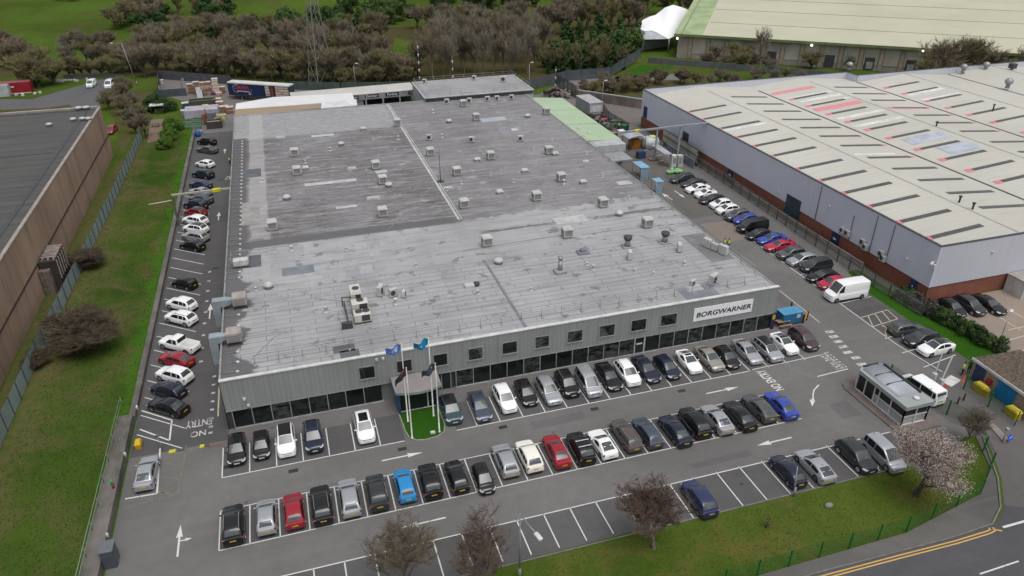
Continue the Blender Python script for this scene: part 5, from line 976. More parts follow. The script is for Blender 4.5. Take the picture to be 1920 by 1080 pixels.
for b in (-0.5, 0.9): q = MB(); q.box(v+Vector((0, b, 0.44)), (1.8, 0.28, 0.06)); q.build('seat', M_WOOD, pb)
for a in (-0.65, 0.65): q = MB(); q.bar(v+Vector((a, -0.5, 0.0)), v+Vector((a, 0.05, 0.72)), 0.08, 0.1); q.bar(v+Vector((a, 0.9, 0.0)), v+Vector((a, 0.35, 0.72)), 0.08, 0.1); q.bar(v+Vector((a, -0.6, 0.38)), v+Vector((a, 1.0, 0.38)), 0.06, 0.1); q.build('leg', M_DKW, pb)
a, b = at(1482, 582), at(1505, 606); c = at(1512, 600); M_BARY = mat('barrier_orange', (0.55, 0.30, 0.03)); bb = thing('timber_barrier', 'yellow and orange slatted barrier fence beside the blue tank', 'barrier', a)
for p in (a, (a+b)/2, b, c): q = MB(); q.box(p+Vector((0, 0, 0.65)), (0.16, 0.16, 1.3)); q.build('post', M_DKW, bb)
q = MB()
for z in (0.35, 0.7, 1.05): q.bar(a+Vector((0, 0, z)), b+Vector((0, 0, z)), 0.05, 0.2)
for z in (0.4, 0.75, 1.1): q.bar(b+Vector((0, 0, z)), c+Vector((0, 0, z)), 0.05, 0.2)
q.build('slat', M_BARY, bb)
q = MB(); q.b2((55.0, 65.7, 0), (55.6, 66.2, 2.35)); dp = thing('purple_totem', 'dark purple totem board at the right end of the glazing', 'sign board', (55.3, 65.9, 0)); q.build('board', mat('purple_board', (0.045, 0.03, 0.07)), dp); q = MB(); q.b2((55.1, 65.64, 1.5), (55.5, 65.7, 2.1)); q.build('notice', mat('notice_yellow', (0.5, 0.38, 0.05)), dp)

# ------------------------------------------------------------------ lamp posts
def lamp(base, label, h, arm, r=0.09, lit=False, lean=(0, 0), headm=None, nohead=False):
    root = thing('lamp_post', label, 'lamp post', base); b = Vector(base); t = b+Vector((lean[0], lean[1], h))
    q = MB(); q.tube(b, t, r, r*0.6, 8); q.tube(b, b+Vector((0, 0, 1.1)), r*1.35, n=8); q.build('pole', M_METAL, root)
    if nohead: return root
    e = t+Vector(arm); q = MB(); q.tube(t-Vector((0, 0, 0.05)), e, r*0.45, n=6); q.build('arm', M_METAL, root)
    d = Vector(arm); rz = math.atan2(d.y, d.x); q = MB(); q.box(e+d.normalized()*0.3, (0.8, 0.36, 0.16), rz, bevel=0.05); q.build('lantern', headm or M_TRIM, root); return root
top = at(975, 964, 7.2)
lamp((top.x, top.y, 0), 'tall grey lamp post with a white lantern standing on the front verge', 7.2, (0.55, -2.2, 0.0), 0.10)
v = at(1488, 931); lamp(v, 'short leaning grey post on the verge behind the navy hatchback', 3.1, (0.2, 0.2, 0.05), 0.07, lean=(0.15, 0.55), nohead=True)
v = at(1874, 640); lamp(v, 'slim white lamp post in the yard right of the hedge', 4.0, (0.5, 0.3, 0.0), 0.06)
v = at(257, 160); lamp(v, 'tall leaning lamp post at the edge of the lorry park', 11.5, (-2.2, 0.2, 0.1), 0.12, lean=(-1.3, 0.0))
v = at(668, 172); lamp(v, 'pale lamp post with twin heads behind the shed roof', 7.0, (0.5, 0, 0.3), 0.1); v = at(1128, 210); lamp(v, 'thin pale lamp post in the service yard, right of the grey cabin', 7.5, (0.4, 0, 0.1), 0.09); v = at(992, 178); lamp(v, 'pale twin-headed lamp post behind the rear annex', 8.0, (0.5, 0, 0.3), 0.1)
M_LAMP = emit('lit_lamp', (1.0, 0.95, 0.85), 6.0)
# ------------------------------------------------------------------ behind the factory: canopy, shed with signs, trailer, crates
ca = thing('white_canopy', 'white sheeted canopy with a buff lean-to edge behind the factory', 'canopy', (3, 175, 0))
c1, c2, c3, c4, c5 = at(441, 205, 5.4), at(443, 194, 5.9), at(512, 182, 5.9), at(660, 174, 5.9), at(671, 196, 5.4); e1, e2 = at(602, 203, 5.4), at(601, 193, 5.6)
q = MB(); vs = [c1, e2, c5+Vector((-0.4, -0.2, 0)), c4, c3, c2]; q.add(vs+[p-Vector((0, 0, 0.3)) for p in vs], [(0, 1, 2, 3, 4, 5), (11, 10, 9, 8, 7, 6)]+[(i, 6+i, 6+(i+1) % 6, (i+1) % 6) for i in range(6)]); q.build('roof', mat('canopy_white', (0.62, 0.62, 0.63), (0.56, 0.56, 0.57), scale=0.15, rough=0.5), ca)
b0, b1 = at(440, 219, 5.7), at(603, 202, 5.7); q = MB(); vs = [b0, b1, at(602, 192, 5.35), at(441, 205.5, 5.35)]; q.add(vs+[p-Vector((0, 0, 0.25)) for p in vs], [(0, 1, 2, 3), (7, 6, 5, 4)]+[(i, 4+i, 4+(i+1) % 4, (i+1) % 4) for i in range(4)]); q.build('buff_roof', mat('buff_sheet', (0.30, 0.225, 0.15), (0.25, 0.20, 0.14), scale=0.25), ca)
b2_, b3_ = at(602, 203, 5.72), at(670, 197, 5.7); q = MB(); vs = [b2_, b3_, at(668, 186, 5.98), at(603, 192, 5.98)]; q.add(vs+[p-Vector((0, 0, 0.2)) for p in vs], [(0, 1, 2, 3), (7, 6, 5, 4)]+[(i, 4+i, 4+(i+1) % 4, (i+1) % 4) for i in range(4)]); q.build('step_roof', mat('canopy_white_step', (0.64, 0.64, 0.65), rough=0.5), ca)
for px_ in (442, 500, 560, 620, 668):
    v = at(px_, 207-(px_-442)*0.05, 5.2); q = MB(); q.box((v.x, v.y+0.5, 2.5), (0.2, 0.2, 5.0)); q.build('post', M_METAL, ca)
s0, s1 = at(552, 188, 5.0), at(780, 168, 5.0); dvec = (s1-s0); dvec.z = 0; dl = dvec.length; dvec.normalize(); nv = Vector((-dvec.y, dvec.x, 0))
sd_ = thing('sign_shed', 'long open-fronted shed with pale roof and dark company name boards', 'shed', (s0.x, s0.y, 0))
def sp_pt(a, b, z): p = s0+dvec*a+nv*b; return (p.x, p.y, z)
q = MB(); q.add([sp_pt(-0.5, -0.1, 5.05), sp_pt(dl, -0.1, 5.05), sp_pt(dl, 6.4, 5.35), sp_pt(-0.5, 6.4, 5.35)]+[sp_pt(-0.5, -0.1, 4.95), sp_pt(dl, -0.1, 4.95), sp_pt(dl, 6.4, 5.2), sp_pt(-0.5, 6.4, 5.2)], [(0, 1, 2, 3), (7, 6, 5, 4), (0, 4, 5, 1), (1, 5, 6, 2), (2, 6, 7, 3), (3, 7, 4, 0)]); q.build('roof', mat('shed_roof', (0.47, 0.455, 0.42), (0.40, 0.39, 0.37), scale=0.3), sd_)
q = MB(); a, b = Vector(sp_pt(-0.5, 0, 4.3)), Vector(sp_pt(dl, 0, 4.3)); q.bar(a, b, 0.14, 1.3); q.build('fascia', mat('shed_fascia', (0.27, 0.27, 0.30)), sd_)
q = MB(); q.bar(Vector(sp_pt(0, 6.0, 2.3)), Vector(sp_pt(dl, 6.0, 2.3)), 0.2, 4.6); q.build('back_wall', M_DTRIM, sd_)
for k in range(0, 8): v = Vector(sp_pt(dl*k/7.0, 0.1, 0)); q = MB(); q.box(v+Vector((0, 0, 1.85)), (0.35, 0.35, 3.7)); q.build('pillar', M_GTRIM, sd_)
q = MB(); q.bar(Vector(sp_pt(dl*0.42, 0.3, 1.9)), Vector(sp_pt(dl*0.55, 0.3, 1.9)), 0.12, 3.7); q.build('side_panel', M_GTRIM, sd_)
rzs = math.atan2(dvec.y, dvec.x); RS = Matrix.Rotation(rzs, 3, 'Z') @ RX; M_SBOARD = mat('name_board_black', (0.018, 0.018, 0.03))
for px_, word in ((571, 'Daimler'), (610, 'Perkins'), (654, 'Daimler'), (693, 'Daimler'), (734, 'Perkins'), (780, 'Vehicle')):
    t = ((at(px_, 175, 4.4)-s0).dot(dvec)); v = Vector(sp_pt(t, -0.09, 4.42)); q = MB(); q.box(v, (3.3, 0.05, 0.8), rzs); nbd = q.build('name_board', M_SBOARD, sd_)
    text_mesh('board_lettering', word, v-nv*0.04, 0, 0.86, 1.0, 1.0, M_POLE, nbd, RS, offset=0.012)
random.seed(3)
for k in range(14):
    t = dl*0.58+k*0.9; q = MB(); q.box(Vector(sp_pt(t, 2.8, 0.6+0.4*random.random())), (0.7, 1.2, 1.0+0.8*random.random()), rzs); q.build('stored_stack', mat('stored_goods', (0.11, 0.09, 0.08), (0.05, 0.05, 0.055), scale=0.8), sd_)
# curtain-sided trailer
t0, t1 = at(431, 186), at(546, 194); td = (t1-t0); td.z = 0; tl = td.length; td.normalize(); tn = Vector((-td.y, td.x, 0)); rzt = math.atan2(td.y, td.x)
tr = thing('lorry_trailer', 'navy curtain-sided lorry trailer with red and white lettering, loaded with pale crates', 'trailer', t0)
T = lambda a, b, z: Vector((t0.x+td.x*a+tn.x*b, t0.y+td.y*a+tn.y*b, z))
q = MB(); q.box(T(tl/2, 1.25, 4.35), (tl, 2.6, 0.3), rzt, bevel=0.05); q.build('roof', M_TRIM, tr); q = MB(); q.box(T(tl/2, 1.25, 1.2), (tl, 2.5, 0.25), rzt); q.box(T(tl*0.5, 1.25, 0.8), (tl*0.7, 1.2, 0.3), rzt); q.build('chassis', M_DTRIM, tr)
q = MB(); q.box(T(tl*0.30, 0.06, 2.75), (tl*0.6, 0.1, 2.95), rzt); cur = q.build('curtain', mat('curtain_navy', (0.012, 0.028, 0.085), rough=0.45), tr)
q = MB(); q.box(T(0.05, 1.25, 2.75), (0.1, 2.5, 2.95), rzt); q.box(T(tl-0.05, 1.25, 2.75), (0.12, 2.5, 2.95), rzt); q.box(T(tl*0.7, 2.45, 2.75), (tl*0.6, 0.08, 2.9), rzt); q.build('end_wall', M_DTRIM, tr)
RTt = Matrix.Rotation(rzt, 3, 'Z') @ RX
text_mesh('trailer_lettering', 'DAVIES', T(tl*0.23, -0.02, 3.2), 0, 1.35, 0.95, 1.0, mat('lettering_red', (0.50, 0.06, 0.10)), cur, RTt, offset=0.02)
q = MB(); P = []
for k in range(14): a = R(50+20*k); P.append(T(tl*0.14+0.95*math.cos(a), -0.02, 3.0+1.05*math.sin(a)))
for a, b in zip(P, P[1:]): q.bar(a, b, 0.03, 0.08)
for k in range(9): q.bar(T(tl*0.15+k*0.42, -0.02, 2.35-0.01*k), T(tl*0.15+k*0.42+0.3, -0.02, 2.35-0.01*k), 0.03, 0.24)
q.bar(T(tl*0.33, -0.02, 1.75), T(tl*0.33+0.8, -0.02, 1.75), 0.03, 0.22); q.bar(T(tl*0.38, -0.02, 3.1), T(tl*0.38, -0.02, 2.2), 0.03, 0.4); q.build('curtain_emblem', M_POLE, cur)
for k in range(3):
    for s_ in (0.15, 2.3): q = MB(); c = T(tl*0.72+k*1.3, s_, 0.5); q.tube(c-tn*0.14, c+tn*0.14, 0.5, n=16); q.build('wheel', M_DTRIM, tr)
for s_ in (0.3, 2.1): q = MB(); q.box(T(tl*0.2, s_, 0.55), (0.2, 0.2, 1.1), rzt); q.build('landing_leg', M_METAL, tr)
M_CRW = mat('pale_crate', (0.55, 0.47, 0.42), (0.48, 0.40, 0.35), scale=1.2); M_CRB = mat('brown_crate', (0.26, 0.155, 0.10), (0.20, 0.12, 0.08), scale=1.2); M_CRR = mat('pink_crate', (0.50, 0.30, 0.26), (0.42, 0.23, 0.2), scale=1.2)
crates = []
def crate(p, size, m, rz, label, group):
    root = thing('crate', label, 'crate', p, group); q = MB(); q.box(p+Vector((0, 0, size[2]/2+0.06)), (size[0], size[1], size[2]-0.12), rz, bevel=0.03); q.build('box', m, root)
    q = MB(); q.box(p+Vector((0, 0, size[2]-0.03)), (size[0]+0.06, size[1]+0.06, 0.07), rz); q.build('lid', M_CRW, root)
for ci, a in enumerate((0.625, 0.725)+tuple(0.79+0.07*k for k in range(3))):
    if ci == 1: continue
    for lv in range(4):
        crate(T(tl*a+0.2, 0.75, 1.33+lv*0.70), ((1.15 if ci == 0 else tl*0.07-0.03), 1.3, 0.68), M_CRW if (lv+ci) % 4 else M_CRR, rzt, 'pale crate loaded on the trailer, %s column from its curtain, %s layer' % (['first', '', 'second', 'third', 'fourth'][ci], ['bottom', 'second', 'third', 'top'][lv]), 'crates loaded on the trailer')
q = MB(); q.box(T(tl*0.71, 0.8, 2.7), (0.9, 1.2, 2.7), rzt); q.build('brown_bulkhead', mat('bulkhead_brown', (0.15, 0.06, 0.05)), tr)
names = ['leftmost', 'second', 'third', 'fourth', 'fifth', 'sixth', 'seventh']; lays = ['on the ground', 'second layer', 'third layer', 'fourth layer', 'fifth layer']
def stack(px_, py_, n_, label, mset, group, s=(1.5, 1.2, 0.85), rz=0.05):
    v = at(px_, py_)
    for k in range(n_): crate(v+Vector((random.uniform(-.06, .06), random.uniform(-.06, .06), k*s[2])), s, mset[k % len(mset)], rz, '%s, %s' % (label, lays[k]), group)
G1 = 'crates stacked in the back yard'
for px_, py_, n_, lab, ms in ((359, 175, 3, 'brown crate with white top, left end of the yard stacks', [M_CRB]), (371, 177, 4, 'brown crate in the second yard stack from the left', [M_CRB]), (384, 178, 4, 'brown crate in the third yard stack, behind the steel ramp', [M_CRB, M_CRB, M_CRR]), (393, 177, 4, 'crate in the fourth yard stack, left of the tall pale one', [M_CRR, M_CRB]), (407, 177, 5, 'pale crate in the tallest yard stack', [M_CRW]), (418, 174, 2, 'brown crate right of the tallest yard stack', [M_CRB]), (411, 179, 1, 'pink crate in front of the tallest yard stack', [M_CRR]),
                              (435, 180, 1, 'white crate alone near the front of the trailer', [M_CRW]), (446, 180, 3, 'pale crate in the stack of three against the trailer', [M_CRW]), (457, 181, 2, 'pink crate in the stack of two against the trailer', [M_CRR]), (467, 181, 1, 'pale crate at the right end of the row against the trailer', [M_CRW]), (492, 181, 1, 'pale crate alone under the middle of the trailer', [M_CRW])): stack(px_, py_, n_, lab, ms, G1)
G2 = 'crates beside the rear left corner of the factory'
for px_, py_, n_, lab, ms in ((410, 196, 2, 'pink crate with white top, rear of the corner group', [M_CRR]), (413, 202, 2, 'brown crate with white top, middle of the corner group', [M_CRB]), (422, 204, 1, 'pink crate behind the front pair in the corner group', [M_CRR]), (419, 211, 2, 'brown crate, front left of the corner group', [M_CRB]), (432, 212, 2, 'brown crate, front right of the corner group by the factory', [M_CRB])): stack(px_, py_, n_, lab, ms, G2, (1.7, 1.3, 0.8))
v = at(376, 182); q = MB(); q.add([v+Vector((-0.7, -1.2, 0.1)), v+Vector((0.7, -1.2, 0.1)), v+Vector((0.4, 2.2, 2.2)), v+Vector((-1.0, 2.2, 2.2)), v+Vector((-0.7, -1.2, 0)), v+Vector((0.7, -1.2, 0)), v+Vector((0.4, 2.2, 2.1)), v+Vector((-1.0, 2.2, 2.1))], [(0, 1, 2, 3), (7, 6, 5, 4), (0, 4, 5, 1), (1, 5, 6, 2), (2, 6, 7, 3), (3, 7, 4, 0)]); tag(q.build('steel_ramp', M_METAL), 'grey steel ramp leaning on the yard crates', 'ramp')
v = at(401, 178); q = MB(); q.box(v+Vector((0, 0, 0.4)), (1.3, 1.0, 0.8), bevel=0.15); tag(q.build('wrapped_bundle', mat('purple_wrap', (0.09, 0.05, 0.14))), 'purple wrapped bundle in front of the yard crates', 'bundle')
# yard clutter west of the rear corner: containers, skips, racks
def container(px_, py_, size, rz, m, ml, label, name='open_container', cat='container', lidm=None):
    v = at(px_, py_); root = thing(name, label, cat, v); Rz = Matrix.Rotation(rz, 3, 'Z'); sx, sy, sz = size; q = MB()
    for c, s in (((0, -sy/2, sz/2), (sx, 0.1, sz)), ((0, sy/2, sz/2), (sx, 0.1, sz)), ((-sx/2, 0, sz/2), (0.1, sy, sz)), ((sx/2, 0, sz/2), (0.1, sy, sz)), ((0, 0, 0.1), (sx, sy, 0.2))): q.box(v+Rz @ Vector(c), s, rz)
    q.build('body', m, root); q = MB(); q.box(v+Vector((0, 0, sz*0.8)), (sx-0.12, sy-0.12, 0.1), rz)
    q.build('load', ml, root); q = MB(); 
    for a in (-1, 1): q.box(v+Rz @ Vector((0, a*sy/2, sz)), (sx+0.1, 0.16, 0.12), rz); q.box(v+Rz @ Vector((a*sx/2, 0, sz)), (0.16, sy+0.1, 0.12), rz)
    q.build('rim', lidm or m, root); return root
container(382, 201, (6.2, 2.6, 1.9), 0.05, mat('rust_brown', (0.09, 0.065, 0.055)), mat('skip_green', (0.02, 0.16, 0.06)), 'brown open skip with a green lined inside in the back yard')
v = at(385, 200, 2.0); q = MB(); q.box(v, (1.5, 1.2, 0.9), 0.05, bevel=0.05); tag(q.build('yellow_carton', mat('carton_yellow', (0.48, 0.44, 0.24))), 'pale yellow carton on top of the brown skip', 'carton')
for px_, py_, lab, ms in ((379, 211, 'grey lilac trailer roof in the yard clutter, rear of the pair', 'rear'), (377, 216, 'grey lilac trailer roof in the yard clutter, front of the pair', 'front')):
    v = at(px_, py_+6); root = thing('flat_trailer', lab, 'trailer', v); q = MB(); q.box(v+Vector((0.3, 0, 1.35)), (7.6, 2.0, 1.9), 0.02, bevel=0.08); q.build('body', mat('lilac_grey', (0.40, 0.385, 0.43), rough=0.5), root); q = MB(); q.box(v+Vector((0.2, 0, 0.3)), (7.2, 1.7, 0.3), 0.02); q.build('chassis', M_DTRIM, root)
for px_, py_, lab, m in ((348, 217, 'blue and white box stack left of the lilac trailers', mat('bluewhite_box', (0.20, 0.27, 0.42))), (349, 203, 'dark blue drum rack at the rear of the yard clutter', mat('drum_blue', (0.05, 0.075, 0.18)))):
    v = at(px_, py_); root = thing('box_rack', lab, 'rack', v); q = MB(); q.box(v+Vector((0, 0, 0.7)), (1.6, 1.3, 1.2), 0.1, bevel=0.06); q.build('box', m, root); q = MB(); q.box(v+Vector((0, 0, 1.4)), (1.7, 1.4, 0.14), 0.1); q.build('lid', M_TRIM, root)
container(396, 222, (2.6, 2.0, 1.4), 0.1, mat('cage_grey', (0.16, 0.16, 0.18)), M_DTRIM, 'grey wire cage bin in the yard clutter', 'cage_bin', 'bin')
container(403, 239, (3.2, 2.2, 1.6), 0.0, mat('skip_dark', (0.07, 0.06, 0.055)), mat('pinkish_rubble', (0.27, 0.21, 0.2)), 'dark skip full of rubble nearest the parked cars', 'skip', 'skip')
v = at(402, 233); q = MB(); q.box(v+Vector((0, 0, 0.9)), (3.3, 1.0, 0.5), 0.0, bevel=0.08); tag(q.build('green_cover', mat('lime_green', (0.08, 0.60, 0.03), rough=0.5)), 'bright lime green cover behind the rubble skip', 'cover')
container(413, 233, (1.8, 2.2, 1.4), 0.0, mat('cream_skip', (0.42, 0.38, 0.20)), mat('dark_load', (0.12, 0.11, 0.08)), 'cream bin with dark load right of the lime green cover', 'cream_bin', 'bin'); container(416, 224, (2.0, 1.6, 1.2), 0.0, mat('cream_skip2', (0.44, 0.42, 0.24)), M_CRW, 'cream bin filled with white sacks near the factory corner', 'cream_bin', 'bin')
q = MB()
for k in range(5): v0, v1 = at(343, 222+k*4.0, 0.4), at(378, 221.5+k*4.0, 0.4); q.bar(v0, v1, 0.35, 0.35)
tag(q.build('pipe_bundle', mat('green_pipes', (0.13, 0.24, 0.14), (0.07, 0.12, 0.07), scale=0.6)), 'bundle of long pale green pipes beside the yard clutter', 'pipes')
v = at(386, 232); q = MB(); q.box(v+Vector((0, 0, 1.2)), (0.5, 2.4, 2.4), -0.2); q.box(v+Vector((0.2, 1.5, 2.2)), (0.2, 0.2, 2.0)); tag(q.build('fork_mast', mat('rust_orange', (0.24, 0.11, 0.06))), 'rusty orange upright mast in the yard clutter', 'mast')
v = at(372, 256); q = MB(); q.lathe(v, [(0.5, 0), (0.55, 0.5), (0.5, 1.2), (0.2, 1.3)], 12); tag(q.build('water_butt', mat('butt_blue', (0.02, 0.11, 0.42))), 'bright blue drum behind the rearmost parked car', 'drum')
v = at(376, 253); q = MB(); q.box(v+Vector((0, 0, 0.5)), (1.4, 1.0, 1.0), bevel=0.1); tag(q.build('grey_sacks', mat('sack_grey', (0.25, 0.25, 0.25))), 'pile of pale grey sacks beside the blue drum', 'sacks')
# yard walls and screens
for pts, h, lab, m in (([at(300, 170), at(299, 148), at(432, 158), at(434, 164)], 2.4, 'dark sheet wall round the back yard behind the crates', mat('dark_sheet_wall', (0.085, 0.09, 0.105))), ([at(546, 168), at(640, 170), at(770, 168)], 2.2, 'green-grey fence behind the trailer and the sign shed', mat('green_grey_fence', (0.075, 0.10, 0.085)))):
    root = thing('screen_wall', lab, 'wall', pts[0]); q = MB()
    for a, b in zip(pts, pts[1:]):
        q.bar(a+Vector((0, 0, h/2)), b+Vector((0, 0, h/2)), 0.12, h); k_ = max(1, int((b-a).length/4))
        for i in range(k_+1): k2 = MB(); k2.box(a+(b-a)*i/k_+Vector((0, 0, (h+0.15)/2)), (0.2, 0.22, h+0.15)); k2.build('post', M_DTRIM, root)
    q.build('panel', m, root)
v = at(313, 182); q = MB(); q.box(v+Vector((1.0, 0, 1.0)), (8.0, 0.15, 2.0), 0.03); tag(q.build('gate_panel', mat('gate_slate', (0.075, 0.085, 0.10))), 'dark slate gate panel in front of the yard wall', 'gate')
q = MB(); a = at(336, 176)
q.bar(a+Vector((-2.5, 0, 0.4)), a+Vector((1.2, 0, 0.5)), 0.5, 0.5); q.bar(a+Vector((0.6, 0, 0.3)), a+Vector((1.6, 0.3, 4.0)), 0.35, 0.5); q.tube(a+Vector((-4.5, -0.2, 2.6)), a+Vector((-4.8, -0.2, 0)), 0.1); q.lathe(a+Vector((-1, -0.6, 0)), [(0.6, 0), (0.6, 0.5)], 12); tag(q.build('scrap_machine', M_METAL), 'grey scrap machinery behind the slate gate panel', 'machine')
v = at(309, 178); ms_ = thing('camera_mast', 'short mast with white cameras at the yard corner', 'mast', v); q = MB(); q.tube(v, v+Vector((0, 0, 4.2)), 0.1); q.build('pole', M_METAL, ms_); q = MB(); q.box(v+Vector((0, 0, 4.0)), (0.9, 0.25, 0.25), 0.5); q.box(v+Vector((0, 0, 3.2)), (0.3, 0.8, 0.25), 0.5); q.build('camera', M_TRIM, ms_)
# gazebo, bench, hedge clump left of the rear lane
v = at(297, 214); gz_ = thing('gazebo', 'small smoking shelter with a white roof against the dark conifer hedge', 'shelter', v); q = MB(); q.box(v+Vector((0, 0.5, 2.2)), (3.2, 2.2, 0.18)); q.build('roof', M_TRIM, gz_)
for a in (-1.4, 1.4):
    for b in (-0.4, 1.4): q = MB(); q.tube(v+Vector((a, b, 0)), v+Vector((a, b, 2.15)), 0.06); q.build('post', M_DTRIM, gz_)
q = MB(); q.box(v+Vector((0.2, 0.9, 0.6)), (2.0, 0.7, 1.0)); q.build('seat', mat('olive_seat', (0.16, 0.16, 0.06)), gz_)
v = at(292, 237); pb2 = thing('picnic_table', 'dark picnic table on the pink paving', 'picnic table', v); q = MB(); q.box(v+Vector((0, 0, 0.72)), (1.9, 0.7, 0.07)); q.build('table_top', M_OLDW, pb2)
for b in (-0.7, 0.7): q = MB(); q.box(v+Vector((0, b, 0.42)), (1.9, 0.28, 0.06)); q.build('seat', M_OLDW, pb2)
for a in (-0.7, 0.7): q = MB(); q.bar(v+Vector((a, -0.7, 0)), v+Vector((a, 0.1, 0.7)), 0.08, 0.1); q.bar(v+Vector((a, 0.7, 0)), v+Vector((a, -0.1, 0.7)), 0.08, 0.1); q.build('leg', M_DKW, pb2)
# containers at far left
v = at(32, 176); rc = thing('red_container', 'red shipping container with a white stripe at the far left', 'container', v); q = MB(); q.box(v+Vector((0, 1.2, 1.5)), (7.2, 2.4, 2.8), 0.03, bevel=0.05); q.build('body', mat('container_red', (0.30, 0.015, 0.03), rough=0.5), rc); q = MB(); q.box(v+Vector((0.2, -0.04, 0.15)), (6.6, 0.06, 0.2), 0.03); q.box(v+Vector((-0.6, -0.06, 1.9)), (0.9, 0.04, 0.4), 0.03); q.build('stripe', M_TRIM, rc); q = MB(); q.box(v+Vector((0, 1.2, 2.95)), (7.2, 2.4, 0.1), 0.03); q.build('roof', mat('container_roof', (0.26, 0.08, 0.085)), rc)
v = at(4, 182); wc = thing('white_container', 'pale grey container left of the red container', 'container', v); q = MB(); q.box(v+Vector((-1.4, 1.2, 1.4)), (6.4, 2.4, 2.8), 0.05, bevel=0.05); q.build('body', mat('container_pale', (0.44, 0.47, 0.46)), wc); q = MB(); q.box(v+Vector((-1.4, 1.2, 2.84)), (6.3, 2.3, 0.1), 0.05); q.build('roof', M_GTRIM, wc)
random.seed(12); q = MB()
for px0, py0, n_, sp in ((135, 152, 16, 4.0), (225, 157, 8, 2.5), (130, 178, 0, 0), (52, 178, 6, 3.5)):
    c = at(px0, py0)
    for k in range(n_): q.box((c.x+random.uniform(-sp, sp), c.y+random.uniform(-1.2, 1.2), 0.25), (random.uniform(.3, 1.0), random.uniform(.3, .8), random.uniform(.3, .7)), random.random()*3)
tag(q.build('fly_tipped_litter', M_TRIM), 'scattered white fly-tipped litter round the lorry park', 'litter', kind='stuff')
fence('palisade_fence', 'low grey fence at the rear of the lorry park', [tuple(at(122, 150))[:2], tuple(at(180, 147))[:2], tuple(at(236, 149))[:2]], 1.6, M_PALIG, M_PALIG, 4, pitch=0.3, pw=0.2)

# ------------------------------------------------------------------ overhead pipe bridges
def bridge(label, pts, legs, r=0.22, m=None, mark=None, legm=None):
    root = thing('pipe_bridge', label, 'pipe bridge', (pts[0].x, pts[0].y, 0)); q = MB()
    for a, b in zip(pts, pts[1:]): q.bar(a, b, r*2, r*1.6)
    q.build('beam', m or M_METAL, root)
    for p in legs: q = MB(); q.box((p.x, p.y, p.z/2), (0.28, 0.28, p.z)); q.build('leg', legm or m or M_METAL, root)
    if mark is not None: q = MB(); q.box(mark, (1.3, 0.6, 0.45), 0.1); q.build('height_marker', mat('marker_yellow', (0.62, 0.58, 0.02)), root)
    return root
a = Vector((-18.5, 119.3, 5.4)); b = Vector((-10.1, 120.2, 6.1)); a0 = at(322, 366, 5.4); b0 = on_x(432, 353, -10.1); M_CREAMB = mat('cream_beam', (0.42, 0.40, 0.33))
bridge('cream pipe bridge across the left lane with a yellow marker', [a0, b0], [a0], 0.17, M_CREAMB, a0+(b0-a0)*0.76, mat('rusty_post', (0.13, 0.10, 0.085)))
c0, c1 = at(278, 384, 3.2), at(322, 376, 3.2); root = thing('pole_barrier', 'pale horizontal pole standing over the rough grass beside the pipe bridge', 'pole', (c0.x, c0.y, 0)); q = MB(); q.tube(c0, c1, 0.12); q.build('pole', M_CREAMB, root); q = MB(); q.tube((c0.x+2.4, c0.y, 0), c0.lerp(c1, 0.55), 0.035); q.tube((c1.x-.2, c1.y, 0), c1-Vector((0.2, 0, 0)), 0.035); q.build('post', M_DMETAL, root)
a0 = at(1160, 249, 5.0); b0 = on_x(1326, 231, WXL); mid = a0+(b0-a0)*0.71; q4 = a0+(b0-a0)*0.45
bridge('grey pipe bridge from the factory to the warehouse with a yellow marker', [Vector((a0.x, a0.y, a0.z)), b0], [a0, mid, q4], 0.22, mat('bridge_grey', (0.33, 0.36, 0.39)), a0+(b0-a0)*0.22)
# ------------------------------------------------------------------ service yard on the right
v = at(1110, 213); pc = thing('grey_cabin', 'grey portable cabin with a white panelled end in the service yard', 'cabin', v); q = MB(); q.box(v+Vector((0, 2.0, 1.7)), (3.6, 8.0, 2.8), 0.05, bevel=0.05); q.build('body', mat('cabin_grey', (0.33, 0.33, 0.34)), pc); q = MB(); q.box(v+Vector((0.1, -2.02, 1.7)), (3.0, 0.06, 1.5), 0.05); q.build('end_panel', M_TRIM, pc); q = MB(); q.box(v+Vector((0, 2.0, 3.14)), (3.7, 8.1, 0.1), 0.05); q.build('roof', mat('cabin_roof', (0.40, 0.40, 0.40)), pc); q = MB(); q.box(v+Vector((0, 2.0, 0.15)), (3.3, 7.7, 0.3), 0.05); q.build('skid', M_DTRIM, pc)
v = at(1188, 278); oc = thing('open_canopy', 'small shelter with a curved grey roof over an orange machine', 'shelter', v)
q = MB(); ring = [(-2.0+0.5*i, 2.7+0.45*math.sin(math.pi*i/8)) for i in range(9)]; q.add([v+Vector((x, -1.6, z)) for x, z in ring]+[v+Vector((x, 1.8, z)) for x, z in ring], [(i, i+1, 10+i, 9+i) for i in range(8)], 0, True); q.build('roof', mat('shelter_grey', (0.38, 0.39, 0.44), rough=0.4), oc)
for x in (-1.9, 1.9):
    for y in (-1.5, 1.7): q = MB(); q.tube(v+Vector((x, y, 0)), v+Vector((x, y, 2.7)), 0.07); q.build('post', M_DTRIM, oc)
om = thing('orange_baler', 'orange baling machine under the curved grey shelter', 'machine', v); q = MB(); q.box(v+Vector((0.2, 0.2, 1.0)), (2.2, 1.8, 1.9), bevel=0.1); q.build('body', mat('baler_orange', (0.36, 0.15, 0.02)), om); q = MB(); q.bar(v+Vector((-1.2, -0.8, 0.3)), v+Vector((-0.3, -0.9, 2.0)), 0.3, 0.3); q.build('arm', mat('baler_rust', (0.14, 0.06, 0.03)), om)
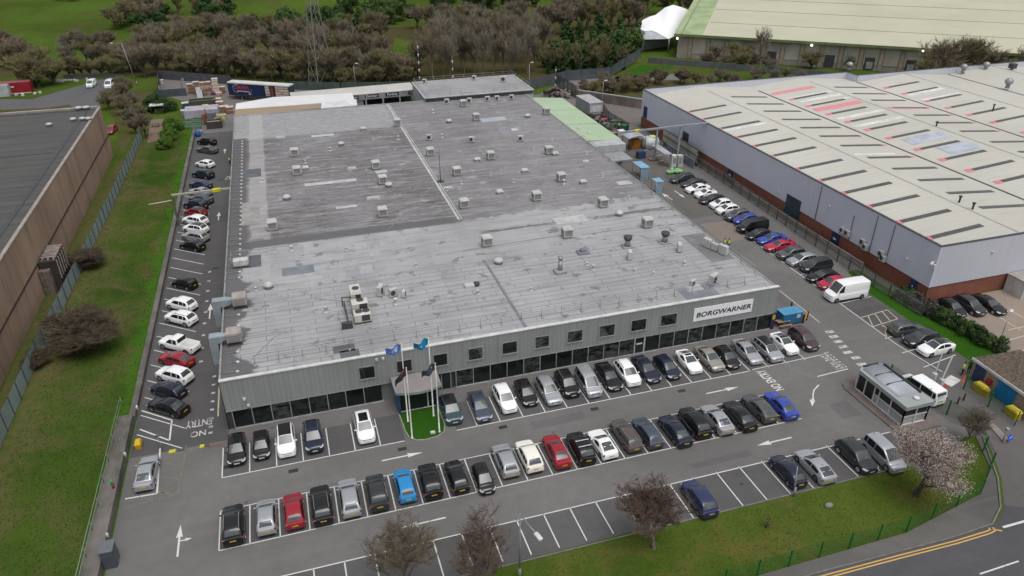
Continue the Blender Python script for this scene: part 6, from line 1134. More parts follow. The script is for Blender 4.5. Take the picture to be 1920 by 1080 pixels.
v = at(1218, 276); wt = thing('white_tank', 'white round tank with a yellow-green lid in the service yard', 'tank', v); q = MB(); q.lathe(v, [(1.9, 0), (2.0, 1.2), (1.8, 2.0), (0.7, 2.3)], 20); q.build('body', mat('tank_white', (0.50, 0.54, 0.53), rough=0.4), wt); q = MB(); q.lathe(v+Vector((0.4, 0, 2.2)), [(0.8, 0), (0.75, 0.25), (0.2, 0.35)], 14); q.build('lid', mat('lid_lime', (0.50, 0.62, 0.30)), wt)
v = at(1240, 288); root = thing('lean_roof', 'long pale grey sloping roof panel on posts beside the white tank', 'shelter', v); a, b = at(1228, 272, 2.6), at(1254, 290, 2.6); q = MB(); q.bar(a, b, 1.6, 0.15); q.build('roof', mat('panel_grey', (0.40, 0.42, 0.45)), root); q = MB(); q.tube((a.x, a.y, 0), a, 0.08); q.tube((b.x, b.y, 0), b, 0.08); q.build('post', M_METAL, root)
v = at(1201, 296); root = thing('parts_stillage', 'blue and black stillage on the lane below the curved shelter', 'stillage', v); q = MB(); q.box(v+Vector((0, 0, 0.75)), (1.7, 1.1, 1.3)); q.build('frame', M_DTRIM, root); q = MB(); q.box(v+Vector((0.05, -0.5, 0.7)), (1.3, 0.2, 0.9)); q.box(v+Vector((0, 0, 1.42)), (1.5, 1.0, 0.06)); q.build('panel', mat('stillage_blue', (0.03, 0.06, 0.22)), root)
for px_, lab, m in ((1261, 'tall white steel cabinet by the green sacks, left of two', M_TRIM), (1273, 'tall cream steel cabinet by the green sacks, right of two', mat('cream_cab', (0.50, 0.50, 0.44)))): v = at(px_, 312); root = thing('tall_cabinet', lab, 'cabinet', v); q = MB(); q.box(v+Vector((0, 0, 1.2)), (1.1, 1.0, 2.4), bevel=0.04); q.build('casing', m, root); q = MB(); q.box(v+Vector((0, -0.52, 1.4)), (0.7, 0.04, 1.2)); q.build('door', M_GTRIM, root)
random.seed(9); v = at(1262, 324); q = MB()
for k in range(12): q.ball(v+Vector((random.uniform(-1.6, 1.6), random.uniform(-0.8, 0.8), 0.3+random.random()*0.3)), (0.5, 0.4, 0.35), 8, 5)
tag(q.build('green_sacks', mat('sack_green', (0.12, 0.45, 0.05), (0.30, 0.42, 0.30), scale=1.4)), 'heap of green and white sacks before the parked row', 'sacks')
for px_, py_, lab, s in ((1200, 330, 'pale blue translucent shelter at the right roof edge, rear of two', (1.7, 3.6, 2.5)), (1231, 359, 'pale blue translucent shelter at the right roof edge, front of two', (1.4, 1.8, 2.4))):
    v = at(px_, py_+2); root = thing('cycle_shelter', lab, 'shelter', v); n = NT('translucent_blue', 0.25, 0.5) if 'tb_' not in globals() else tb_; tb_ = n; n.color((0.34, 0.50, 0.62)); n.b.inputs['Alpha'].default_value = 0.32
    sx, sy, sz = s; q = MB(); q.box(v+Vector((sx/2, 0, sz/2)), (0.05, sy, sz)); q.box(v+Vector((0, -sy/2, sz/2)), (sx, 0.05, sz)); q.build('panel', n.m, root); q = MB(); q.box(v+Vector((0, 0, sz)), (sx+0.2, sy+0.2, 0.08)); q.build('roof', mat('shelter_blue_roof', (0.22, 0.42, 0.60), rough=0.3), root)
    q = MB()
    for a in (-1, 1):
        for b in (-1, 1): q.tube(v+Vector((a*sx/2, b*sy/2, 0)), v+Vector((a*sx/2, b*sy/2, sz)), 0.05)
    q.build('post', M_METAL, root)
# ornate white screen wall beside the warehouse
a, b = Vector((77.2, 137, 0)), Vector((77.0, 122.5, 0)); root = thing('lattice_screen', 'white lattice screen wall in front of the rear warehouse side', 'screen', a); q = MB(); n_k = 22
for i in range(n_k):
    p = a+(b-a)*i/n_k; p2 = a+(b-a)*(i+1)/n_k; q.bar(p+Vector((0, 0, 0.8)), p+Vector((0, 0, 3.6)), 0.08, 0.16)
    for z in (0.9, 2.3): q.bar(p+Vector((0, 0, z)), p2+Vector((0, 0, z+1.2)), 0.06, 0.14); q.bar(p2+Vector((0, 0, z)), p+Vector((0, 0, z+1.2)), 0.06, 0.14)
q.build('lattice', mat('lattice_white', (0.45, 0.44, 0.38)), root); q = MB()
for z in (0.8, 2.2, 3.6): q.bar(a+Vector((0, 0, z)), b+Vector((0, 0, z)), 0.12, 0.14)
q.bar(a+Vector((0.25, 0, 1.8)), b+Vector((0.25, 0, 1.8)), 0.06, 3.4); q.build('backing', mat('lattice_back', (0.14, 0.145, 0.13)), root)
q = MB(); a, b = at(1240, 285), at(1290, 318); q.bar(a+Vector((1.2, 0, 0.9)), b+Vector((1.2, 0, 0.9)), 0.2, 1.8); tag(q.build('sheet_wall', mat('blue_grey_sheet', (0.18, 0.20, 0.24))), 'low blue-grey sheet wall behind the cabinets and the lattice screen', 'wall')
# concrete wall and ramp at the back of the service yard
cw = thing('concrete_wall', 'stained concrete retaining wall behind the service yard', 'wall', at(1150, 192)); a, b = at(1085, 186), at(1212, 205); q = MB(); q.bar(a+Vector((0, 0, 1.1)), b+Vector((0, 0, 1.1)), 0.4, 2.2); q.build('panel', mat('stained_concrete', (0.22, 0.185, 0.165), (0.12, 0.10, 0.09), scale=0.35), cw); q = MB(); q.bar(a+Vector((0, 0.2, 2.3)), b+Vector((0, 0.2, 2.3)), 0.7, 0.2); q.build('coping', M_GTRIM, cw)
random.seed(23); M_PALT = mat('pallet_wood', (0.30, 0.22, 0.15), (0.2, 0.14, 0.1), scale=1.5)
for px_, py_, n_, lab in ((1152, 252, 3, 'short stack of pallets behind the yellow-marked pipe bridge'), (1166, 232, 5, 'stack of pallets by the dark yard fence, rear one'), (1186, 250, 4, 'stack of pallets by the dark yard fence, front one'), (1222, 300, 2, 'low stack of pallets below the sloping grey panel')):
    v = at(px_, py_); root = thing('pallet_stack', lab, 'pallets', v); 
    for k in range(n_): q = MB(); q.box(v+Vector((random.uniform(-.05, .05), 0, 0.15*k+0.11)), (1.2, 1.0, 0.04)); q.box(v+Vector((-0.5, 0, 0.15*k+0.045)), (0.1, 1.0, 0.09)); q.box(v+Vector((0.5, 0, 0.15*k+0.045)), (0.1, 1.0, 0.09)); q.box(v+Vector((0, 0, 0.15*k+0.045)), (0.1, 1.0, 0.09)); q.build('pallet', M_PALT, root)
for px_, py_, lab, c in ((1150, 236, 'green wheelie bin among the yard clutter, left of two', (0.03, 0.16, 0.06)), (1172, 244, 'green wheelie bin among the yard clutter, right of two', (0.03, 0.16, 0.06)), (1132, 232, 'dull red skip bin beside the grey cabin', (0.25, 0.03, 0.06)), (1164, 254, 'white cab-like box at the foot of the pipe bridge', (0.6, 0.6, 0.6))):
    v = at(px_, py_); root = thing('wheelie_bin', lab, 'bin', v); q = MB(); q.box(v+Vector((0, 0, 0.6)), (1.3, 1.0, 1.1), taper=1.1, bevel=0.06); q.build('body', mat('bin_%d' % px_, c), root); q = MB(); q.box(v+Vector((0, 0, 1.22)), (1.5, 1.2, 0.14), taper=0.9, bevel=0.04); q.build('lid', mat('binlid_%d' % px_, tuple(min(1, x*1.3+0.01) for x in c)), root)
fence('palisade_fence', 'dark palisade fence beside the grey cabin in the service yard', [tuple(at(1118, 190))[:2], tuple(at(1140, 225))[:2], tuple(at(1178, 248))[:2]], 2.2, M_PALIG, M_PALIG, 3, pitch=0.2, pw=0.12)
fence('palisade_fence', 'tall dark fence beside the striped pole behind the annex', [tuple(at(1042, 160))[:2], tuple(at(1080, 185))[:2]], 3.4, M_PALIG, M_PALIG, 3, pitch=0.2, pw=0.15)
random.seed(17)
for px_, py_, lab, c in ((1040, 180, 'heap of rusty scrap behind the green lean-to', (0.06, 0.04, 0.035)), (1062, 182, 'heap of pale offcuts behind the green lean-to', (0.30, 0.27, 0.25)), (1140, 240, 'mixed pallets and bins by the dark yard fence', (0.14, 0.17, 0.13)), (1120, 226, 'dark clutter beside the grey cabin', (0.07, 0.05, 0.05))):
    v = at(px_, py_); q = MB()
    for k in range(14): q.box(v+Vector((random.uniform(-2.6, 2.6), random.uniform(-2, 2), random.uniform(0.3, 1.4))), (random.uniform(.4, 1.6), random.uniform(.4, 1.2), random.uniform(.3, .9)), random.random()*3)
    tag(q.build('scrap_heap', mat('scrap_%d' % px_, c, tuple(x*0.4 for x in c), scale=1.2)), lab, 'scrap heap', kind='stuff')
for px_, py_, h, lab in ((1041, 170, 6.5, 'black and white striped pole behind the green lean-to'), (850, 168, 9.0, 'black and white striped pole behind the annex'), (788, 170, 13, 'slim bare white mast behind the annex')):
    v = at(px_, py_); root = thing('striped_pole', lab, 'pole', v); q = MB(); q.tube(v, v+Vector((0, 0, h)), 0.12, n=8); q.build('pole', M_DMETAL, root); q = MB()
    for k in range(int(h)):
        if k % 2: q.tube(v+Vector((0, 0, k)), v+Vector((0, 0, k+0.8)), 0.15, n=8)
    q.build('band', M_POLE, root)
# ------------------------------------------------------------------ far shed with loading doors, tent
fs = thing('distribution_shed', 'huge pale green-cream distribution shed with a row of loading doors', 'distribution shed', at(1640, 130)); g0, g1 = at(1268, 108), at(1640, 133); fd = (g1-g0); fd.z = 0; fd.normalize(); fn = Vector((-fd.y, fd.x, 0))
if fn.y < 0: fn = -fn
Fp = lambda a, b, z: (g0.x+fd.x*a+fn.x*b, g0.y+fd.y*a+fn.y*b, z)
FL, ZE, ZT, DEP = 150.0, 7.6, 13.2, 62.0
M_FROOF = mat('cream_green_roof', (0.46, 0.45, 0.335), (0.405, 0.405, 0.295), scale=0.06, rough=0.6); M_FGRN = mat('light_green_verge', (0.33, 0.41, 0.22), scale=0.2)
q = MB(); q.add([Fp(-1, -1.2, ZE), Fp(FL, -1.2, ZE), Fp(FL, DEP, ZT), Fp(-1, DEP, ZT)], [(0, 1, 2, 3)]); q.add([Fp(-1, DEP, ZT), Fp(FL, DEP, ZT), Fp(FL, 2*DEP, ZE), Fp(-1, 2*DEP, ZE)], [(0, 1, 2, 3)]); fr = q.build('roof', M_FROOF, fs)
q = MB(); sl = (ZT-ZE)/(DEP+1.2); fz = lambda b: ZE+(b+1.2)*sl
q.add([Fp(-1.2, -1.3, ZE+0.02), Fp(7.5, -1.3, ZE+0.02), Fp(7.5, DEP, ZT+0.03), Fp(-1.2, DEP, ZT+0.03)], [(0, 1, 2, 3)]); q.build('verge_sheet', M_FGRN, fr)
q = MB()
for b in (15, 33, 50): q.bar(Fp(8, b, fz(b)+0.04), Fp(FL, b, fz(b)+0.04), 0.25, 0.06)
q.bar(Fp(1.0, -1, ZE+0.06), Fp(1.0, DEP, ZT+0.06), 0.5, 0.08); q.build('roof_seam', mat('roof_seam_grey', (0.25, 0.26, 0.2)), fr)
q = MB(); q.bar(Fp(-1.2, -1.35, ZE-0.35), Fp(FL, -1.35, ZE-0.35), 0.3, 0.75); q.build('gutter', mat('gutter_green', (0.16, 0.20, 0.075)), fs)
q = MB(); q.prism([Fp(0, 0, 0)[:2], Fp(FL, 0, 0)[:2], Fp(FL, 2*DEP, 0)[:2], Fp(0, 2*DEP, 0)[:2]], 0, 7.3); q.build('wall', mat('shed_cream_wall', (0.33, 0.30, 0.25), scale=0.2), fs)
for k in range(15):
    a = 4+k*5.6; q = MB(); q.bar(Fp(a-0.5, -0.14, 3.4), Fp(a+0.5, -0.14, 3.4), 0.4, 6.6); q.build('pilaster', mat('pilaster_tan', (0.36, 0.29, 0.22)), fs)
    q = MB(); q.bar(Fp(a+0.8, -0.06, 4.2), Fp(a+4.8, -0.06, 4.2), 0.16, 5.2); pn = q.build('wall_panel', mat('panel_cream', (0.40, 0.375, 0.33), scale=0.2), fs)
    if k in (4, 7, 9, 11):
        q = MB(); q.bar(Fp(a+1.3, -0.2, 2.1), Fp(a+4.0, -0.2, 2.1), 0.3, 3.4); ldr = q.build('dock_door', M_DTRIM, fs)
        if k in (9, 11): q = MB(); q.bar(Fp(a+1.8, -0.4, 1.6), Fp(a+3.6, -0.4, 1.6), 0.1, 2.0); q.build('door_leaf', M_GTRIM, ldr)
M_LAMP = emit('lit_lamp', (1.0, 0.97, 0.9), 3.0)
for px_, py_ in ((1270, 72), (1522, 85), (1731, 95)):
    d = ray(px_, py_); n0 = Vector((g0.x, g0.y, 0)); t = ((n0-Vector((0, 0, CAMZ))).dot(Vector((fn.x, fn.y, 0)))-1.9)/d.dot(Vector((fn.x, fn.y, 0))); p = Vector((0, 0, CAMZ))+d*t
    root = thing('wall_lamp', 'lit white floodlight under the cream shed eaves, %s' % {1270: 'left end', 1522: 'middle', 1731: 'right end'}[px_], 'floodlight', p); q = MB(); q.ball(p, 0.32, 10, 6); q.build('lens', M_LAMP, root); q = MB(); q.bar(p+Vector((0, 0.1, 0.4)), p+fn*1.8+Vector((0, 0, 0.4)), 0.15, 0.15); q.build('bracket', M_GTRIM, root)
tn_ = thing('white_marquee', 'white peaked fabric marquee left of the cream distribution shed', 'marquee', at(1240, 100))
P_ = {k: at(*v) for k, v in dict(l=(1198, 46, 7), r=(1297, 21, 9), rb=(1268, 64, 4.6), fm=(1222, 56, 6.5), fl=(1206, 74, 4.4), fr=(1255, 73, 4.4)).items()}
up_ = [at(*v) for v in ((1198, 46, 6.5), (1206, 37, 7.6), (1218, 31, 8.6), (1229, 28, 9.2), (1237, 22, 10.0), (1247, 14, 11.4), (1262, 9, 12.5), (1280, 14, 10.8), (1297, 21, 9))]
lo_ = [at(*v) for v in ((1199, 52, 6.0), (1206, 58, 6.0), (1214, 58, 6.3), (1222, 57, 6.5), (1231, 60, 6.0), (1243, 67, 5.1), (1254, 73, 4.4), (1262, 69, 4.5), (1270, 62, 4.8))]
q = MB(); nn = len(up_); rows_ = []
for k in range(5):
    t = k/4; rows_ += [a.lerp(b, t)+Vector((0, 0, -0.6*math.sin(math.pi*t))) for a, b in zip(up_, lo_)]
q.add(rows_, [(j*nn+i, (j+1)*nn+i, (j+1)*nn+i+1, j*nn+i+1) for j in range(4) for i in range(nn-1)], 0, True); q.build('canopy', mat('fabric_white', (0.80, 0.80, 0.79), (0.74, 0.76, 0.75), scale=0.1), tn_)
q = MB(); q.add(lo_[:7]+[P_['fl']], [(7, 6, 5, 4, 3, 2, 1, 0)]); q.build('gable_cloth', mat('fabric_grey', (0.40, 0.42, 0.44)), tn_)
for k in ('fl', 'fr', 'rb', 'l', 'r'): p = P_[k]; q = MB(); q.tube((p.x, p.y, 0), p, 0.18, n=6); q.build('post', M_METAL, tn_)
a, b = P_['fl'], P_['rb']; q = MB(); q.bar(Vector((a.x, a.y+4, 2)), Vector((b.x, b.y+4, 2)), 0.2, 4.0); q.build('side_wall', M_GTRIM, tn_)
fence('palisade_fence', 'grey fence climbing the grassy bank towards the white marquee', [tuple(at(985, 172))[:2]+(0,), tuple(at(1062, 152))[:2]+(0,), tuple(at(1145, 145))[:2]+(0,), tuple(at(1160, 138))[:2]+(0.8,), tuple(at(1200, 118))[:2]+(1.6,)], 3.0, mat('dull_fence', (0.10, 0.11, 0.13)), M_PALIG, 4, pitch=0.3, pw=0.26)
fw_ = thing('boundary_wall', 'long grey boundary wall in front of the cream shed', 'wall', at(1250, 118)); a, b = at(1215, 118), at(1560, 146); q = MB(); q.bar(a+Vector((0, 0, 0.9)), b+Vector((0, 0, 0.9)), 0.3, 1.8); q.build('panel', mat('dull_wall', (0.12, 0.125, 0.125)), fw_)
struct('grass_bank', MB().poly([at(1080, 165), at(1120, 158), at(1165, 140), at(1200, 122), at(1262, 124), at(1240, 140), at(1160, 158)], Z1), M_GREEN)
# ------------------------------------------------------------------ lattice pylon
py0 = at(604, 158); pyl = thing('electricity_pylon', 'tall grey lattice electricity pylon rising above the bare wood', 'pylon', py0); M_LAT = mat('lattice_steel', (0.24, 0.245, 0.215), (0.18, 0.185, 0.16), scale=0.3, metal=0.1, rough=0.6)
def half(z): return 2.1*(1-z/30.0)+0.5 if z < 24 else 0.92-0.02*(z-24)
rzp = R(25); Pp = lambda sx, sy, z: py0+Matrix.Rotation(rzp, 3, 'Z') @ Vector((sx*half(z), sy*half(z), z))
C4 = [(-1, -1), (1, -1), (1, 1), (-1, 1)]; zs = [0, 6.5, 12.5, 18, 22.5, 26.5, 31, 35.5, 40]
for c in C4:
    q = MB()
    for z0, z1 in zip(zs, zs[1:]): q.bar(Pp(*c, z0), Pp(*c, z1), 0.17, 0.17)
    q.build('leg', M_LAT, pyl)
q = MB()
for z0, z1 in zip(zs, zs[1:]):
    for i in range(4): a, b = C4[i], C4[(i+1) % 4]; q.bar(Pp(*a, z0), Pp(*b, z1), 0.075, 0.075); q.bar(Pp(*b, z0), Pp(*a, z1), 0.075, 0.075)
q.build('bracing', M_LAT, pyl)
for z, L_ in ((24, 5.0), (30.5, 7.5), (37, 5)):
    q = MB()
    for s_ in (-1, 1):
        tip = py0+Matrix.Rotation(rzp, 3, 'Z') @ Vector((s_*L_, 0, z+0.5))
        for c in (-1, 1): q.bar(Pp(s_, c, z), tip, 0.12, 0.12); q.bar(Pp(s_, c, z+2.2), tip, 0.12, 0.12)
        q.bar((Pp(s_, -1, z)+tip)/2, (Pp(s_, 1, z+2.2)+tip)/2, 0.08, 0.08)
    q.build('cross_arm', M_LAT, pyl)
# ------------------------------------------------------------------ cars
def carpaint(name, c, metal=0.0, rough=0.35, coat=1.0):
    n = NT('paint_'+name, rough, 0.12, metal); P = n.pos(obj=True)
    n.color(n.mix(n.rng(n.noise(P, 1.6, 4, 0.6), 0.45, 0.8, 0, 0.2), c, tuple(v*0.75+0.006 for v in c)))
    n.b.inputs['Coat Weight'].default_value = coat; n.b.inputs['Coat Roughness'].default_value = 0.05; return n.m
PC = {'black': (0.006, 0.006, 0.007), 'dark grey': (0.026, 0.028, 0.031), 'grey': (0.11, 0.115, 0.12), 'silver': (0.40, 0.41, 0.43), 'white': (0.80, 0.80, 0.80), 'dark red': (0.16, 0.012, 0.022),
      'red': (0.27, 0.010, 0.022), 'bright red': (0.42, 0.015, 0.045), 'navy': (0.010, 0.014, 0.032), 'blue': (0.030, 0.060, 0.33), 'sky blue': (0.015, 0.22, 0.50), 'dark teal': (0.030, 0.060, 0.072), 'beige': (0.33, 0.315, 0.28), 'brown': (0.085, 0.068, 0.060),
      'plum': (0.055, 0.028, 0.034), 'slate blue': (0.070, 0.090, 0.125), 'cream white': (0.76, 0.74, 0.67), 'dark blue': (0.020, 0.028, 0.085)}
PAINT = {k: carpaint(k.replace(' ', '_'), v, 0.5 if k in ('silver', 'grey', 'beige', 'slate blue') else 0.0) for k, v in PC.items()}
M_CGLASS = glassy('car_glass', (0.075, 0.086, 0.090), 0.04); M_SGLASS = glassy('car_side_glass', (0.022, 0.026, 0.029), 0.05)  # windscreens and rear windows carry the sky's reflection in a paler base colour
M_TYRE = mat('tyre_rubber', (0.020, 0.020, 0.021), rough=0.85, obj=True); M_RIM = mat('alloy_rim', (0.42, 0.43, 0.44), rough=0.35, metal=0.6, obj=True); M_PLASTIC = mat('black_plastic', (0.018, 0.018, 0.019), rough=0.6, obj=True)
M_HEAD = mat('headlight_glass', (0.50, 0.52, 0.54), (0.38, 0.40, 0.42), rough=0.12, obj=True, coat=1.0); M_TAIL = mat('tail_light_red', (0.22, 0.010, 0.016), rough=0.2, obj=True, coat=1.0)
M_PLATEW = mat('plate_white', (0.62, 0.62, 0.60), obj=True, rough=0.4); M_PLATEY = mat('plate_yellow', (0.55, 0.42, 0.03), obj=True, rough=0.4); M_BROOF = carpaint('gloss_black_roof', (0.012, 0.012, 0.014), 0, 0.2)
M_RAIL = mat('rail_silver', (0.45, 0.45, 0.46), rough=0.3, metal=0.7, obj=True); M_SUNR = glassy('sunroof_glass', (0.010, 0.011, 0.012), 0.04)

KINDS_ = {   # L, W, H, belt z, hood front z, windscreen base from nose, screen length, roof end from tail, rear glass base from tail, deck z, wheel radius, clearance
    'hatchback': (4.15, 1.76, 1.47, 0.93, 0.72, 1.05, 0.80, 0.62, 0.20, 1.00, 0.315, 0.19),
    'city car': (3.65, 1.66, 1.49, 0.93, 0.74, 0.85, 0.75, 0.45, 0.14, 1.00, 0.29, 0.18),
    'suv': (4.45, 1.86, 1.66, 1.06, 0.90, 1.10, 0.78, 0.66, 0.20, 1.12, 0.36, 0.24),
    'saloon': (4.70, 1.82, 1.43, 0.92, 0.72, 1.35, 0.85, 1.30, 0.55, 1.02, 0.33, 0.18),
    'fastback': (4.70, 1.86, 1.44, 0.93, 0.72, 1.30, 0.90, 1.25, 0.22, 1.06, 0.345, 0.18),
    'estate': (4.70, 1.83, 1.48, 0.93, 0.74, 1.32, 0.82, 0.60, 0.18, 1.00, 0.33, 0.18),
    'coupe': (4.25, 1.82, 1.35, 0.90, 0.68, 1.35, 0.85, 1.45, 0.45, 0.98, 0.335, 0.16),
    'people carrier': (4.75, 1.90, 1.78, 1.02, 0.86, 0.85, 1.0, 0.42, 0.14, 1.05, 0.335, 0.19),
    'minibus van': (5.1, 1.96, 1.98, 1.12, 0.98, 0.75, 0.85, 0.22, 0.06, 1.15, 0.345, 0.2),
    'panel van': (6.2, 2.06, 2.62, 1.35, 1.12, 0.75, 0.85, 0.14, 0.05, 1.4, 0.36, 0.22),
    'small van': (4.4, 1.85, 1.85, 1.05, 0.92, 0.85, 0.85, 0.18, 0.06, 1.1, 0.32, 0.19),
    'pickup': (5.3, 1.87, 1.80, 1.10, 0.98, 1.25, 0.75, 2.25, 2.02, 1.12, 0.385, 0.27)}
def lerp(a, b, t): return a+(b-a)*t
def interp(tab, y):
    if y <= tab[0][0]: return tab[0][1]
    for (a, va), (b, vb) in zip(tab, tab[1:]):
        if y <= b: t = (y-a)/(b-a); return va+(vb-va)*(t*t*(3-2*t))
    return tab[-1][1]
def car_proto(kind):
    L, W, H, belt, hoodf, ws, wl, re_, rg, deck, rw, clr = KINDS_[kind]; h = L/2; w = W/2
    van = kind in ('panel van', 'minibus van', 'small van'); pick = kind == 'pickup'
    yf, yr = h-0.86, -h+(0.80 if kind not in ('saloon', 'estate', 'panel van', 'pickup', 'fastback') else 1.0 if kind != 'panel van' else 1.15)
    ya, yb, yc, yd = h-ws, h-ws-wl, -h+re_, -h+rg; ar = rw+0.055
    root = thing('parked_car', 'car', 'car', (0, 0, 0))
    top = [(-h, deck-0.30), (-h+0.05, deck-0.10), (-h+0.14, deck-0.01), (yd+0.02 if yd+0.02 > -h+0.15 else -h+0.16, deck), (yc, belt+0.03), ((yb+yc)/2, belt), (ya, belt+0.02), (h-0.45, lerp(hoodf, belt, 0.42)), (h-0.14, hoodf), (h-0.05, hoodf-0.10), (h, hoodf-0.24)]
    top = sorted(top)
    plan = [(-h, w*0.78), (-h+0.06, w*0.88), (-h+0.22, w*0.955), (-h+0.8, w*0.99), (0, w), (yf, w*0.985), (h-0.38, w*0.945), (h-0.15, w*0.86), (h-0.05, w*0.76), (h, w*0.62)]
    bot = [(-h, clr+0.16), (-h+0.1, clr+0.04), (-h+0.4, clr), (h-0.4, clr), (h-0.12, clr+0.02), (h, clr+0.10)]
    st = {-h, -h+0.05, -h+0.14, -h+0.28, -h+0.5, h-0.5, h-0.32, h-0.18, h-0.09, h-0.035, h, ya, yb, 0.0, yc, (yf+yr)/2+0.4, (yf+yr)/2-0.4}
    for yw in (yf, yr):
        for k in range(9): st.add(yw-ar*math.cos(math.pi*k/8))
        st.add(yw-ar-0.015); st.add(yw+ar+0.015)
    st = sorted(st); st = [s for i, s in enumerate(st) if i == 0 or s-st[i-1] > 0.012]
    B = MB(); vs = []; NR = 10
    for y in st:
        wi = interp(plan, y); tz = interp(top, y); b0 = interp(bot, y); ba = b0
        for yw in (yf, yr):
            if abs(y-yw) < ar: ba = max(ba, rw+math.sqrt(ar*ar-(y-yw)**2))
        ba = min(ba, tz-0.14); crown = 0.035 if y > ya else 0.01
        half_ = [(0, b0), (wi-0.26, b0), (wi-0.24, ba), (wi-0.035, ba), (wi, max(ba+0.03, lerp(b0, tz, 0.30))), (wi+0.005, max(ba+0.06, lerp(b0, tz, 0.62))), (wi-0.02, max(ba+0.08, tz-0.13)), (wi-0.075, tz-0.025), (wi-0.20, tz+0.01), (0, tz+crown)]
        vs.append(half_)
    ring = []
    for y, hv in zip(st, vs): ring += [Vector((x, y, z)) for x, z in hv]+[Vector((-x, y, z)) for x, z in hv[-2:0:-1]]
    k = 2*NR-2; n = len(st)
    B.add(ring, [(i*k+j, i*k+(j+1) % k, (i+1)*k+(j+1) % k, (i+1)*k+j) for i in range(n-1) for j in range(k)]+[list(range(k)), list(range(n*k-1, (n-1)*k-1, -1))], 0, True)
    # cabin shell
    wb = w-0.085; wr = w*(0.70 if not van else 0.86); 
    if kind in ('suv', 'people carrier', 'pickup'): wr = w*0.74
    hp = [(yd, deck), (lerp(yd, yc, 0.5), lerp(deck, H, 0.56)), (yc, H-0.05), (lerp(yc, yb, 0.3), H), (lerp(yc, yb, 0.6), H+0.005), (yb, H-0.045), (lerp(yb, ya, 0.5), lerp(H-0.045, belt, 0.46)), (ya, belt+0.02)]
    def Ht(y):
        for (a, va), (b, vb) in zip(hp, hp[1:]):
            if y <= b: return va+(vb-va)*(y-a)/(b-a)
        return hp[-1][1]
    def xs_at(z, y):
        pin = 1.0-0.05*max(0, (y-yb)/max(.1, ya-yb))-0.06*max(0, (yc-y)/max(0.1, yc-yd)); return lerp(wb, wr, min(1, max(0, (z-belt)/(H-belt))))*pin
    def top_pt(y, f, off=0.0):
        z = Ht(y); e = 0.02; dz = (Ht(min(ya, y+e))-Ht(max(yd, y-e)))/(2*e); nrm = Vector((0, -dz, 1)).normalized(); xt = max(0.2, xs_at(z, y)-0.10)
        return Vector((f*xt, y, z+0.03*(1-f*f)))+nrm*off
    ystn = sorted({yd, lerp(yd, yc, .5), yc, lerp(yc, yb, .33), lerp(yc, yb, .66), yb, lerp(yb, ya, .5), ya}); rg_ = []
    for y in ystn:
        z = Ht(y); hh = max(z-belt, 0.03); rc = min(0.09, hh*0.45); x1 = xs_at(z-rc, y); x2 = xs_at(z, y)
        hv = [(xs_at(belt, y)+0.02, min(belt, z)-0.06), (xs_at(belt+hh*.45, y), belt+hh*0.45), (x1, z-rc), (x2-0.025, z-rc*0.25), (x2-0.10, z), (x2*0.5, z+0.024), (0, z+0.03)]
        rg_ += [Vector((x, y, zz)) for x, zz in hv]+[Vector((-x, y, zz)) for x, zz in hv[-2::-1]]
    k2 = 13; B.add(rg_, [(i*k2+j, i*k2+j+1, (i+1)*k2+j+1, (i+1)*k2+j) for i in range(len(ystn)-1) for j in range(k2-1)]+[list(range(k2)), list(range(len(ystn)*k2-1, (len(ystn)-1)*k2-1, -1))], 0, True)
    if pick:   # open load bed with a tonneau cover
        B.box((0, (-h+0.12+yd)/2+0.02, deck+0.0), (W*0.93, yd+h-0.14, 0.05))
    me_o = B.build('body', PAINT['black'], root, local=True)
    bm = bmesh.new(); bm.from_mesh(me_o.data); bmesh.ops.recalc_face_normals(bm, faces=bm.faces); bm.to_mesh(me_o.data); bm.free(); me_o.data.set_sharp_from_angle(angle=R(38))
    me_o.material_slots[0].link = 'OBJECT'
    def patch(name, f, nu, nv, m, sm=True):
        q = MB(); q.add([f(i/nu, j/nv) for j in range(nv+1) for i in range(nu+1)], [(j*(nu+1)+i, j*(nu+1)+i+1, (j+1)*(nu+1)+i+1, (j+1)*(nu+1)+i) for j in range(nv) for i in range(nu)], 0, sm)
        o = q.build(name, m, root, local=True); b2m = bmesh.new(); b2m.from_mesh(o.data); bmesh.ops.recalc_face_normals(b2m, faces=b2m.faces)
        b2m.faces.ensure_lookup_table()
        if b2m.faces[0].normal.dot(b2m.faces[0].calc_center_median()-Vector((0, 0, 0.6))) < 0: bmesh.ops.reverse_faces(b2m, faces=b2m.faces)
        b2m.to_mesh(o.data); b2m.free(); return o
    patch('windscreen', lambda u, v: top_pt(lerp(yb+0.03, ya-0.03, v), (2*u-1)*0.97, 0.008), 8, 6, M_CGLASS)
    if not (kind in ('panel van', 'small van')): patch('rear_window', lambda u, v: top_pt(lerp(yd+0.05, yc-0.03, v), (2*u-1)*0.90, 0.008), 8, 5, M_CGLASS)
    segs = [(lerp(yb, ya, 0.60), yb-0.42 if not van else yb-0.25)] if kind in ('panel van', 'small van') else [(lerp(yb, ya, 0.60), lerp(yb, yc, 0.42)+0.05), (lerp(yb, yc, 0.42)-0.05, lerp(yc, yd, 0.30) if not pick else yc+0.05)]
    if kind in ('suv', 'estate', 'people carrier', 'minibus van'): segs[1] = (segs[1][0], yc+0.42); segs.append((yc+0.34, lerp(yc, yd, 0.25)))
    if kind == 'coupe': segs = [(lerp(yb, ya, 0.6), yc-0.1)]
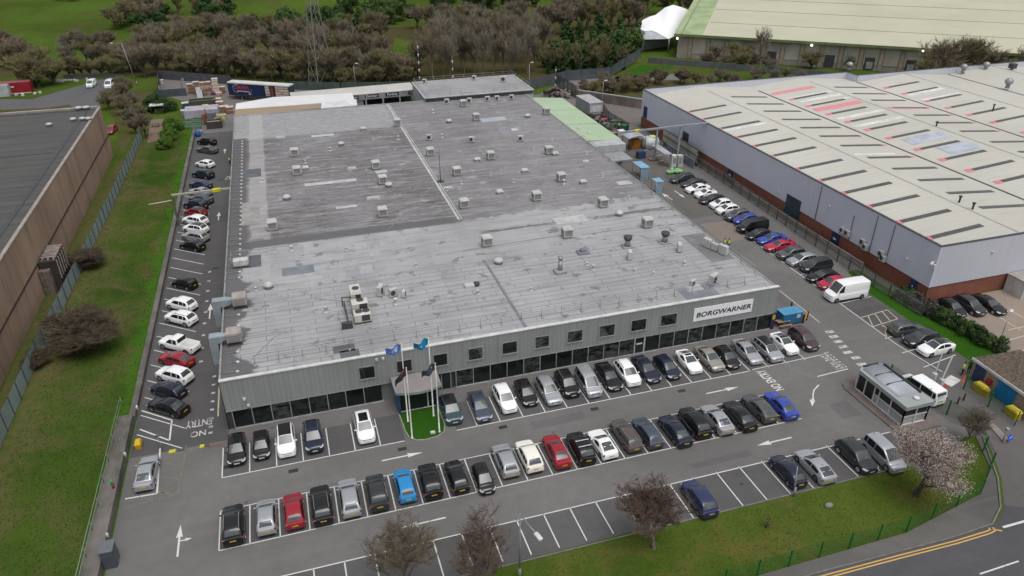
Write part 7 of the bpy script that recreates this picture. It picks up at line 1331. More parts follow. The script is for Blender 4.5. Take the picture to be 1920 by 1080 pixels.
    for s_ in (-1, 1):
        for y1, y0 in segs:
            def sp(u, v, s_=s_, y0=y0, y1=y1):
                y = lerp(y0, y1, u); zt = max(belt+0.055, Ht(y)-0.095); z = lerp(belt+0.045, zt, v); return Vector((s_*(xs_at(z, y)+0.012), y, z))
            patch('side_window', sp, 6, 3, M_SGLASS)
        q = MB(); q.ball((s_*(w+0.07), ya-0.28, belt+0.06), (0.11, 0.075, 0.075), 8, 6); q.tube((s_*(w-0.08), ya-0.25, belt+0.01), (s_*(w+0.05), ya-0.27, belt+0.04), 0.03, n=6); q.build('mirror', PAINT['black'], root, local=True).material_slots[0].link = 'OBJECT'
        # lamps: bodies let into the corners
        q = MB(); zf = hoodf-0.09; q.add([(s_*w*0.50, h-0.055, zf-0.06), (s_*w*0.73, h-0.075, zf-0.07), (s_*w*0.90, h-0.24, zf-0.05), (s_*w*0.955, h-0.46, zf+0.03), (s_*w*0.86, h-0.42, zf+0.125), (s_*w*0.70, h-0.17, zf+0.07), (s_*w*0.50, h-0.07, zf+0.03)] + [(s_*w*0.50, h-0.2, zf-0.06), (s_*w*0.65, h-0.3, zf)], [(0, 1, 2, 5, 6) if s_ > 0 else (6, 5, 2, 1, 0), (2, 3, 4, 5) if s_ > 0 else (5, 4, 3, 2)])
        o = q.build('headlight', M_HEAD, root, local=True)
        for v_ in o.data.vertices: v_.co += Vector((s_*0.02, 0.03, 0.02))
        q = MB(); zr = deck-0.14; q.box((s_*w*0.80, -h+0.085, zr), (w*0.34, 0.11, 0.15), -s_*0.38, bevel=0.03); q.build('tail_light', M_TAIL, root, local=True)
        for yw in (yf, yr):
            q = MB(); q.lathe((s_*(w-0.115), yw, rw), [(rw*0.86, -0.105), (rw, -0.085), (rw, 0.075), (rw*0.9, 0.105), (rw*0.66, 0.105), (rw*0.62, 0.03)], 20, axis='X'); tyre = q.build('wheel', M_TYRE, root, local=True)
            q = MB(); c = Vector((s_*(w-0.115+0.035), yw, rw))
            for sp_i in range(5):
                a = 2*math.pi*sp_i/5; q.bar(c+Vector((s_*0.03, 0.04*math.cos(a), 0.04*math.sin(a))), c+Vector((s_*0.045, rw*0.63*math.cos(a), rw*0.63*math.sin(a))), 0.09, 0.05)
            q.lathe(c, [(rw*0.68, -0.01 if s_ > 0 else -0.07), (rw*0.68, 0.07 if s_ > 0 else 0.01), (rw*0.60, 0.07 if s_ > 0 else 0.01)], 18, axis='X'); q.lathe(c, [(0.07, -0.05), (0.07, 0.05)], 8, axis='X'); q.build('rim', M_RIM, tyre, local=True)
    q = MB(); q.box((0, h-0.005, clr+0.30), (0.52, 0.03, 0.115)); q.build('front_plate', M_PLATEW, root, local=True)
    q = MB(); q.box((0, -h-0.002, deck-0.33), (0.52, 0.03, 0.115)); q.build('rear_plate', M_PLATEY, root, local=True)
    q = MB(); q.box((0, h-0.028, hoodf-0.20), (w*1.0, 0.04, 0.13), bevel=0.02); q.box((0, h-0.03, clr+0.12), (w*1.25, 0.05, 0.12), bevel=0.02); q.build('grille', M_PLASTIC, root, local=True)
    q = MB(); q.box((0, -h+0.015, clr+0.13), (w*1.45, 0.06, 0.16), bevel=0.03)
    if kind in ('suv', 'pickup', 'panel van'):
        for s_ in (-1, 1): q.box((s_*(w-0.01), (yf+yr)/2, clr+0.09), (0.05, yf-yr-2*ar-0.05, 0.16), bevel=0.015)
    q.build('bumper_trim', M_PLASTIC, root, local=True)
    if not van and not pick: q = MB(); q.add([(0, yc+0.30, H+0.03), (0.02, yc+0.16, H+0.02), (-0.02, yc+0.16, H+0.02), (0, yc+0.16, H+0.10)], [(0, 1, 3), (0, 3, 2), (1, 2, 3)]); q.build('aerial', M_PLASTIC, root, local=True)
    xr = wr-0.08
    feats = {}
    def railf():
        q = MB()
        for s_ in (-1, 1): q.bar((s_*xr, yc+0.08, H+0.045), (s_*xr, yb-0.12, H+0.045), 0.04, 0.05); q.box((s_*xr, yc+0.1, H+0.01), (.05, .12, .06)); q.box((s_*xr, yb-0.15, H+0.01), (.05, .12, .06))
        return q.build('roof_rail', M_RAIL, None)
    def sunf():
        return patch('sunroof', lambda u, v: top_pt(lerp(lerp(yc, yb, 0.25), yb-0.10, v), (2*u-1)*0.78, 0.010), 6, 4, M_SUNR)
    def broof():
        return patch('black_roof', lambda u, v: top_pt(lerp(yc+0.01, yb-0.01, v), (2*u-1)*1.02, 0.010), 6, 5, M_BROOF)
    def barsf():
        q = MB()
        for y in (lerp(yc, yb, 0.25), lerp(yc, yb, 0.7)): q.box((0, y, H+0.10), (wr*2.05, 0.12, 0.05), bevel=0.02); q.box((xr, y, H+.04), (.06, .08, .1)); q.box((-xr, y, H+.04), (.06, .08, .1))
        return q.build('roof_bar', M_RAIL, None)
    def spoil():
        q = MB(); q.box((0, -h+0.16, deck+0.20), (w*1.65, 0.26, 0.05), bevel=0.02)
        for s_ in (-1, 1): q.box((s_*w*0.7, -h+0.2, deck+0.09), (0.06, 0.16, 0.2))
        o = q.build('spoiler', PAINT['black'], None); o.material_slots[0].link = 'OBJECT'; return o
    def bed():
        q = MB(); q.box((0, (-h+0.2+yd)/2, deck+0.035), (W*0.80, yd+h-0.34, 0.04), bevel=0.015); o = q.build('tonneau_cover', M_PLATEW, None); return o
    def frame():
        q = MB(); q.box((0, yd+0.10, H-0.25), (W*0.72, 0.08, 0.5), bevel=0.02); return q.build('sports_bar', M_PLASTIC, None)
    if pick:
        for fn_ in (bed, frame):
            o = fn_(); o.data.transform(Matrix.Translation(o.location)); o.location = (0, 0, 0); o.parent = root
    return dict(root=root, rail=railf, sun=sunf, black=broof, bars=barsf, spoiler=spoil, used=False, H=H, L=L, feat={})
PROTO = {}
def feature(pr, key):
    if key not in pr['feat']:
        o = pr[key]()
        if o.parent is None: o.data.transform(Matrix.Translation(o.location)); o.location = (0, 0, 0)
        o.parent = None; pr['feat'][key] = o.copy(); COL.objects.unlink(o) if o.name in COL.objects else None
    return pr['feat'][key].copy()
def make_car(kind, colour, x, y, rz, label, group, feats=()):
    if kind not in PROTO: PROTO[kind] = car_proto(kind); PROTO[kind]['tree'] = tree_of(PROTO[kind]['root'])
    pr = PROTO[kind]
    if not pr['used']: pr['used'] = True; r = pr['root']; ch = [c for c, _ in pr['tree']]; r['pending'] = 1
    else: r = None
    src = pr['root']
    r = src.copy(); COL.objects.link(r); ch = []
    for c0, subs in pr['tree']:
        c = c0.copy(); COL.objects.link(c); c.parent = r; ch.append(c)
        for g0_ in subs: d = g0_.copy(); COL.objects.link(d); d.parent = c
    r.location = (x, y, 0.010); r.rotation_euler = (0, 0, rz); r.scale = (random.uniform(0.97, 1.02), random.uniform(0.96, 1.03), random.uniform(0.965, 1.035)); r.name = 'parked_van' if 'van' in kind else 'parked_pickup' if kind == 'pickup' else 'parked_car'
    for f_ in feats:
        o = feature(pr, f_); COL.objects.link(o); o.parent = r; ch.append(o)
    for c in ch:
        if c.material_slots and c.material_slots[0].link == 'OBJECT': c.material_slots[0].material = PAINT[colour]
    cat = 'van' if 'van' in kind else 'pickup truck' if kind == 'pickup' else 'car'
    tag(r, label, cat, group); 
    if 'pending' in r: del r['pending']
    return r
CARS = []
HEAD = {'front': (180, 'front row', 'cars parked in the front row by the glazing'), 'middle': (0, 'middle row', 'cars parked in the middle row'), 'near': (0, 'nearest row', 'cars parked in the nearest row'), 'left': (51, 'left row', 'cars parked along the left wall'), 'right': (90, 'right row', 'cars parked along the right fence'), 'neighbour': (180, 'neighbouring yard', 'cars parked in the yard behind the hedge')}
FT = {'rail': 'with silver roof rails', 'sun': 'with glass sunroof', 'black': 'with black roof', 'bars': 'with roof bars', 'spoiler': 'with rear spoiler'}
ROWS = {
 'front': [(441, 822, 'hatchback', 'black', 'sun'), (487, 815, 'city car', 'black', ''), (533, 804, 'suv', 'white', 'black'), (584, 797, 'suv', 'navy', 'rail'), (680, 779, 'suv', 'white', 'sun'),
   (842, 747, 'suv', 'dark teal', 'black'), (897, 745, 'saloon', 'slate blue', ''), (943, 727, 'suv', 'white', ''), (983, 718, 'hatchback', 'black', ''), (1024, 712, 'estate', 'silver', ''), (1060, 700, 'suv', 'black', 'rail'), (1099, 695, 'people carrier', 'silver', ''), (1139, 690, 'saloon', 'black', ''), (1173, 680, 'suv', 'white', 'rail'), (1209, 677, 'saloon', 'navy', ''), (1247, 671, 'hatchback', 'navy', ''), (1290, 664, 'coupe', 'white', 'sun'), (1328, 657, 'saloon', 'beige', ''), (1359, 653, 'hatchback', 'black', 'sun'), (1399, 644, 'saloon', 'silver', ''), (1436, 637, 'suv', 'silver', 'black'), (1469, 631, 'coupe', 'white', 'black'), (1504, 618, 'suv', 'plum', '')],
 'middle': [(433, 976, 'suv', 'black', 'rail'), (497, 963, 'hatchback', 'silver', ''), (549, 952, 'hatchback', 'red', ''), (601, 939, 'suv', 'black', 'rail'), (655, 929, 'estate', 'silver', ''), (707, 916, 'suv', 'dark grey', ''), (760, 904, 'hatchback', 'sky blue', ''), (808, 894, 'suv', 'black', ''), (858, 887, 'hatchback', 'black', ''), (903, 877, 'city car', 'black', 'flip'), (952, 858, 'estate', 'silver', ''), (996, 847, 'suv', 'cream white', ''), (1047, 838, 'saloon', 'red', ''), (1094, 832, 'suv', 'black', 'bars'), (1133, 824, 'coupe', 'white', ''), (1181, 811, 'estate', 'brown', 'rail'), (1221, 806, 'estate', 'slate blue', ''), (1271, 799, 'saloon', 'navy', ''), (1310, 784, 'suv', 'black', ''), (1350, 778, 'saloon', 'silver', ''), (1393, 771, 'saloon', 'black', ''), (1430, 757, 'fastback', 'grey', ''), (1471, 752, 'saloon', 'blue', '')],
 'near': [(1320, 927, 'suv', 'dark blue', ''), (1487, 877, 'hatchback', 'navy', ''), (1537, 866, 'fastback', 'silver', ''), (1602, 832, 'suv', 'dark grey', 'flip'), (1652, 826, 'people carrier', 'silver', 'flip')],
 'left': [(390, 257.5, 'suv', 'black', ''), (390, 274, 'saloon', 'grey', ''), (387, 300, 'hatchback', 'white', ''), (383, 318, 'suv', 'navy', ''), (378, 339, 'saloon', 'dark blue', ''), (377, 352, 'saloon', 'silver', ''), (378, 366, 'saloon', 'slate blue', ''), (370, 375, 'suv', 'navy', 'sun'), (370, 390, 'hatchback', 'red', 'black'), (369, 404, 'suv', 'white', ''), (370, 419, 'suv', 'white', 'black'), (371, 435, 'estate', 'silver', ''), (364, 452, 'hatchback', 'black', ''), (349, 522, 'city car', 'black', ''), (344, 560, 'suv', 'white', ''), (343, 585, 'suv', 'white', 'rail'), (331, 630, 'pickup', 'white', ''), (333, 664, 'fastback', 'red', ''), (331, 692, 'suv', 'white', ''), (320, 721, 'hatchback', 'navy', ''), (318, 752, 'saloon', 'black', '')],
 'right': [(1287, 326, 'estate', 'dark grey', ''), (1305, 335, 'saloon', 'dark grey', ''), (1313, 345, 'saloon', 'white', ''), (1327, 355, 'coupe', 'white', ''), (1341, 365, 'saloon', 'black', ''), (1358, 373, 'hatchback', 'white', ''), (1371, 383, 'hatchback', 'white', ''), (1390, 393, 'suv', 'grey', ''), (1405, 401, 'hatchback', 'blue', ''), (1420, 411, 'minibus van', 'black', ''), (1430, 430, 'hatchback', 'black', ''), (1453, 439, 'saloon', 'blue', ''), (1468, 451, 'saloon', 'bright red', 'spoiler'), (1492, 463, 'suv', 'grey', ''), (1514, 476, 'estate', 'silver', ''), (1541, 484, 'people carrier', 'dark grey', ''), (1549, 507, 'saloon', 'black', ''), (1569, 520, 'hatchback', 'bright red', ''), (1600, 525, 'panel van', 'white', ''), (1694, 606, 'estate', 'grey', 'flip'), (1739, 620, 'suv', 'dark grey', ''), (1764, 640, 'fastback', 'white', 'black')],
 'neighbour': [(1781, 562, 'hatchback', 'black', ''), (1815, 556, 'suv', 'dark grey', ''), (1852, 557, 'saloon', 'black', '')]}
ENDN = {'front': ('left', 'right'), 'middle': ('left', 'right'), 'near': ('left', 'right'), 'left': ('far', 'near'), 'right': ('far', 'near'), 'neighbour': ('left', 'right')}
desc = {}
def short(c): return c[3]+' '+c[2]
def full(c):
    f = [FT[k] for k in c[4].split() if k in FT]; return short(c)+(' '+f[0] if f else '')
_seen = {}; _plan = []
for rk, lst in ROWS.items():
    deg, rname, grp = HEAD[rk]
    for i, c in enumerate(lst):
        if i == 0: lab = '%s at the %s end of the %s' % (full(c), ENDN[rk][0], rname)
        elif i == len(lst)-1: lab = '%s at the %s end of the %s' % (full(c), ENDN[rk][1], rname)
        else: lab = '%s in %s between %s and %s' % (full(c), rname, short(lst[i-1]), short(lst[i+1]))
        if len(lab.split()) > 16: lab = lab.replace(' '+FT.get(c[4], '~'), '')
        _plan.append([rk, i, c, lab]); _seen.setdefault(lab, []).append(len(_plan)-1)
ORD = ['first', 'second', 'third', 'fourth', 'fifth', 'sixth', 'seventh', 'eighth', 'ninth', 'tenth']
for lab, ids in _seen.items():
    if len(ids) > 1:
        for k, i in enumerate(ids): _plan[i][3] = '%s, %s such %s' % (full(_plan[i][2])+' in '+HEAD[_plan[i][0]][1], ORD[k], 'from the '+ENDN[_plan[i][0]][0]+' end')
for rk, i, c, lab in _plan:
    deg, rname, grp = HEAD[rk]; th = R(deg + (180 if 'flip' in c[4] else 0)); fl = (0.75 if 'flip' in c[4] else 1)
    Hc = KINDS_[c[2]][2]; v = at(c[0], c[1], Hc); fwd = Vector((-math.sin(th), math.cos(th), 0))
    L, re_, ws, wl2 = KINDS_[c[2]][0], KINDS_[c[2]][7], KINDS_[c[2]][5], KINDS_[c[2]][6]; rc = ((L/2-ws-wl2)+(-L/2+re_))/2
    v = v-fwd*rc
    if rk == 'front' and i < 5: pass
    random.seed(i*7+len(rk)); th += R(random.uniform(-1.5, 1.5))
    make_car(c[2], c[3], v.x, v.y, th, lab, grp, [k for k in c[4].split() if k in FT]); CARS.append((c, v))
v = at(271, 874, 1.43); make_car('saloon', 'silver', v.x, v.y+0.1, R(-2), 'silver saloon parked alone beside the retaining wall, bottom left', 'cars parked alone')
v = at(169, 150, 1.8); make_car('small van', 'white', v.x, v.y, R(172), 'small white van parked on the left of two in the lorry park', 'white vans in the lorry park')
v = at(203, 150, 1.95); make_car('minibus van', 'white', v.x, v.y, R(176), 'larger white van parked on the right of two in the lorry park', 'white vans in the lorry park')
v = at(1733, 712, 1.95); make_car('minibus van', 'white', v.x, v.y, R(4), 'white van standing behind the gatehouse fence', 'vans at the entrance')
v = at(207, 238, 1.3); make_car('hatchback', 'red', v.x, v.y, R(170), 'red car half hidden behind the end of the brown building', 'cars parked alone')
for pr in PROTO.values():
    for c, subs in pr['tree']:
        for g0_ in subs: bpy.data.objects.remove(g0_)
        bpy.data.objects.remove(c)
    bpy.data.objects.remove(pr['root'])
# ------------------------------------------------------------------ trees and bushes
def leafmat(name, c1, c2, rough=0.8, var=0.25):
    n = NT(name, rough, 0.2); r_ = n.rand(); f = n.rng(n.noise(n.pos(obj=True), 0.9, 3, 0.6), 0.35, 0.65)
    col = n.mix(f, c1, c2); col = n.mix(n.math('MULTIPLY', r_, var*1.4), col, tuple((a+b)*0.36 for a, b in zip(c1, c2))); n.color(col); return n.m
M_BARK = mat('bark', (0.085, 0.072, 0.060), (0.05, 0.043, 0.037), scale=1.5, obj=True)
M_BARKL = mat('pale_bark', (0.20, 0.165, 0.135), (0.13, 0.105, 0.088), scale=1.5, obj=True); M_TWIG = leafmat('brown_twigs', (0.175, 0.143, 0.096), (0.235, 0.197, 0.138)); M_TWIGR = leafmat('red_brown_twigs', (0.165, 0.112, 0.090), (0.22, 0.155, 0.125)); M_TWIGG = leafmat('grey_green_twigs', (0.160, 0.146, 0.070), (0.225, 0.205, 0.105)); M_TWIGK = leafmat('grey_twigs', (0.180, 0.158, 0.116), (0.24, 0.213, 0.162))
M_LEAFD = leafmat('dark_leaves', (0.022, 0.050, 0.014), (0.046, 0.090, 0.024)); M_LEAFM = leafmat('mid_leaves', (0.050, 0.090, 0.024), (0.085, 0.135, 0.034)); M_LEAFB = leafmat('bright_leaves', (0.060, 0.125, 0.016), (0.095, 0.165, 0.026)); M_BLOS = leafmat('pale_pink_blossom', (0.36, 0.275, 0.255), (0.53, 0.44, 0.415), var=0.0)
def skeleton(b, p, d, L, r, lev, rng, out, spread, maxlev=3, thin=0.0):
    n = 3; pts = [p]; q = p; dd = d.copy()
    for i in range(n):
        dd = (dd+Vector((rng.uniform(-1, 1), rng.uniform(-1, 1), rng.uniform(-.25, .7)))*0.16).normalized(); q2 = q+dd*L/n
        if r > thin: b.tube(q, q2, r*(1-0.2*i), r*(1-0.2*(i+1)), 6 if lev == 0 else 4 if lev == 1 else 3, caps=False)
        q = q2; pts.append(q)
    if lev: out.append((pts, lev))
    if lev >= maxlev: return
    kc = [rng.randint(7, 9), rng.randint(5, 6), rng.randint(4, 5), 3][min(lev, 3)]
    for k in range(kc):
        t = rng.uniform(0.30, 1.0) if lev == 0 else rng.uniform(0.25, 1.0); i = min(n-1, int(t*n)); base = pts[i]+(pts[i+1]-pts[i])*(t*n-i)
        a = (k*2.4+rng.uniform(-.5, .5)) if lev == 0 else rng.uniform(0, 6.28); side = Vector((math.cos(a), math.sin(a), 0)); sp_l = spread*(1.15-0.55*t) if lev == 0 else spread
        nd = (dd*(1-sp_l)+side*sp_l+Vector((0, 0, 0.22))).normalized()
        skeleton(b, base, nd, L*rng.uniform(0.50, 0.72)*(1.25 if lev == 0 else 1.0), r*0.5, lev+1, rng, out, spread, maxlev, thin)
def bare_tree(name, h, seed, mt, ntw, tl=0.9, tw=0.022, spread=0.55, maxlev=3, trunk=0.38, ivy=None, rr=0.022, loose=0.45, blossom=None, thin=0.0, bark=None):
    rng = random.Random(seed); root = thing(name, name, 'tree', (0, 0, 0)); b = MB(); out = []
    skeleton(b, Vector((0, 0, -0.1)), Vector((0, 0, 1)), h*trunk, h*rr, 0, rng, out, spread, maxlev, thin); tr_ = b.build('trunk', bark or M_BARK, root, local=True)
    zmax = max([v.z for pts, l in out for v in pts]+[0.1]); sc = h*0.93/zmax; q = MB(); wts = [len([1 for o in out if o[1] == l]) for l in range(5)]
    for i in range(ntw):
        pts, lv = rng.choice(out); k = rng.randrange(3); t = rng.random(); d = (pts[k+1]-pts[k]).normalized(); p = pts[k]+(pts[k+1]-pts[k])*t
        dv = (d+Vector((rng.uniform(-1, 1), rng.uniform(-1, 1), rng.uniform(-.4, 1.2)))*loose*1.6).normalized()*tl*rng.uniform(0.4, 1.1)/sc; sd2 = dv.orthogonal().normalized(); sd2.rotate(Matrix.Rotation(rng.uniform(0, 6.28), 3, dv.normalized())); w_ = tw/sc*rng.uniform(0.6, 1.2)
        q.add([p-sd2*w_, p+sd2*w_, p+dv*0.55+sd2*w_*0.7+Vector((0, 0, 0.03)), p+dv], [(0, 1, 2), (0, 2, 3)])
    cr = q.build('crown', mt, root, local=True)
    ends = [o for o in out if o[1] >= maxlev-1]
    if blossom:
        q = MB()
        for i in range(blossom):
            pts, lv = rng.choice(ends); c = pts[rng.randrange(4)]+Vector((rng.gauss(0, .22), rng.gauss(0, .22), rng.gauss(0, .2))); s_ = rng.uniform(0.018, 0.042)/sc*1.2; u_ = Vector((rng.uniform(-1, 1), rng.uniform(-1, 1), rng.uniform(-1, 1))).normalized(); v_ = u_.orthogonal().normalized(); q.add([c-u_*s_, c-v_*s_, c+u_*s_, c+v_*s_], [(0, 1, 2, 3)])
        q.build('blossom', M_BLOS, root, local=True)
    if ivy:
        q = MB()
        for i in range(ivy):
            a = rng.uniform(0, 6.28); z = rng.uniform(0, h*0.6)/sc; r = h*rr*rng.uniform(0.9, 3.5); c = Vector((r*math.cos(a), r*math.sin(a), z)); s_ = 0.2/sc; u_ = Vector((rng.uniform(-1, 1), rng.uniform(-1, 1), rng.uniform(-1, 1))).normalized(); v_ = u_.orthogonal(); q.add([c-u_*s_, c-v_*s_, c+u_*s_, c+v_*s_], [(0, 1, 2, 3)])
        q.build('ivy', M_LEAFD, root, local=True)
    for o in kids(root): o.data.transform(Matrix.Scale(sc, 4))
    return root
def leafy(name, rx, h, seed, m, nleaf, size=0.3, clumps=14, low=0.12, stem=True, cone=False, twigs=0, twm=None):
    rng = random.Random(seed); root = thing(name, name, 'bush', (0, 0, 0)); cs = []
    for i in range(clumps):
        t = rng.random(); a = rng.uniform(0, 6.28); z = lerp(low, 0.86, t)*h; env = math.sin(math.pi*min(1, 0.18+0.82*t))**0.7 if not cone else (1-t)*0.95+0.08
        r = rx*env*math.sqrt(rng.random())*0.85; cs.append((Vector((r*math.cos(a), r*math.sin(a), z)), rx*rng.uniform(0.28, 0.48)*(0.6+0.4*env)))
    q = MB()
    for i in range(nleaf):
        c, r = rng.choice(cs); v = Vector((rng.gauss(0, 1), rng.gauss(0, 1), rng.gauss(0, 0.8))); v.normalize(); p = c+v*r*rng.uniform(0.55, 1.05); p.z = max(0.03, p.z)
        u_ = (v.orthogonal().normalized()+Vector((rng.uniform(-1, 1), rng.uniform(-1, 1), rng.uniform(-.6, .6)))*0.7).normalized(); w_ = v.cross(u_).normalized(); s_ = size*rng.uniform(0.5, 1.1)
        q.add([p-u_*s_, p-w_*s_*0.6, p+u_*s_, p+w_*s_*0.6], [(0, 1, 2, 3)])
    q.build('foliage' if not cone else 'crown', m, root, local=True)
    if stem:
        b = MB(); b.tube((0, 0, -0.1), (0, 0, h*0.6), 0.05*h**0.7, 0.02*h**0.7, 6)
        for c, r in cs[:7]: b.tube((0, 0, h*0.15), c, 0.02*h**0.7, 0.008, 4, caps=False)
        b.build('trunk', M_BARK, root, local=True)
    return root
TP = []
def reg(root): t = tree_of(root); TP.append((root, t)); return (root, t)
def plant(tp, loc, rz, s, label, cat, group, name):
    r = dup(tp[0], loc, rz, label, group, tp[1]); r.scale = (s, s, s*random.uniform(0.92, 1.1)) if not isinstance(s, tuple) else s; r['category'] = cat; r.name = name; return r
WB = [reg(bare_tree('bare_tree', 9.0, 11+i, [M_TWIG, M_TWIGK, M_TWIGG, M_TWIG][i % 4], 3000, 1.5, 0.040, 0.60, 3, 0.30, loose=0.5, thin=0.03)) for i in range(4)]
WT = [reg(bare_tree('tall_bare_tree', 14.0, 41+i, [M_TWIGK, M_TWIG][i % 2], 2600, 1.6, 0.034, 0.36, 3, 0.42, rr=0.012, loose=0.38, thin=0.025, bark=M_BARKL)) for i in range(3)]
WS = [reg(bare_tree('bare_shrub', 4.0, 71+i, [M_TWIG, M_TWIGG, M_TWIGK][i % 3], 2600, 1.1, 0.026, 0.74, 3, 0.16, rr=0.012, loose=0.7, thin=0.02)) for i in range(3)]
WO = [reg(bare_tree('willow_shrub', 5.5, 81+i, M_TWIGG, 4200, 1.2, 0.034, 0.68, 3, 0.18, loose=0.6, thin=0.02)) for i in range(2)]
WD = [reg(leafy('evergreen_bush', 3.2, 6.0, 91+i, [M_LEAFD, M_LEAFM][i % 2], 2600, 0.34, 22)) for i in range(3)]
WE = [reg(leafy('conifer_tree', 3.0, 11.0, 101+i, M_LEAFD, 3000, 0.40, 36, 0.06, cone=True)) for i in range(2)]
WI = [reg(bare_tree('ivy_clad_tree', 10, 121+i, M_TWIGG, 1500, 1.3, 0.05, 0.5, 3, 0.4, ivy=1200)) for i in range(2)]
random.seed(77)
LABW = {'bare': ('bare brown tree in the dense wood behind the factory', 'bare_tree', 'tree', 'bare trees of the wood behind the factory'), 'tall': ('tall slim bare tree in the wood behind the rear annex', 'bare_tree', 'tree', 'tall slim bare trees behind the annex'), 'shrub': ('low bare scrub bush on the rough ground round the wood', 'bare_shrub', 'bush', 'bare scrub bushes'),
        'willow': ('yellow-green twiggy bush near the lorry park and wood edge', 'willow_bush', 'bush', 'yellow-green twiggy bushes'), 'dark': ('rounded dark evergreen bush in the wood or on the slope behind it', 'evergreen_bush', 'bush', 'dark bushes on the hillside'), 'ever': ('dark conifer among the trees at the far end of the wood', 'conifer_tree', 'tree', 'dark conifers of the far wood'), 'ivy': ('ivy-clad tree with a green trunk at the far wood edge', 'ivy_clad_tree', 'tree', 'ivy-clad trees of the wood')}
SRC = {'bare': WB, 'tall': WT, 'shrub': WS, 'willow': WO, 'dark': WD, 'ever': WE, 'ivy': WI}
def clump(kind, x0, y0, x1, y1, n_, s0, s1, jx=0, jy=6):
    for i in range(n_):
        t = (i+random.uniform(0.1, 0.9))/n_; px_ = lerp(x0, x1, t)+random.uniform(-jx, jx); py_ = lerp(y0, y1, t)+random.uniform(-jy, jy)
        if 722 < px_ < 792 and 60 < py_ < 124: continue
        v = at(px_, py_); v.z = hill(v.x, v.y); tp = random.choice(SRC[kind]); lab, nm, cat, grp = LABW[kind]; plant(tp, v, random.uniform(0, 6.28), random.uniform(s0, s1), lab, cat, grp, nm)
# meadow scrub rows (upper left)
clump('shrub', 0, 96, 50, 100, 3, 1.0, 1.6, 6, 4); clump('bare', 0, 130, 60, 128, 4, 0.75, 1.0, 5, 7); clump('shrub', 115, 92, 215, 96, 6, 1.1, 1.7, 6, 4); clump('bare', 120, 118, 265, 128, 9, 0.55, 0.85, 6, 5); clump('willow', 40, 165, 115, 160, 3, 1.0, 1.5, 4, 3); clump('willow', 60, 160, 75, 158, 2, 1.5, 1.9, 5, 2); clump('willow', 120, 142, 240, 140, 8, 0.8, 1.2, 6, 4); clump('shrub', 100, 8, 150, 10, 2, 1.2, 1.8, 8, 4)
clump('shrub', 210, 60, 290, 30, 8, 1.6, 2.4, 8, 6); clump('dark', 250, 60, 330, 40, 5, 0.8, 1.2, 8, 6); clump('bare', 240, 48, 420, 30, 10, 0.7, 1.0, 10, 10); clump('dark', 380, 38, 440, 22, 4, 1.0, 1.6, 8, 6); clump('ever', 378, 24, 400, 30, 2, 0.9, 1.2)
clump('bare', 260, 90, 520, 62, 13, 0.75, 1.1, 10, 8); clump('dark', 400, 68, 520, 58, 6, 0.8, 1.2, 8, 6); clump('shrub', 330, 72, 430, 66, 6, 1.4, 2.0, 8, 5)
clump('bare', 225, 138, 430, 140, 17, 0.8, 1.15, 6, 8); clump('bare', 250, 115, 600, 105, 20, 0.8, 1.15, 8, 8); clump('willow', 330, 138, 560, 150, 9, 0.9, 1.3, 8, 5)
clump('bare', 430, 148, 640, 152, 14, 0.8, 1.15, 8, 7); clump('bare', 600, 150, 790, 148, 14, 0.85, 1.2, 8, 6); clump('willow', 620, 158, 770, 152, 9, 0.8, 1.1, 6, 4); clump('bare', 560, 118, 800, 112, 15, 0.9, 1.2, 8, 8); clump('bare', 520, 85, 780, 78, 14, 0.9, 1.2, 8, 8)
clump('dark', 520, 62, 640, 48, 9, 1.0, 1.5, 8, 7); clump('dark', 640, 70, 740, 48, 9, 1.0, 1.5, 8, 8); clump('dark', 640, 34, 780, 30, 8, 1.0, 1.6, 10, 8); clump('dark', 800, 18, 1000, 14, 10, 1.1, 1.7, 10, 8)
clump('tall', 800, 142, 1010, 140, 16, 0.85, 1.15, 6, 8); clump('tall', 780, 118, 1020, 112, 16, 0.9, 1.2, 8, 8); clump('bare', 800, 92, 1020, 84, 12, 1.0, 1.3, 8, 8); clump('bare', 780, 60, 1010, 56, 12, 1.0, 1.3, 8, 8); clump('dark', 800, 40, 960, 42, 6, 0.9, 1.3, 8, 6)
clump('ever', 1045, 138, 1165, 122, 11, 0.75, 1.05, 6, 8); clump('ivy', 1030, 140, 1170, 128, 9, 0.8, 1.1, 6, 6); clump('ever', 1050, 95, 1195, 88, 9, 0.8, 1.1, 8, 7); clump('dark', 1030, 128, 1200, 96, 13, 0.9, 1.4, 8, 8); clump('bare', 1010, 62, 1200, 56, 11, 1.0, 1.4, 8, 8); clump('bare', 1020, 32, 1300, 24, 12, 1.0, 1.4, 10, 8); clump('dark', 1030, 14, 1290, 8, 9, 1.2, 1.8, 10, 8)
clump('dark', 1540, -16, 1930, -8, 10, 1.3, 1.9, 8, 3)
# scrub bank right of the wood and trees before the cream shed
clump('shrub', 1085, 178, 1210, 170, 10, 0.8, 1.2, 6, 6); clump('shrub', 1130, 165, 1500, 150, 18, 0.7, 1.1, 8, 6); clump('willow', 1380, 128, 1400, 130, 2, 1.0, 1.3); clump('shrub', 1320, 124, 1460, 132, 6, 0.8, 1.2, 6, 4)
RT2 = 'bare tree rising behind the right warehouse in front of the cream shed'
for px_, py_, s in ((1745, 165, 1.15), (1770, 160, 1.25), (1800, 158, 1.3), (1830, 158, 1.25), (1860, 158, 1.2), (1890, 158, 1.15), (1912, 160, 1.1), (1725, 168, 0.9), (1845, 172, 1.0), (1785, 172, 1.0)):
    v = at(px_, py_); plant(random.choice([WB[0], WB[2], WB[3], WO[0]]), v, random.uniform(0, 6), s*(1.15 if py_ < 170 else 0.95), RT2, 'tree', 'trees before the cream shed', 'bare_tree')
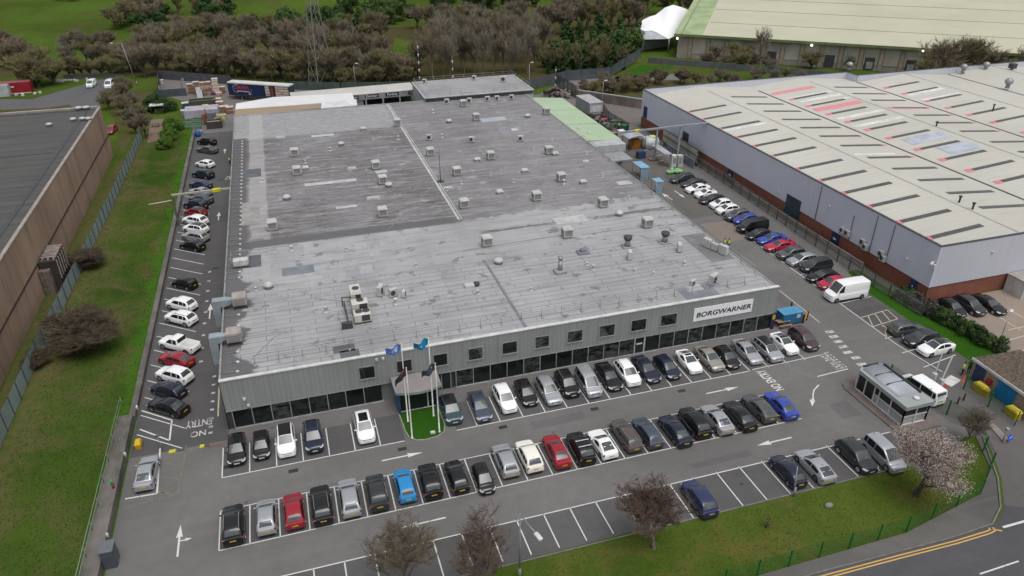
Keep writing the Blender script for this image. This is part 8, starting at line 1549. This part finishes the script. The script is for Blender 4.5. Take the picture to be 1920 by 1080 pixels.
for px_, py_, s, lab, tp in ((1340, 118, 0.65, 'small bare tree beside the left loading bays of the cream shed', WB[0]), (1420, 128, 0.85, 'bare tree with upright crown before the dark loading door', WT[0]), (1520, 130, 1.0, 'rounded yellow-green willow before the cream shed doors', WO[0]), (1590, 134, 0.6, 'thin bare tree between the two dock doors', WB[1])):
    v = at(px_, py_); plant(tp, v, 1.0, s, lab, 'tree', None, 'bare_tree')
# individual plants on the left
v = at(275, 258); plant(WB[3], v, 0.4, 0.62, 'bare reddish tree by the picnic paving', 'tree', None, 'bare_tree')
NB = reg(bare_tree('bare_shrub', 4.0, 77, leafmat('dark_twigs', (0.105, 0.082, 0.055), (0.16, 0.128, 0.09)), 16000, 0.75, 0.0085, 0.66, 4, 0.14, rr=0.008, loose=0.6, thin=0.004))
for px_, py_, s, lab in ((178, 655, 1.2, 'large bare bush alone in the rough grass on the left'), (165, 500, 0.75, 'bare bush against the palisade fence by the pallet shed'), (70, 690, 0.45, 'small dark bush at the lower left palisade fence')):
    plant(NB, at(px_, py_), px_*0.3, (s*1.9, s*1.9, s*1.05), lab, 'bush', None, 'bare_shrub')
GB = reg(leafy('green_bush', 2.2, 3.2, 201, M_LEAFB, 6000, 0.17, 40, 0.08))
for px_, py_, s, lab in ((310, 278, 0.85, 'bright green bush nearest the camera of three by the left row'), (318, 262, 0.95, 'bright green bush in the middle of three by the left row'), (326, 246, 1.1, 'bright green bush farthest of three by the left row')): plant(GB, at(px_, py_), px_, s, lab, 'bush', 'bright green bushes', 'green_bush')
HB = reg(leafy('dark_hedge', 3.0, 3.6, 211, M_LEAFD, 6000, 0.2, 44, 0.05))
for px_, py_, lab in ((284, 208, 'dark clipped hedge left of the smoking shelter'), (297, 203, 'dark clipped hedge behind the smoking shelter'), (311, 208, 'dark clipped hedge right of the smoking shelter')): plant(HB, at(px_, py_), px_*0.1, 0.95, lab, 'hedge', 'dark hedges round the shelter', 'dark_hedge')
for px_, py_, s in ((225, 190, 1.1), (250, 200, 1.0), (235, 215, 1.2), (262, 222, 0.9), (205, 205, 1.1), (245, 232, 1.0), (255, 250, 0.8), (238, 180, 1.2)): plant(random.choice(WS), at(px_, py_), px_, s, 'low bare scrub behind the end of the brown building', 'bush', 'scrub behind the brown building', 'bare_shrub')
# hedge on the right
HG = [reg(leafy('hedge_bush', 1.25, 2.1, 221+i, [M_LEAFD, M_LEAFM, leafmat('mauve_brown_leaves', (0.075, 0.062, 0.058), (0.11, 0.10, 0.085))][i], 2200, 0.11, 22, 0.05)) for i in range(3)]
a, b = at(1690, 562), at(1868, 658); nh = 15
for i in range(nh):
    p = a+(b-a)*(i/(nh-1)); tp = HG[2] if i in (2, 3, 4, 5) else HG[1] if i % 3 == 1 else HG[0]
    plant(tp, p+Vector((random.uniform(-.2, .2), 0, 0)), i*1.3, random.uniform(0.9, 1.15), 'bush of the hedge between the car park and the neighbouring yard'+(', brownish part' if tp is HG[2] else ''), 'hedge', 'hedge bushes, brownish' if tp is HG[2] else 'hedge bushes', 'hedge_bush')
# foreground trees
def ftree(px_, py_, h, seed, mt, label, ntw=7000, spread=0.5, tw=0.0055, trunk=0.26, blossom=None, tl=0.7, rr=0.0125):
    t = bare_tree('bare_tree' if not blossom else 'blossom_tree', h, seed, mt, ntw, tl, tw, spread, 4, trunk, rr=rr, loose=0.45, blossom=blossom, thin=0.003, bark=None if blossom else M_BARKL); v = at(px_, py_); t.location = v; tag(t, label, 'tree'); return t
ftree(757, 1122, 9.6, 311, M_TWIG, 'bare brown twiggy tree at the bottom edge, left of the redder one', 7000, 0.52)
ftree(908, 1118, 9.0, 322, M_TWIGR, 'bare reddish tree at the bottom edge beside the lamp post', 6500, 0.50)
ftree(1226, 1028, 8.6, 337, M_TWIGR, 'spreading bare reddish tree on the verge, hiding the empty bays', 9500, 0.64, trunk=0.22)
ftree(1716, 928, 9.0, 345, M_TWIG, 'pink blossom tree on the verge by the gatehouse', 7000, 0.68, blossom=30000, rr=0.020)
ftree(1812, 830, 4.6, 356, M_TWIGK, 'small bare tree by the entrance, right of the blossom', 3200, 0.55)
sp_ = leafy('young_shrub', 0.55, 1.5, 361, leafmat('dead_leaves', (0.10, 0.07, 0.05), (0.15, 0.11, 0.08)), 160, 0.07, 10, 0.1); sp_.location = at(1436, 990); tag(sp_, 'small brown shrub on the verge near the road fence', 'shrub')
rk = MB(); v = at(1554, 949); rk.ball(v+Vector((0, 0, 0.1)), (0.45, 0.3, 0.25), 9, 6); tag(rk.build('boulder', mat('pale_rock', (0.26, 0.25, 0.22))), 'pale boulder in the verge grass', 'rock')
# grass tufts over the rough verge and lawns
random.seed(99)
def tufts(name, n_, region, m, h0, h1, label):
    q = MB()
    for i in range(n_):
        x, y = region(); h = random.uniform(h0, h1); a = random.uniform(0, 6.28)
        for k in range(3):
            a2 = a+k*2.1; w_ = 0.05; lx, ly = 0.5*h*math.cos(a2), 0.5*h*math.sin(a2); q.add([(x-w_*math.sin(a2), y+w_*math.cos(a2), 0), (x+w_*math.sin(a2), y-w_*math.cos(a2), 0), (x+lx, y+ly, h)], [(0, 1, 2)])
    tag(q.build(name, m), label, 'grass', kind='stuff')
def rv():
    y = 40+136*random.random()**1.4; return random.uniform(-31.0, -20.4 if y > 70 else -21.4), y
tufts('grass_tufts', 9000, rv, leafmat('dry_grass_blades', (0.055, 0.100, 0.012), (0.105, 0.104, 0.036), var=0.0), 0.05, 0.15, 'tufts of rough and dry grass between wall and palisade fence')
tufts('grass_tufts', 5000, lambda: (random.uniform(8, 55), random.uniform(33.6, 40.0)), leafmat('lawn_blades', (0.066, 0.105, 0.012), (0.105, 0.115, 0.024), var=0.0), 0.03, 0.08, 'short grass blades on the front verge')
for t, _ in TP:
    for c in kids(t): bpy.data.objects.remove(c)
    bpy.data.objects.remove(t)

# ------------------------------------------------------------------ people
def person(base, face, label, top_c, leg_c, vest=None, pose=0.0, hair=(0.03, 0.022, 0.018)):
    root = thing('person', label, 'person', base, 'people on the site'); V = {}; E_ = []; RD = {}
    def j(n_, x, y, z, r, par=None):
        V[n_] = (x, y, z); RD[n_] = r
        if par: E_.append((par, n_))
    s = pose
    j('pelvis', 0, 0, 0.95, 0.14); j('waist', 0, 0, 1.10, 0.13, 'pelvis'); j('chest', 0, 0.01, 1.32, 0.155, 'waist'); j('neck', 0, 0.01, 1.49, 0.06, 'chest'); j('jaw', 0, 0.035, 1.58, 0.07, 'neck'); j('head', 0, 0.02, 1.68, 0.095, 'jaw'); j('crown', 0, 0.0, 1.75, 0.07, 'head')
    for sd3 in (-1, 1):
        t = 'l' if sd3 < 0 else 'r'; k = s*sd3
        j('sh'+t, sd3*0.19, 0, 1.42, 0.075, 'chest'); j('el'+t, sd3*0.24, -0.03+k*0.12, 1.14, 0.05, 'sh'+t); j('wr'+t, sd3*0.23, 0.08+k*0.25, 0.92, 0.035, 'el'+t); j('pm'+t, sd3*0.23, 0.11+k*0.27, 0.85, 0.036, 'wr'+t)
        for f_, (dx, dy, L_) in enumerate(((-0.026, 0.012, .085), (-0.009, 0.016, .095), (0.009, 0.012, .09), (0.025, 0.006, .07))): j('f%d%s' % (f_, t), sd3*0.23+dx, 0.12+k*0.27+dy, 0.81, 0.011, 'pm'+t); j('g%d%s' % (f_, t), sd3*0.23+dx, 0.135+k*0.27+dy, 0.81-L_*0.6, 0.008, 'f%d%s' % (f_, t))
        j('th'+t, sd3*0.195, 0.15+k*0.27, 0.84, 0.011, 'pm'+t); j('hp'+t, sd3*0.10, 0, 0.88, 0.105, 'pelvis'); j('kn'+t, sd3*0.11, 0.03-k*0.16, 0.50, 0.07, 'hp'+t); j('an'+t, sd3*0.11, -0.02-k*0.26, 0.09, 0.045, 'kn'+t); j('toe'+t, sd3*0.12, 0.14-k*0.24, 0.05, 0.045, 'an'+t)
    names_ = list(V); me = bpy.data.meshes.new('body'); me.from_pydata([V[n_] for n_ in names_], [(names_.index(a), names_.index(b)) for a, b in E_], []); o = bpy.data.objects.new('body', me); COL.objects.link(o)
    m1 = o.modifiers.new('skin', 'SKIN'); sk = me.skin_vertices[0].data
    for i, n_ in enumerate(names_): sk[i].radius = (RD[n_], RD[n_]); sk[i].use_root = n_ == 'pelvis'
    o.modifiers.new('sub', 'SUBSURF').levels = 1
    dg = bpy.context.evaluated_depsgraph_get(); m2 = bpy.data.meshes.new_from_object(o.evaluated_get(dg)); bpy.data.objects.remove(o); m2.name = 'body'; m2.materials.clear()
    for c_, n_ in ((leg_c, 'trousers_%d' % int(leg_c[0]*999)), (top_c, 'jacket_%d%d' % (int(top_c[0]*99), int(top_c[1]*99))), ((0.34, 0.20, 0.15), 'skin')): m2.materials.append(mat(n_, c_, obj=True))
    for p_ in m2.polygons:
        z = p_.center.z; p_.material_index = 0 if z < 0.96 and abs(p_.center.x) < 0.19 else 2 if (z > 1.5 or (z < 0.93 and abs(p_.center.x) > 0.17)) else 1; p_.use_smooth = True
    bo = bpy.data.objects.new('body', m2); COL.objects.link(bo); bo.parent = root
    q = MB(); q.ball((0, -0.005, 1.74), (0.105, 0.115, 0.085), 10, 6); q.build('hair', mat('hair_dark', hair, obj=True), root, local=True)
    if vest:
        q = MB(); q.lathe((0, 0.005, 0), [(0.185, 0.92), (0.18, 1.1), (0.205, 1.32), (0.17, 1.45), (0.09, 1.49)], 14)
        for i_, v_ in enumerate(q.v): q.v[i_] = Vector((v_.x*1.08, v_.y*0.95, v_.z))
        ve = q.build('hi_vis_vest', mat('hi_vis_yellow', vest, tuple(x*0.85 for x in vest), obj=True, rough=0.6), root, local=True)
        q = MB(); q.lathe((0, 0.005, 0), [(0.21, 1.08), (0.215, 1.13)], 14); q.build('reflective_band', M_POLE, ve, local=True)
    root.rotation_euler = (0, 0, face); return root
HV = (0.50, 0.62, 0.06)
person(at(1357, 466), 2.6, 'person in a yellow hi-vis vest on the right lane, left of a pair', (0.05, 0.06, 0.05), (0.02, 0.02, 0.025), HV, 0.5); person(at(1365, 467), 2.9, 'person in a yellow hi-vis vest on the right lane, right of a pair', (0.05, 0.06, 0.05), (0.02, 0.02, 0.025), HV, -0.4)
person(at(1803, 703), 1.2, 'person in a yellow hi-vis vest and black trousers by the brick kiosk', (0.35, 0.42, 0.06), (0.012, 0.012, 0.014), HV, 0.4); person(at(1815, 699), 1.9, 'person in a dark green coat beside the one in hi-vis', (0.02, 0.12, 0.04), (0.03, 0.03, 0.03), None, 0.2)
person(at(432, 309), 3.0, 'person in a hi-vis vest walking along the left wall of the factory', (0.05, 0.05, 0.06), (0.02, 0.02, 0.02), HV, 0.6); person(at(1160, 243), 0.6, 'person in hi-vis yellow standing among the yard clutter', (0.30, 0.36, 0.05), (0.03, 0.04, 0.06), HV, 0.3)
v = at(1805, 716); cn = thing('barrier_post', 'short red post in front of the people by the kiosk', 'post', v); q = MB(); q.lathe(v, [(0.22, 0), (0.22, 0.06), (0.14, 0.08), (0.10, 0.95), (0.05, 1.0)], 10); q.build('post', mat('post_orange_red', (0.50, 0.09, 0.07)), cn)
